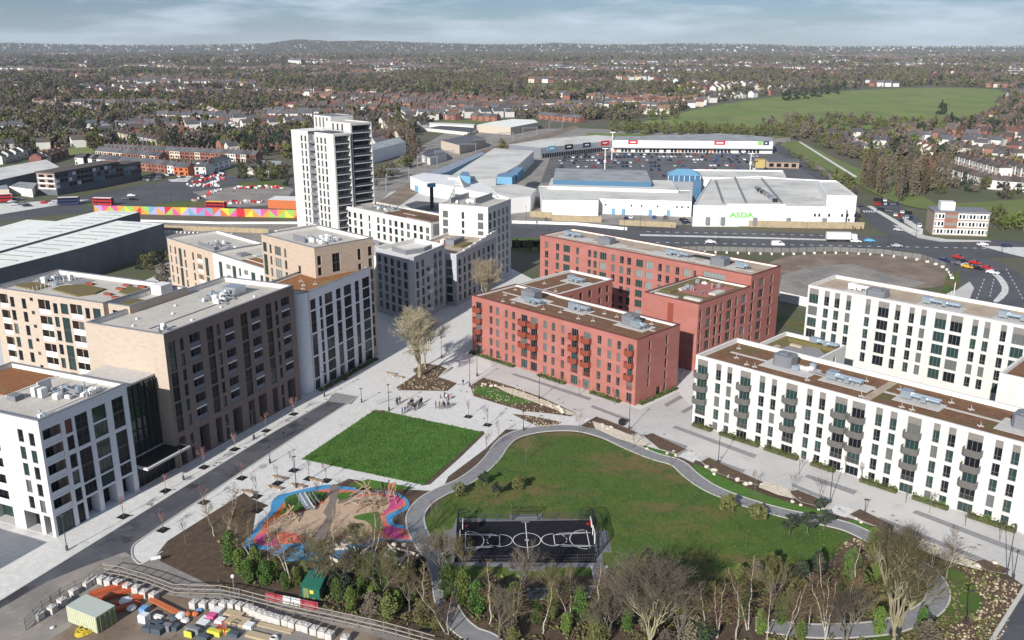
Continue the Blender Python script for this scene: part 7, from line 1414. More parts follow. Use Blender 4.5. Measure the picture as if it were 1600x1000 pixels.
# green cabin and red-white barrier below the playground
dm('cabin', (.012, .10, .065), rough=.5); dm('pinkred', (.42, .07, .09))
q = G(486, 938); o = empty('site_cabin', q, R_(-14)); tag(o, 'dark green cabin with sloping roof at the wood edge', 'cabin'); b_ = MB(); b_.box(-1.5, 1.5, 0, 2.8, 0, 2.3); b_.build('wall', M['cabin'], o)
b_ = MB(); b_.quad((-1.7, -.2, 2.3), (1.7, -.2, 2.3), (1.5, 2.9, 3.3), (-1.5, 2.9, 3.3)); b_.quad((-1.7, 5.2, 2.6), (-1.5, 2.9, 3.3), (1.5, 2.9, 3.3), (1.7, 5.2, 2.6)); b_.build('roof', M['cabin'], o); b_ = MB(); b_.box(-.1, .5, -.05, 0, 1.2, 1.8); b_.build('notice', M['yellow'], o); b_ = MB(); b_.box(-1.2, -.3, -.04, 0, .1, 2.0); b_.build('door', M['contgreen'], o)
A, B = G(416, 935), G(498, 952); c = A.copy(); o = empty('crash_barrier', c); tag(o, 'red and white plastic barrier wall below the green cabin', 'barrier'); L_ = (B - A).length; t = (B - A).normalized(); a_ = math.atan2(t.y, t.x)
for i in range(12): b_ = MB(); b_.prism([(0, -.3), (L_ / 12 - .04, -.3), (L_ / 12 - .04, .3), (0, .3)], 0, .35); b_.box(0, L_ / 12 - .04, -.12, .12, .35, 1.1); inst('barrier_unit', b_.mesh('barrier_unit', M['pinkred' if i < 4 or i > 7 else 'whitepaint']), o, t * (L_ * i / 12), a_)
q = G(667, 982); o = empty('dark_sheet', q); tag(o, 'small black sheet lying on the soil beside the lower path', 'sheet'); b_ = MB(); b_.prism([(-.9, -.8), (.4, -1.0), (1.3, .6), (.5, .3), (-.7, .6)], 0, .15); b_.build('sheet', M['black'], o)
q = G(972, 664); b_ = MB(); b_.box(-.7, .7, -.5, .5, 0, 1.4); tag(b_.build('utility_cabinet', M['black'], None, q, .8), 'black utility cabinet beside the raised bed below the red block', 'cabinet')
# ================================================================== trees
dm('barktan', (.30, .26, .18), layers=[((.20, .20, .09), 1.2, .45, .62)], rand=.2); dm('twigtan', (.36, .30, .20), rand=.2); dm('barkgrey', (.13, .115, .09), rand=.2); dm('twiggrey', (.12, .098, .072), rand=.25)
dm('birch', (.40, .37, .31), layers=[((.10, .09, .08), 3, .60, .66, (1, 1, .4))]); dm('twigbirch', (.15, .10, .055), rand=.25); dm('twigred', (.30, .15, .125), rand=.2); dm('twigolive', (.135, .12, .048), rand=.25)
dm('leafgreen', (.062, .115, .018), rand=.35); dm('leafbright', (.105, .15, .024), rand=.3); dm('leafdark', (.030, .045, .024), rand=.3); dm('leafolive', (.118, .125, .036), rand=.3); dm('leafbrown', (.145, .12, .085), rand=.3); dm('leafpurple', (.125, .104, .088), rand=.3); dm('leafrust', (.125, .09, .055), rand=.3)
def tree_mesh(seed, H, spread, trunk_h, r0, lv=5, split=3, up=.5, bark='barktan', twig='twigtan', twigs=10, lean=0.0, multi=1, conic=False, drop=.0):
    """bare tree: tapered trunk and limbs (mesh 1) and fine twigs (mesh 2)"""
    r = random.Random(seed); T = MB(); W_ = MB(); tips = []
    def grow(p, d, L_, rad, k):
        q = p; n = 3
        for i in range(n):
            d2 = (d + Vector((r.gauss(0, .13), r.gauss(0, .13), r.gauss(0, .06) + up * .06))).normalized(); e = q + d2 * (L_ / n); ra = rad * (1 - i / n * .35); rb = rad * (1 - (i + 1) / n * .35)
            (T if rad > .045 else W_).tube(q, e, ra, rb, 6 if rad > .12 else (4 if rad > .045 else 3)); 
            if k >= 2 and i < n - 1 and r.random() < .75 and k < lv: side(e, d2, L_ * .55, rb * .55, k + 1)
            q = e; d = d2
        if k < lv:
            for j in range(split if r.random() < .7 else split - 1):
                side(q, d, L_ * r.uniform(.62, .85), rad * .62, k + 1)
        else: tips.append((q, d, L_))
        if k >= lv - 1:
            for j in range(twigs):
                a = Vector((r.gauss(0, .7), r.gauss(0, .7), r.gauss(.15 - drop, .5))).normalized(); s = p.lerp(q, r.random()); dd = (d * .9 + a).normalized(); l2 = L_ * r.uniform(.4, .9); W_.tube(s, s + dd * l2 + Vector((0, 0, -drop * l2 * .4)), .015, .006, 3)
    def side(p, d, L_, rad, k):
        a = r.uniform(0, 6.28); tilt = r.uniform(.35, .85); o1 = d.orthogonal().normalized(); o2 = d.cross(o1); dd = d * math.cos(tilt) + (o1 * math.cos(a) + o2 * math.sin(a)) * math.sin(tilt) * spread; dd.z += up * .25; grow(p, dd.normalized(), L_, rad, k)
    for m_ in range(multi):
        a = r.uniform(0, 6.28); d = Vector((math.cos(a) * (lean + .12 * (multi > 1)), math.sin(a) * (lean + .12 * (multi > 1)), 1)).normalized(); p = Vector((math.cos(a) * .25 * (multi > 1), math.sin(a) * .25 * (multi > 1), -.1))
        if conic:
            q = p; n = 14; hh = H * r.uniform(.85, 1)
            for i in range(n):
                e = q + (d + Vector((r.gauss(0, .13), r.gauss(0, .13), 0))).normalized() * hh / n; ra, rb = r0 * (1 - i / n) + .02, r0 * (1 - (i + 1) / n) + .02; T.tube(q, e, ra, rb, 6)
                if i / n > trunk_h:
                    for j in range(5):
                        b_ = r.uniform(0, 6.28); l2 = hh * spread * (1.15 - i / n) * r.uniform(.6, 1.1); dd = Vector((math.cos(b_), math.sin(b_), up)).normalized(); f = q.lerp(e, r.random()); g_ = f + dd * l2; W_.tube(f, g_, .03, .012, 3)
                        for t in range(twigs): s = f.lerp(g_, r.uniform(.25, 1)); W_.tube(s, s + (dd + Vector((r.gauss(0, .8), r.gauss(0, .8), r.gauss(.1 - drop, .6)))).normalized() * l2 * r.uniform(.2, .5), .016, .007, 3)
                q = e
        else:
            h1 = trunk_h * H; q = p + d * h1; T.tube(p, p.lerp(q, .5), r0 * 1.15, r0 * .95, 8); T.tube(p.lerp(q, .5), q, r0 * .95, r0 * .8, 8); L1 = (H - h1) * .36
            for j in range(split + 1): side(q, d, L1 * r.uniform(.85, 1.15), r0 * .58, 1)
            grow(q, d, L1, r0 * .65, 1)
    return T.mesh('trunk', M[bark]), W_.mesh('crown', M[twig])
def blob_mesh(seed, H, rad, base, n, size, m, shape='round', bark='barkgrey', r0=.18, core=None):
    """leafy tree: trunk with limbs, and leaf clumps through the crown"""
    r = random.Random(seed); T = MB(); T.tube((0, 0, -.1), (r.gauss(0, .1), r.gauss(0, .1), H * .8), r0, r0 * .3, 6)
    for i in range(6): a = r.uniform(0, 6.28); z = H * r.uniform(base + .05, .7); T.tube((0, 0, z), (rad * .6 * math.cos(a), rad * .6 * math.sin(a), z + H * .12), r0 * .35, .03, 4)
    pts = []; cl = [(r.gauss(0, .5), r.gauss(0, .5), r.random()) for _ in range(max(6, n // 28))]
    hb = H * base
    for i in range(n):
        c = r.choice(cl); z = c[2] + r.gauss(0, .07); z = min(1.03, max(0, z))
        if shape == 'cone': w_ = (1.02 - z) * .95 + .05
        elif shape == 'column': w_ = math.sin(math.pi * min(1, max(.03, z * .9 + .06))) ** .5 * .9
        else: w_ = math.sqrt(max(.02, 1 - (2 * z - .95) ** 2)) 
        x, y = c[0] + r.gauss(0, .22), c[1] + r.gauss(0, .22); l = math.hypot(x, y)
        if l > 1: x /= l * r.uniform(.95, 1.1); y /= l * r.uniform(.95, 1.1)
        zz = hb + z * (H - hb); rg = 1 + .35 * noise.noise(Vector((x * 1.7 + seed, y * 1.7, z * 4))); pts.append((x * w_ * rad * rg, y * w_ * rad * rg, zz * (1 + .1 * noise.noise(Vector((x * 2, y * 2 + seed, 5))))))
    return T.mesh('trunk', M[bark]), leaves_mesh('crown', m, pts, [size * r.uniform(.6, 1.35) for _ in pts], seed)
def put_tree(ms, px, py, lb, s=1.0, rz=None, name='tree', cat='tree', group=None, P=None, sz=None):
    p = P if P is not None else G(px, py); o = empty(name, (p.x, p.y, 0), rnd.random() * 6.28 if rz is None else rz); o.scale = (s, s, s * (sz or 1)); tag(o, lb, cat, group); inst('trunk', ms[0], o); inst('crown', ms[1], o); return o
plane = tree_mesh(11, 19, 1.0, .20, .55, lv=5, split=3, up=.5, twigs=4); put_tree(plane, 656, 589, 'large bare plane tree with tan branches in the mulch bed of the square', 1.0, name='plane_tree')
plane2 = tree_mesh(12, 17, .9, .22, .35, lv=5, split=3, up=.6, twigs=6); put_tree(plane2, 664, 572, 'slimmer bare tree right behind the large plane tree', .75, name='plane_tree'); put_tree(plane2, 762, 487, 'bare tan tree between the pale stepped blocks and the red block', .95, name='plane_tree')
sap = [tree_mesh(20 + i, 4.4, .75, .38, .06, lv=3, split=2, up=1.0, bark='barkgrey', twig='twigred', twigs=6) for i in range(3)]; sapg = [tree_mesh(30 + i, 5.2, .75, .36, .06, lv=3, split=2, up=1.1, bark='barkgrey', twig='twiggrey', twigs=2) for i in range(3)]
LS = [(193, 807, 'by the white corner block'), (259, 767, 'by the glazed stair link canopy'), (319, 730, 'below the left end of the brown block'), (367, 702, 'second along the brown block'), (416, 673, 'third along the brown block'), (459, 647, 'fourth along the brown block'), (255, 828, 'nearest on the right pavement'), (319, 785, 'second on the right pavement'), (378, 747, 'third on the right pavement'), (538, 592, 'at the foot of the pale grey curved block'), (574, 566, 'at the far corner of the curved block')]
for i, (x, y, w_) in enumerate(LS): pit(x, y); put_tree(sap[i % 3], x, y, 'reddish street tree in a black pit, %s' % w_, rnd.uniform(.9, 1.15), name='street_tree', group='red twigged street trees')
for i, (x, y, w_) in enumerate(((459, 735, 'above the playground benches'), (434, 755, 'between two benches'), (483, 748, 'left of the right bench'), (510, 751, 'right of the right bench'), (401, 776, 'at the soil bed edge'), (402, 798, 'lowest one beside the soil bed'), (732, 651, 'left one of the pair right of the people'), (762, 664, 'right one of the pair near the path'))): pit(x, y); put_tree(sapg[i % 3], x, y, 'slim bare tree in a black pit, %s' % w_, rnd.uniform(.9, 1.1), name='young_tree', group='young trees on the plaza')
for i, (x, y, w_) in enumerate(((497, 785, 'beside the slides'), (533, 773, 'at the top of the boardwalk'), (571, 806, 'right of the sand area'), (589, 826, 'in the green mound on the right'), (600, 800, 'at the pink path'), (632, 833, 'in the round pink island'), (675, 808, 'left edge of the park lawn'), (685, 822, 'second at the left edge of the park lawn'), (822, 721, 'alone near the top of the park lawn'), (779, 686, 'in the soil strip left of the path'), (760, 708, 'lower in the soil strip left of the path'),
    (1016, 757, 'small one in the bare patch of the lawn') if 0 else (290, 850, 'in the soil bed left of the playground'), (327, 822, 'second in the soil bed left of the playground'), (990, 700, 'in the first grass verge'), (905, 680, 'at the path below the first bed'), (1180, 768, 'in the second grass verge'), (1280, 785, 'in the third bed'), (1237, 770, 'between bed and promenade'), (1048, 728, 'at the path junction'))): put_tree(sapg[i % 3], x, y, 'slim bare sapling %s' % w_, rnd.uniform(.75, 1.15), name='sapling', group='saplings of the park')
for i, (x, y) in enumerate(((1062, 596), (1098, 640), (1155, 690), (1248, 742), (1320, 741), (1345, 755), (1415, 786), (1452, 802), (1508, 822), (1562, 845), (905, 617), (960, 632), (860, 580))): put_tree(sapg[i % 3], x, y, 'slim bare promenade tree, number %d counted from the left' % (sorted([1062, 1098, 1155, 1248, 1320, 1345, 1415, 1452, 1508, 1562, 905, 960, 860]).index(x) + 1), .95, name='young_tree', group='young trees along the promenade')
# small evergreens of the park
ev = [blob_mesh(40 + i, 3.4, 1.25, .42, 420, .17, 'leafdark', r0=.09) for i in range(2)]; bu = [blob_mesh(44 + i, 3.0, 1.5, .03, 520, .18, 'leafolive', r0=.08) for i in range(2)]; bug = [blob_mesh(48 + i, 5, 2.0, .03, 900, .2, 'leafgreen', r0=.1) for i in range(2)]
for x, y, w_ in ((1233, 836, 'left of three beside the path'), (1261, 834, 'middle of three beside the path'), (1287, 829, 'right of three beside the path')): put_tree(ev[x % 2], x, y, 'round topped dark evergreen on a clear stem, %s' % w_, 1.15, name='evergreen_tree')
for x, y, w_ in ((1139, 799, 'left of two bushy shrubs on the lawn'), (1182, 813, 'right of two bushy shrubs on the lawn')): put_tree(bu[x % 2], x, y, 'olive bush on the park lawn, %s' % w_, 1.1, name='shrub', cat='shrub')
for i, (x, y, w_) in enumerate(((757, 760, 'at the path left of the park lawn, upper'), (775, 777, 'inside the left part of the lawn'), (718, 775, 'beside the path near the playground'), (812, 765, 'right of the upper left group'), (1280, 802, 'by the third entrance slab'))): put_tree((ev + bu)[i % 4], x, y, 'small evergreen tree %s' % w_, .9, name='evergreen_tree')
# foreground wood: birches, bare trees, ivy-green shrubs, each placed
bir = [tree_mesh(60 + i, 12.5, .30, .22, .105, twigs=8, up=.75, bark='birch', twig='twigbirch', conic=True, lean=.05 + .08 * i, drop=.25, multi=(1, 2, 1, 2)[i]) for i in range(4)]; bar = [tree_mesh(70 + i, 11.5, .85, .25, .22, lv=4, split=3, up=.6, bark='barkgrey', twig=('twiggrey', 'twigolive', 'twigbirch')[i % 3], twigs=4, multi=1 + i % 2) for i in range(5)]
big = tree_mesh(80, 18, .9, .13, .34, lv=5, split=3, up=.95, bark='barktan', twig='twigolive', twigs=2, multi=2); bigc = tree_mesh(81, 14, 1.0, .10, .26, lv=5, split=3, up=.8, bark='barktan', twig='twiggrey', twigs=3, multi=3)
ivy = [blob_mesh(90 + i, 7.5, 1.9, .02, 2600, .13, ('leafbright', 'leafgreen')[i % 2], 'column', r0=.12) for i in range(4)]; oliv = [blob_mesh(96 + i, 5.5, 2.3, .02, 1900, .13, ('leafolive', 'leafbrown', 'leafolive')[i], r0=.1) for i in range(3)]; dk = blob_mesh(99, 6, 1.9, .02, 1900, .14, 'leafdark', 'column')
put_tree(big, 1398, 1003, 'big multi-stemmed bare tree with pale trunks inside the path loop', .88, name='bare_tree'); put_tree(bigc, 1012, 1012, 'spreading bare tree with fine tan branches in the middle of the front wood', .88, name='bare_tree')
for i, (x, y, w_) in enumerate(((765, 975, 'leaning beside the lower path'), (800, 985, 'just right of the leaning one'), (848, 990, 'below the court'), (893, 978, 'below the court, right of centre'), (930, 985, 'slim and straight below the court corner'), (1120, 995, 'left of the central birch group'), (1150, 1000, 'thickest of the central group'), (1170, 985, 'crooked one of the central group'), (1200, 1003, 'forked one with a bright trunk'), (1225, 1000, 'leaning right in the central group'), (1262, 985, 'slim one with a dark shadow behind'), (1293, 992, 'right of the central group'), (1325, 950, 'tall one left of the path loop'), (1290, 1006, 'bottom edge left of the path loop'), (1478, 905, 'in the grass right of the path loop'),
    (700, 990, 'left of the lower path'), (660, 970, 'behind the black sheet'), (576, 905, 'among the green shrubs'), (630, 925, 'above the soil near the path'), (455, 905, 'among the ivy shrubs left of the cabin'), (420, 880, 'at the lower left of the playground'), (350, 850, 'in the soil bed at the left'), (335, 838, 'left one in the soil bed'), (395, 870, 'beside the blue play path end'), (520, 890, 'above the green cabin'), (1072, 985, 'between the bare tree and the central group'), (1100, 1004, 'bottom edge in the middle'))): put_tree(bir[i % 4], x, y, 'pale trunked birch %s' % w_, rnd.uniform(.72, 1.02), name='birch_tree', group='birches of the front wood')
for i, (x, y, w_) in enumerate(((545, 930, 'left of the wood centre'), (600, 945, 'middle of the left wood'), (640, 955, 'right end of the left wood'), (690, 905, 'beside the path bend'), (725, 915, 'left below the court'), (820, 945, 'below the court'), (870, 955, 'below the court seats'), (960, 960, 'left of the spreading tree'), (950, 1000, 'bottom edge left of the spreading tree'), (1060, 1010, 'bottom edge right of the spreading tree'), (1090, 960, 'upper edge of the wood'), (1240, 985, 'inside the birch group'), (1340, 975, 'left of the big multi-stemmed tree'), (1320, 1005, 'bottom edge near the multi-stemmed tree'), (370, 850, 'left edge of the wood'), (480, 880, 'above the cabin'), (560, 880, 'in the middle of the playground bottom'), (1420, 870, 'at the upper right of the loop'), (1380, 880, 'inside the loop'), (1205, 960, 'behind the birch group'), (780, 1000, 'bottom edge by the lower path'), (500, 925, 'right behind the cabin'))): put_tree(bar[i % 5], x, y, 'fine twigged bare tree %s' % w_, rnd.uniform(.5, .82), name='bare_tree', group='bare trees of the front wood')
SH = [(375, 895), (388, 912), (400, 900), (415, 915), (430, 905), (446, 922), (462, 915), (360, 880), (476, 905), (528, 940), (548, 955), (566, 935), (585, 950), (604, 940), (622, 955), (640, 940), (545, 920), (580, 915), (724, 945), (745, 960), (805, 960), (838, 975), (862, 965), (905, 968), (885, 990), (940, 970), (1098, 1004), (1130, 975), (1188, 990), (1220, 975), (1250, 1000), (1345, 940), (1372, 990), (1160, 965), (1065, 960), (980, 985), (1420, 905), (1330, 905), (1368, 905), (1440, 985), (1365, 868), (700, 935), (660, 900), (650, 925)]
for i, (x, y) in enumerate(SH):
    k = i % 4; nm = 'bright green' if k % 2 == 0 else 'mid green'; reg = 'left of the green cabin' if x < 490 else 'between the cabin and the lower path' if x < 690 else 'below the court' if x < 960 else 'in the middle of the front wood' if x < 1300 else 'around the path loop'
    put_tree(ivy[k], x, y, '%s upright ivy covered shrub %s' % (nm, reg), rnd.uniform(.4, .8), name='ivy_shrub', cat='shrub', group='%s ivy shrubs %s' % (nm, reg))
for i in range(110):
    x = rnd.uniform(500, 1500); y = rnd.uniform(895, 1010); 
    if 715 < x < 945 and y < 935: continue
    w0 = PJ(G(x, y)); near = min((Vector((p.x, p.y, 0)) - Vector((G(x, y).x, G(x, y).y, 0))).length for p in PATHW[::3])
    if near < 3.2 or (x > 1440 and y < 990) or x < 520 and y > 940 or y > 950 + (x - 500) * .2: continue
    k = i % 4; nm = ('olive', 'brown', 'olive', 'dark')[k]; reg = 'in the left wood' if x < 690 else 'below the court' if x < 960 else 'in the middle wood' if x < 1300 else 'near the path loop'
    put_tree((oliv + [dk])[k], x, y, '%s rounded bush %s' % (nm, reg), rnd.uniform(.4, .9), name='bush', cat='bush', group='%s bushes %s' % (nm, reg))
# low ground cover under the wood (nobody could count it)
pts = []; sz = []
for i in range(26000):
    x = rnd.uniform(340, 1560); y = rnd.uniform(845, 1030)
    if not (inpoly(x, y, PARK)) or inpoly(x, y, [(660, 780), (960, 800), (960, 900), (900, 905), (690, 900)]) or inpoly(x, y, [(672, 790), (1330, 790), (1310, 862), (1260, 905), (1000, 925), (940, 900)]): continue
    if noise.noise(Vector((x * .02, y * .035, 0))) < -.05: continue
    q = G(x, y); pts.append((q.x, q.y, rnd.uniform(.05, .5))); sz.append(rnd.uniform(.10, .28))
near_p = [Vector((p.x, p.y)) for p in PATHW[::4]]
kp = [i for i, p in enumerate(pts) if min((Vector((p[0], p[1])) - n_).length for n_ in near_p) > 2.2]
pts = [pts[i] for i in kp]; sz = [sz[i] for i in kp]
h_ = len(pts) // 2
tag(inst('undergrowth', leaves_mesh('undergrowth', 'leafolive', pts[:h_], sz[:h_], 3)), 'low olive undergrowth and brambles under the front wood', 'undergrowth', None, 'stuff'); tag(inst('leaf_litter', leaves_mesh('leaf_litter', 'leafrust', pts[h_:], [s * .8 for s in sz[h_:]], 4)), 'brown leaf litter and dead stems under the front wood', 'leaf litter', None, 'stuff')
# ornamental tufts in the mulch beds
pts = []; sz = []
for poly, n in (([(619, 606), (650, 585), (645, 578), (662, 567.5), (701, 577), (684, 589), (714, 599), (699, 611), (624, 610)], 1100), ([(735, 604), (755, 590), (799, 604), (849, 622), (900, 646), (892, 651), (857, 646), (819, 642), (775, 630), (740, 619)], 1600), ([(800, 647), (830, 650), (877, 660), (864, 668), (845, 668), (822, 658)], 600), ([(1470, 880), (1600, 915), (1560, 1010), (1400, 1060), (1440, 995), (1520, 970), (1535, 935), (1505, 890)], 5000), ([(1310, 850), (1340, 842), (1400, 862), (1380, 880), (1320, 872)], 700)):
    xs = [p[0] for p in poly]; ys = [p[1] for p in poly]
    for i in range(n):
        x = rnd.uniform(min(xs), max(xs)); y = rnd.uniform(min(ys), max(ys))
        if inpoly(x, y, poly) and noise.noise(Vector((x * .15, y * .2, 4))) > -.15: q = G(x, y); pts.append((q.x, q.y, rnd.uniform(.08, .3))); sz.append(rnd.uniform(.06, .2))
tag(inst('dry_grasses', leaves_mesh('dry_grasses', 'twigtan', pts, sz, 5)), 'dry tan ornamental grass tufts in the mulch beds', 'grass', None, 'stuff')
# ================================================================== terraced houses and estates
def house_mesh(w_, d_, h_, rh, wm, rm, front=True, hip=False):
    W_ = MB(); W_.box(0, w_, 0, d_, 0, h_)
    if not hip: W_.tri((0, 0, h_), (0, d_, h_), (0, d_ / 2, h_ + rh)); W_.tri((w_, d_, h_), (w_, 0, h_), (w_, d_ / 2, h_ + rh))
    R2 = MB(); o = .35; i_ = w_ * .28 if hip else -.1
    R2.quad((-.1, -o, h_ - .15), (w_ + .1, -o, h_ - .15), (w_ - i_, d_ / 2, h_ + rh), (i_, d_ / 2, h_ + rh)); R2.quad((w_ + .1, d_ + o, h_ - .15), (-.1, d_ + o, h_ - .15), (i_, d_ / 2, h_ + rh), (w_ - i_, d_ / 2, h_ + rh))
    if hip: R2.tri((-.1, d_ + o, h_ - .15), (-.1, -o, h_ - .15), (i_, d_ / 2, h_ + rh)); R2.tri((w_ + .1, -o, h_ - .15), (w_ + .1, d_ + o, h_ - .15), (w_ - i_, d_ / 2, h_ + rh))
    C_ = MB(); C_.box(w_ - .7 - (w_ * .3 if hip else 0), w_ + .1 - (w_ * .3 if hip else 0), d_ / 2 - .5, d_ / 2 + .5, h_ + rh - .8, h_ + rh + 1.2)
    V = MB(); V.box(.7, 1.8, -.06, 0, 3.4, 4.8); V.box(w_ - 1.9, w_ - .8, -.06, 0, 3.4, 4.8); V.box(.6, 2.4, -.08, 0, .8, 2.2); V.box(w_ - 1.6, w_ - .7, -.06, 0, .1, 2.1)
    V.box(.7, 1.8, d_, d_ + .06, 3.4, 4.8); V.box(w_ - 1.9, w_ - .8, d_, d_ + .06, 3.4, 4.8)
    return W_.mesh('wall', M[wm]), R2.mesh('roof', M[rm]), C_.mesh('chimney', M['redbrick']), V.mesh('window', M['glass_d'])
_hc = {}
def house(P, rz, wm='redbrick', rm='slate', w_=6.0, d_=8.5, h_=5.6, rh=2.6, lb='', group=None, hip=False, name='house'):
    k = (wm, rm, w_, d_, hip)
    if k not in _hc: _hc[k] = house_mesh(w_, d_, h_, rh, wm, rm, hip=hip)
    a, r_, c, v = _hc[k]; o = empty(name, P, rz); tag(o, lb, 'house', group); inst('wall', a, o); ro = inst('roof', r_, o); inst('chimney', c, ro); tag(inst('windows', v, o), kind='stuff'); return o
HOUSES = []; HP = []
def row(x0, y0, x1, y1, n, wm, rm, lb, hip=False, flip=False, w_=None, jit=0, name='terraced_house'):
    A, B = G(x0, y0), G(x1, y1); t = B - A; L_ = t.length; ww = L_ / n; ang = math.atan2(t.y, t.x)
    for i in range(n):
        wm_ = wm if not isinstance(wm, (list, tuple)) else rnd.choice(wm); rm_ = rm if not isinstance(rm, (list, tuple)) else rnd.choice(rm); wd = round(w_ or ww, 1)
        col = {'redbrick': 'red brick', 'housewhite': 'white rendered', 'housecream': 'cream rendered', 'bluegrey': 'pale blue', 'orange': 'orange painted'}[wm_]; rc_ = {'slate': 'slate', 'redtile': 'red tiled', 'browntile': 'brown tiled'}[rm_]
        P = A + t * (i / n); P.z = 0
        house(P, ang + rnd.uniform(-jit, jit), wm_, rm_, wd, 8.5, lb='%s house with %s roof %s' % (col, rc_, lb), group='%s %s houses %s' % (col, rc_, lb), hip=hip, name=name); HP.append((P.x, P.y))
row(118, 258, 172, 262, 4, 'housewhite', 'slate', 'at the left end of the front terrace', w_=13); row(150, 260, 272, 272, 13, ['redbrick', 'redbrick', 'redbrick', 'redbrick', 'housewhite'], 'slate', 'in the front terrace facing the town square')
row(150, 247, 250, 256, 14, ['redbrick', 'housecream'], 'slate', 'in the middle terrace of the town'); row(160, 242, 345, 251, 24, ['redbrick', 'housecream', 'redbrick'], 'slate', 'in the rear terrace of the town'); row(345, 251, 400, 254, 7, ['redbrick', 'housewhite'], 'slate', 'at the right end of the rear terrace')
row(296, 273, 316, 274, 2, 'housewhite', 'slate', 'at the street corner right of the front terrace', w_=8); row(321, 273, 362, 260, 5, 'bluegrey', 'slate', 'in the shaded side street'); row(273, 274, 292, 275, 2, 'orange', 'slate', 'at the end of the front terrace', w_=6)
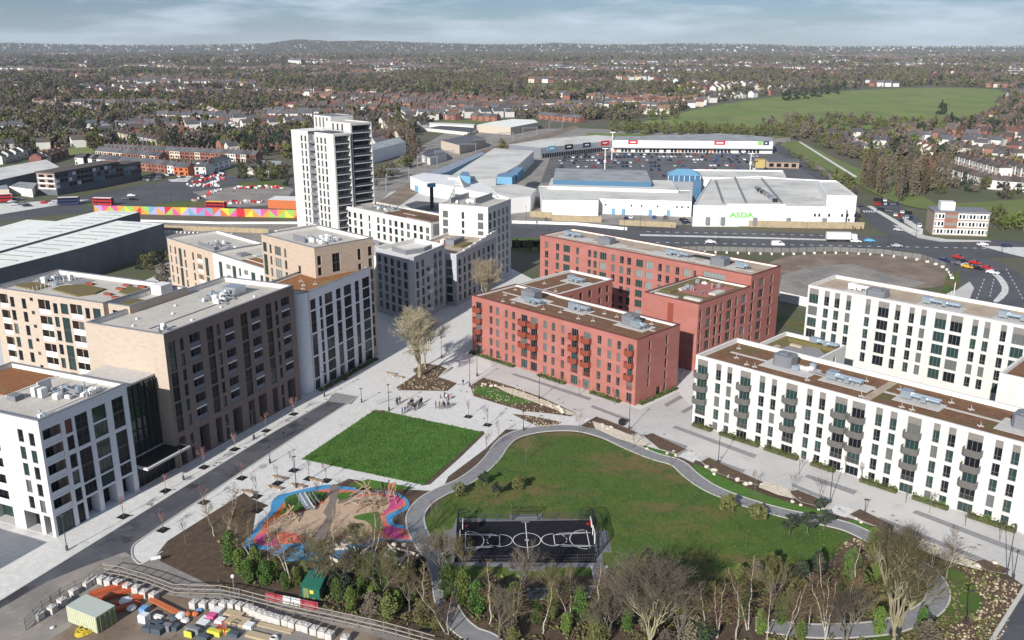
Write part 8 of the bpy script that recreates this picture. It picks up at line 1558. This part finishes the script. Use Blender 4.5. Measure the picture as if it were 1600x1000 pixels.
for (x0, y0, x1, y1, n, wm, rm, lb, hip) in (
    (5, 257, 60, 240, 5, ['redbrick', 'housewhite'], 'slate', 'behind the solar roofed hall', False), (66, 258, 110, 244, 5, ['redbrick', 'housewhite'], 'browntile', 'left of the terraces', False),
    (160, 212, 260, 232, 12, ['housewhite', 'housecream'], 'browntile', 'in the pale row above the terraces', True), (165, 200, 240, 205, 8, 'housewhite', 'slate', 'in the upper white row', False), (262, 205, 320, 222, 7, ['redbrick', 'housewhite'], 'redtile', 'among the red roofs above the terraces', False), (205, 190, 300, 196, 11, ['housecream', 'redbrick'], 'browntile', 'in the row below the dark wood', True), (275, 168, 300, 198, 6, 'redbrick', 'redtile', 'along the steep street on the left', False), (310, 170, 350, 190, 7, 'housewhite', 'redtile', 'with white gables along the diagonal street', False), (345, 195, 372, 216, 6, ['redbrick', 'housewhite'], 'slate', 'right of the diagonal street', False),
    (20, 205, 60, 214, 4, ['redbrick', 'housewhite'], 'slate', 'at the far left by the allotments', False), (0, 176, 60, 184, 7, ['housewhite', 'redbrick'], 'slate', 'in the far left row', False), (60, 165, 110, 172, 7, ['housewhite', 'housecream'], 'redtile', 'in the second far left row', False), (90, 150, 140, 157, 8, ['redbrick', 'housewhite'], 'redtile', 'in the red roofed cluster on the left', False), (110, 170, 150, 178, 6, 'housewhite', 'browntile', 'above the allotments', False), (30, 140, 90, 145, 8, 'housewhite', 'browntile', 'among the trees at the far left', False), (105, 130, 200, 134, 12, ['housewhite', 'housecream'], 'browntile', 'in the distant left row', True), (130, 140, 230, 148, 12, ['housecream', 'redbrick'], 'redtile', 'in the middle left estate', False),
    (420, 168, 465, 172, 5, 'redbrick', 'redtile', 'behind the white tower on the left', False), (400, 230, 455, 236, 5, 'redbrick', 'redtile', 'left of the white tower', False), (495, 148, 545, 154, 7, 'housewhite', 'redtile', 'with white walls above the white tower', True), (488, 158, 520, 166, 5, 'redbrick', 'redtile', 'above the white tower', False), (550, 160, 580, 170, 4, 'housewhite', 'slate', 'with white gables right of the tower', False), (580, 152, 600, 160, 3, 'redbrick', 'redtile', 'near the brick gable behind the tower', False), (582, 180, 640, 195, 6, 'redbrick', 'browntile', 'on the street right of the tower', False), (585, 112, 640, 117, 8, 'housewhite', 'browntile', 'in the white rows above the tower', True), (650, 160, 668, 172, 3, 'housewhite', 'slate', 'near the tall trees in the middle', False),
    (684, 186, 712, 188, 3, 'redbrick', 'browntile', 'above the green bank, left block', False), (735, 188, 775, 190, 4, 'redbrick', 'slate', 'above the green bank, right block', False), (735, 158, 800, 163, 8, 'redbrick', 'redtile', 'in the three storey row in the middle', False), (800, 158, 850, 166, 6, 'redbrick', 'redtile', 'in the middle red estate, upper row', False), (805, 170, 870, 176, 7, 'redbrick', 'redtile', 'in the middle red estate, lower row', False), (840, 186, 905, 192, 7, 'redbrick', 'slate', 'in the row beside the railway curve', False), (915, 176, 930, 170, 2, 'redbrick', 'redtile', 'at the railway curve', False), (860, 150, 900, 154, 5, 'housewhite', 'browntile', 'below the small green field', False),
    (950, 116, 985, 118, 5, 'redbrick', 'redtile', 'in the red cluster above the centre', False), (1045, 114, 1100, 117, 8, 'housewhite', 'browntile', 'in the white row right of centre', True), (1080, 145, 1115, 150, 5, ['housewhite', 'redbrick'], 'browntile', 'left of the sloping field', False), (1125, 130, 1200, 138, 10, ['housecream', 'redbrick'], 'browntile', 'in the estate above the field, left', False), (1200, 118, 1260, 123, 9, ['redbrick', 'housewhite'], 'redtile', 'in the estate above the field, middle', False), (1255, 128, 1320, 133, 9, ['housewhite', 'housecream'], 'browntile', 'in the estate above the field, right', False), (1380, 100, 1420, 103, 6, 'housewhite', 'browntile', 'on the far rise', True), (1430, 104, 1510, 108, 10, 'housewhite', 'redtile', 'in the distant right row', True),
    (1312, 232, 1345, 240, 4, 'housewhite', 'slate', 'in the white row by the tall brown trees', True), (1335, 225, 1370, 232, 4, 'housewhite', 'slate', 'in the second white row', True), (1468, 222, 1500, 228, 4, 'housewhite', 'redtile', 'in the upper right white row', True), (1500, 222, 1560, 228, 6, 'housewhite', 'browntile', 'in the top white row at the right', True), (1480, 238, 1520, 244, 4, 'housewhite', 'browntile', 'in the middle right cluster', True), (1535, 240, 1590, 252, 5, 'housewhite', 'browntile', 'near the right edge, middle row', True), (1425, 235, 1450, 246, 3, 'housewhite', 'redtile', 'beside the red gabled house', False), (1430, 262, 1470, 268, 4, 'redbrick', 'redtile', 'with the big red gable', False), (1490, 255, 1560, 276, 8, 'housewhite', 'browntile', 'in the long right row', True), (1460, 270, 1540, 294, 9, 'housewhite', 'browntile', 'in the front right row', True), (1550, 262, 1606, 280, 6, 'housewhite', 'browntile', 'at the right edge, lower row', True), (1540, 295, 1600, 300, 4, 'housewhite', 'browntile', 'at the right edge above the olive trees', True)):
    row(x0, y0, x1, y1, n, wm, rm, lb, hip, w_=(8.0 if y0 > 190 else 9.5), jit=.06, name='house')
# ================================================================== surrounding trees: individual ones first, then the far woodland as instances
MT = {'bare': [blob_mesh(200 + i, 13, 5.2, .16, 520, .46, ('leafbrown', 'leafpurple')[i % 2], r0=.3) for i in range(3)], 'olive': [blob_mesh(210 + i, 12, 5, .08, 520, .46, 'leafolive', r0=.3) for i in range(2)], 'dark': [blob_mesh(220 + i, 14, 4.6, .05, 520, .5, 'leafdark', ('round', 'cone')[i % 2], r0=.3) for i in range(2)],
      'poplar': [blob_mesh(230 + i, 21, 2.5, .06, 900, .30, ('leafrust', 'leafbrown')[i], 'column', r0=.3) for i in range(2)], 'bright': [blob_mesh(240, 10, 4, .08, 480, .42, 'leafbright', r0=.3)]}
def near_tree(kind, x, y, lb, s=1.0, cat='tree'): put_tree(rnd.choice(MT[kind]), x, y, lb, s * rnd.uniform(.85, 1.12), name={'bare': 'bare_tree', 'olive': 'olive_green_tree', 'dark': 'dark_evergreen_tree', 'poplar': 'poplar_tree', 'bright': 'bright_green_tree'}[kind], group=lb + 's' if 0 else 'trees: ' + lb)
def belt(kinds, x0, y0, x1, y1, n, w_, lb, s=1.0):
    for i in range(n):
        t = (i + rnd.random()) / n; k = rnd.choice(kinds); x = x0 + (x1 - x0) * t + rnd.uniform(-2, 2); y = y0 + (y1 - y0) * t + rnd.uniform(-w_, w_); nm = {'bare': 'bare brown', 'olive': 'olive green', 'dark': 'dark evergreen', 'poplar': 'tall narrow brown', 'bright': 'bright green'}[k]; near_tree(k, x, y, '%s tree %s' % (nm, lb), s); HP.append(tuple(G(x, y).xy))
belt(['poplar'], 1345, 290, 1385, 305, 9, 6, 'in the first tall group beside the river bank', 1.05); belt(['poplar'], 1395, 315, 1480, 290, 14, 6, 'in the second tall group behind the brick office', 1.0); belt(['olive', 'bright'], 1550, 352, 1600, 362, 6, 4, 'right of the brick office', .8); belt(['olive'], 1300, 285, 1330, 300, 4, 5, 'on the river bank', .8)
belt(['poplar', 'bare'], 640, 262, 655, 240, 4, 3, 'between the railway and the blue flats', 1.0); belt(['bare', 'olive'], 585, 290, 640, 262, 9, 5, 'along the railway right of the white tower', .7); belt(['dark', 'olive', 'bare'], 372, 272, 452, 285, 18, 9, 'in the copse left of the white tower', .7); belt(['dark'], 375, 232, 452, 238, 12, 8, 'above the copse left of the white tower', .95)
belt(['bare', 'poplar'], 600, 215, 650, 232, 12, 7, 'behind the blue roofed flats', .9); belt(['bare'], 470, 205, 600, 200, 12, 8, 'behind the white tower', .9); belt(['olive', 'dark'], 180, 225, 260, 238, 12, 5, 'between the terraces and the pale row', .7); belt(['dark'], 115, 205, 200, 215, 12, 8, 'on the dark slope above the terraces', .9); belt(['poplar'], 244, 226, 262, 230, 4, 3, 'standing tall above the terraces', 1.1)
belt(['olive'], 955, 205, 1190, 213, 40, 4, 'in the olive belt behind the far shops', .85); belt(['bare', 'olive'], 1190, 205, 1330, 225, 34, 8, 'beyond the river bank', .95); belt(['olive', 'bare'], 1230, 195, 1480, 205, 40, 5, 'along the lower edge of the sloping field', .95); belt(['dark'], 1470, 178, 1472, 180, 2, 1, 'alone in the sloping field', 1.1); belt(['dark', 'bare'], 1560, 165, 1600, 185, 12, 8, 'at the right edge of the sloping field', 1.0); belt(['bare', 'dark'], 1480, 200, 1600, 215, 26, 6, 'above the right hand white houses', .9)
belt(['bare', 'olive', 'dark'], 1350, 245, 1480, 232, 18, 8, 'between the right hand white rows', .7); belt(['bare', 'olive'], 1275, 222, 1385, 264, 18, 4, 'beside the towpath', .7); belt(['bare', 'olive', 'dark'], 1400, 275, 1600, 310, 20, 8, 'behind the office among the white houses', .6); belt(['dark'], 1222, 157, 1310, 145, 18, 3, 'in the dark row left of the sloping field', 1.0)
belt(['olive', 'bare'], 725, 225, 740, 222, 2, 1, 'beside the tan hall', .7); belt(['olive'], 782, 232, 790, 230, 2, 1, 'at the end of the mall wing', .6); belt(['bare'], 250, 445, 262, 440, 2, 3, 'between the grey shed and the cream wing', .5); belt(['olive', 'dark'], 215, 425, 262, 410, 8, 5, 'at the foot of the grey shed', .4); belt(['olive', 'bare'], 800, 385, 850, 392, 4, 3, 'beside the tall red block', .3); belt(['bare', 'olive'], 910, 180, 1060, 185, 20, 5, 'along the railway beyond the shops', .9)
belt(['bare', 'olive'], 1285, 228, 1350, 250, 14, 6, 'behind the towpath', .8); belt(['bare', 'olive', 'bare'], 1375, 262, 1480, 300, 26, 10, 'among the tall brown trees', .6); belt(['bare', 'olive'], 1232, 244, 1340, 306, 20, 2, 'in the hedge between side road and river bank', .42); belt(['bare', 'dark'], 1400, 250, 1480, 262, 10, 6, 'left of the big red gable', .6); belt(['bare', 'dark', 'olive'], 0, 240, 60, 246, 6, 4, 'at the left edge above the hall', .8)
# far woodland: one object, thousands of trees nobody could count
pc = bpy.data.collections.new('woodland_kinds'); protos = []
def proto(ms): 
    me = ms; o = bpy.data.objects.new('kind_tree', me); pc.objects.link(o); protos.append(o)
def crown_only(seed, H, rad, n, size, m, shape='round'): return blob_mesh(seed, H, rad, .03, n, size, m, shape)[1]
for i, (m_, sh) in enumerate((('leafbrown', 'round'), ('leafpurple', 'round'), ('leafolive', 'round'), ('leafdark', 'round'), ('leafdark', 'cone'), ('leafbright', 'round'), ('leafrust', 'column'))): proto(crown_only(300 + i, 12, 5.4 if sh == 'round' else 3.6, 260, .75, m_, sh))
def clear_pts(): return [[tuple(G(x, y).xy) for x, y in poly] for poly in (
    [(-60, 240), (130, 232), (300, 236), (470, 250), (540, 240), (600, 240), (680, 190), (770, 185), (940, 188), (1240, 206), (1370, 250), (1700, 290), (1700, 1100), (-200, 1100), (-200, 300)],
    [(950, 206), (995, 190), (1055, 174), (1125, 159), (1230, 146), (1330, 139), (1450, 133), (1575, 140), (1575, 165), (1540, 185), (1500, 205), (1300, 212), (1000, 212)] + 0 * [(1575, 157), (1520, 190), (1470, 202), (1300, 202), (1150, 200)], [(915, 205), (1012, 205), (1012, 218), (913, 218)], [(940, 130), (1010, 124), (1030, 133), (960, 137)], [(800, 132), (860, 131), (900, 142), (820, 144)], [(870, 157), (915, 156), (920, 167), (870, 169)])]
CLR = clear_pts(); rs = np.random.RandomState(5)
hg = {}
def est(x, y):
    """how built-up a spot is: estates and woods alternate, larger patches the farther out"""
    d = math.hypot(x, y); a = math.atan2(x, y); return noise.noise(Vector((a * 9, math.log(d) * 7.5, 2.2))) + .55 * noise.noise(Vector((a * 26, math.log(d) * 20, 8.1)))
FH = []
for i in range(2600):
    d = 640 * (9500 / 640) ** (rs.rand() ** .85); a = (rs.rand() - .5) * R_(66); x, y = d * math.sin(a), d * math.cos(a); e_ = est(x, y)
    if e_ < .11: continue
    ang = noise.noise(Vector((x / 600, y / 600, 9))) * 1.6; n_ = rs.randint(4, 10); k = int((noise.noise(Vector((x / 300, y / 300, 4))) + .9) * 2.2) % 4; t = (math.cos(ang), math.sin(ang)); sc_ = 1.0 + min(.9, d / 6000)
    for j in range(n_):
        px_, py_ = x + t[0] * j * 11.5 * sc_, y + t[1] * j * 11.5 * sc_
        if d < 2800 and any(inpoly(px_, py_, p) for p in CLR): continue
        if any(abs(hx - px_) < 13 and abs(hy - py_) < 13 for i_ in (-1, 0, 1) for j_ in (-1, 0, 1) for hx, hy in hg.get((int(px_ // 20) + i_, int(py_ // 20) + j_), ())): continue
        if rs.rand() < .12: continue
        FH.append((px_, py_, k if rs.rand() < .72 else rs.randint(0, 4), sc_ * rs.uniform(.9, 1.15), 0, ang + rs.uniform(-.06, .06))); hg.setdefault((int(px_ // 20), int(py_ // 20)), []).append((px_, py_))
for hx, hy in HP: hg.setdefault((int(hx // 20), int(hy // 20)), []).append((hx, hy))
def scatter(n, d0, d1, pw, sc, gap=8):
    out_ = []
    D = d0 * (d1 / d0) ** (rs.rand(n) ** pw); A_ = (rs.rand(n) - .5) * R_(68)
    for d, a in zip(D, A_):
        x, y = d * math.sin(a), d * math.cos(a); e_ = est(x, y)
        if e_ > .11 and rs.rand() < .50: continue
        if d < 2600 and any(inpoly(x, y, p) for p in CLR): continue
        kx, ky = int(x // 20), int(y // 20)
        if any(abs(hx - x + 4) < gap and -gap - 4 < hy - y < gap + 14 for i in (-1, 0, 1) for j in (-1, 0, 1, 2) for hx, hy in hg.get((kx + i, ky + j), ())): continue
        z = noise.noise(Vector((a * 14, math.log(d) * 12, 3))); r_ = rs.rand()
        k = (3 + (rs.rand() < .3)) if r_ < .08 + max(0, z) * .4 else (2 if r_ < .30 + max(0, -z) * .5 else (5 if r_ < .33 else (6 if r_ < .38 else int(rs.rand() < .5))))
        out_.append((x, y, k, sc * rs.uniform(.5, 1.1) * (.68 if e_ > .11 else 1.0)))
    return out_
T1 = scatter(24000, 560, 1500, .75, .92); T2 = scatter(32000, 1400, 4200, .8, 1.15); T3 = scatter(22000, 4000, 12000, .8, 2.0)
# distant hills on the horizon and a few pale buildings there
dm('hillmat', (.055, .065, .04), layers=[((.085, .08, .055), .004, .42, .6)], coords='P')
def hill(prof, D, lb):
    b_ = MB(); n = len(prof)
    c_, s_ = math.cos(PITCH), math.sin(PITCH); F = []; Tt = []
    for (px, py) in prof:
        x = (px - 800) / (FPX * c_ + (500 - 70) * s_) * D; tn = (67.0 - py) / 1421 / c_ / c_; F.append((x, D * .93, -2)); Tt.append((x * 1.08, D * 1.0 + 600, CAMH + tn * D))
    for i in range(n - 1):
        for k in range(4):
            f0, f1 = k / 4, (k + 1) / 4; g_ = lambda f: math.sin(f * math.pi / 2); P_ = lambda i_, f: (F[i_][0] + (Tt[i_][0] - F[i_][0]) * f, F[i_][1] + (Tt[i_][1] - F[i_][1]) * f, F[i_][2] + (Tt[i_][2] - F[i_][2]) * g_(f)); b_.quad(P_(i, f0), P_(i + 1, f0), P_(i + 1, f1), P_(i, f1))
        b_.quad(Tt[i], Tt[i + 1], (Tt[i + 1][0], Tt[i + 1][1] + 2500, -2), (Tt[i][0], Tt[i][1] + 2500, -2))
    tag(b_.build('hills', M['hillmat']), None, None, None, 'structure'); return F, Tt
HF, HTp = hill([(-300, 64), (-60, 61), (20, 66), (90, 68), (200, 69.5), (330, 69), (430, 67), (444, 65.5), (462, 63), (474, 62), (500, 63), (522, 64.5), (545, 64), (570, 63.5), (590, 64), (620, 64.5), (650, 66), (700, 67), (760, 68.5), (840, 68), (870, 66.5), (940, 69), (1000, 68.5), (1060, 67), (1170, 68), (1260, 71), (1400, 71), (1600, 70), (1900, 69)], 10500, 'hills')


def on_hill(n, sc):
    o_ = []
    for i in range(n):
        t = rs.rand() * (len(HF) - 1); k = int(t); f = rs.rand(); u = t - k; a = Vector(HF[k]).lerp(Vector(HF[k + 1]), u); b = Vector(HTp[k]).lerp(Vector(HTp[k + 1]), u); p = a.lerp(b, f); o_.append((p.x, p.y, rs.randint(0, 5), sc * rs.uniform(.6, 1.2), a.z + (b.z - a.z) * math.sin(f * math.pi / 2) - 1, rs.rand()))
    return o_
T4 = on_hill(14000, 1.7); FH2 = on_hill(900, 2.4); FH2 = [(x, y, k % 4, s_, z, r_) for x, y, k, s_, z, r_ in FH2]
def instancer(name, pts_, coll, lb, cat, kidx=None):
    me = bpy.data.meshes.new(name); me.from_pydata([(p[0], p[1], p[4] if len(p) > 4 else 0) for p in pts_], [], [])
    a = me.attributes.new('kind', 'INT', 'POINT'); a.data.foreach_set('value', [p[2] for p in pts_]); a = me.attributes.new('size', 'FLOAT', 'POINT'); a.data.foreach_set('value', [p[3] for p in pts_]); a = me.attributes.new('turn', 'FLOAT', 'POINT'); a.data.foreach_set('value', [(i * 2.399) % 6.28 if cat != 'houses' else p[5] for i, p in enumerate(pts_)])
    o = inst(name, me); tag(o, lb, cat, None, 'stuff'); ng = bpy.data.node_groups.new(name, 'GeometryNodeTree'); ng.interface.new_socket('Geometry', in_out='INPUT', socket_type='NodeSocketGeometry'); ng.interface.new_socket('Geometry', in_out='OUTPUT', socket_type='NodeSocketGeometry')
    gi = N(ng, 'NodeGroupInput'); go = N(ng, 'NodeGroupOutput'); ip = N(ng, 'GeometryNodeInstanceOnPoints'); ci = N(ng, 'GeometryNodeCollectionInfo'); ci.inputs['Collection'].default_value = coll; ci.inputs['Separate Children'].default_value = True; ci.inputs['Reset Children'].default_value = True
    def at(nm, ty): n_ = N(ng, 'GeometryNodeInputNamedAttribute'); n_.data_type = ty; n_.inputs['Name'].default_value = nm; return n_.outputs[0]
    cx = N(ng, 'ShaderNodeCombineXYZ'); ng.links.new(at('turn', 'FLOAT'), cx.inputs['Z']); ip.inputs['Pick Instance'].default_value = True
    for a_, b_ in ((gi.outputs[0], ip.inputs['Points']), (ci.outputs[0], ip.inputs['Instance']), (at('kind', 'INT'), ip.inputs['Instance Index']), (cx.outputs[0], ip.inputs['Rotation']), (at('size', 'FLOAT'), ip.inputs['Scale']), (ip.outputs[0], go.inputs[0])): ng.links.new(a_, b_)
    md = o.modifiers.new('scatter', 'NODES'); md.node_group = ng; return o
HT_ = []
instancer('woodland', T1 + T2 + T3 + T4, pc, 'mixed bare and evergreen woodland and garden trees spreading to the horizon', 'woodland')
hc = bpy.data.collections.new('house_kinds')
for i, (wm, rm) in enumerate((('housewhite', 'browntile'), ('redbrick', 'browntile'), ('housewhite', 'slate'), ('housecream', 'redtile'))):
    W_ = MB(); W_.box(0, 9, 0, 8, 0, 5.6); W_.tri((0, 0, 5.6), (0, 8, 5.6), (0, 4, 8.2)); W_.tri((9, 8, 5.6), (9, 0, 5.6), (9, 4, 8.2)); n0 = len(W_.f); W_.m = [0] * n0
    for q_ in (((-.3, -.4, 5.5), (9.3, -.4, 5.5), (9.3, 4, 8.3), (-.3, 4, 8.3)), ((9.3, 8.4, 5.5), (-.3, 8.4, 5.5), (-.3, 4, 8.3), (9.3, 4, 8.3))): W_.quad(*q_, 1)
    W_.box(7.4, 8.3, 3.5, 4.5, 7.6, 9.3, 2); hc.objects.link(bpy.data.objects.new('kind_house', W_.mesh('kind_house', [M[wm], M[rm], M['redbrick']])))
instancer('distant_houses', FH + FH2, hc, 'hundreds of small white and red brick houses scattered through the distant trees', 'houses')
# the air: a thin even haze round everything
hz = MB(); hz.box(-24000, 24000, -900, 24000, -1.2, 330, bottom=True); hm = bpy.data.materials.new('haze'); hm.use_nodes = True; ht = hm.node_tree; ht.nodes.clear(); ho = N(ht, 'ShaderNodeOutputMaterial'); hv = N(ht, 'ShaderNodeVolumePrincipled')
hv.inputs['Color'].default_value = (.78, .88, 1.0, 1); hv.inputs['Density'].default_value = 0.000038; hv.inputs['Anisotropy'].default_value = 0.0; ht.links.new(hv.outputs[0], ho.inputs['Volume']); tag(hz.build('haze', hm), 'thin blue-grey haze over the distant suburbs', None, None, 'stuff')
# grass standing on the two lawns
dm('grassblade', (.055, .135, .014)); dm('grassdry', (.058, .108, .012))
for nm, mt, n, poly, lb, s0 in (('grass', 'grassblade', 15000, [(471, 718), (585, 640.5), (601, 642.5), (753, 675), (748, 682.5), (661, 759), (600, 745.5)], 'short mown grass of the square lawn', .05), ('grass', 'grassdry', 15000, [(672, 800), (700, 775), (765, 735), (800, 695), (865, 676), (945, 689), (1050, 729), (1105, 768), (1225, 806), (1330, 838), (1310, 862), (1260, 905), (1000, 925), (950, 905), (945, 800), (700, 800)], 'uneven grass tufts of the park lawn', .04)):
    pts = []; sz = []
    while len(pts) < n:
        x = rnd.uniform(460, 1340); y = rnd.uniform(636, 930)
        if nm and inpoly(x, y, poly) and noise.noise(Vector((x * .08, y * .16, 2))) > rnd.uniform(-.6, .5): q = G(x + rnd.gauss(0, .5), y + rnd.gauss(0, .4)); pts.append((q.x, q.y, .04 + rnd.random() * .08)); sz.append(rnd.uniform(.05, .13))
    tag(inst(nm, leaves_mesh(nm, mt, pts, sz, n), None, (0, 0, s0)), lb, 'grass', None, 'stuff')
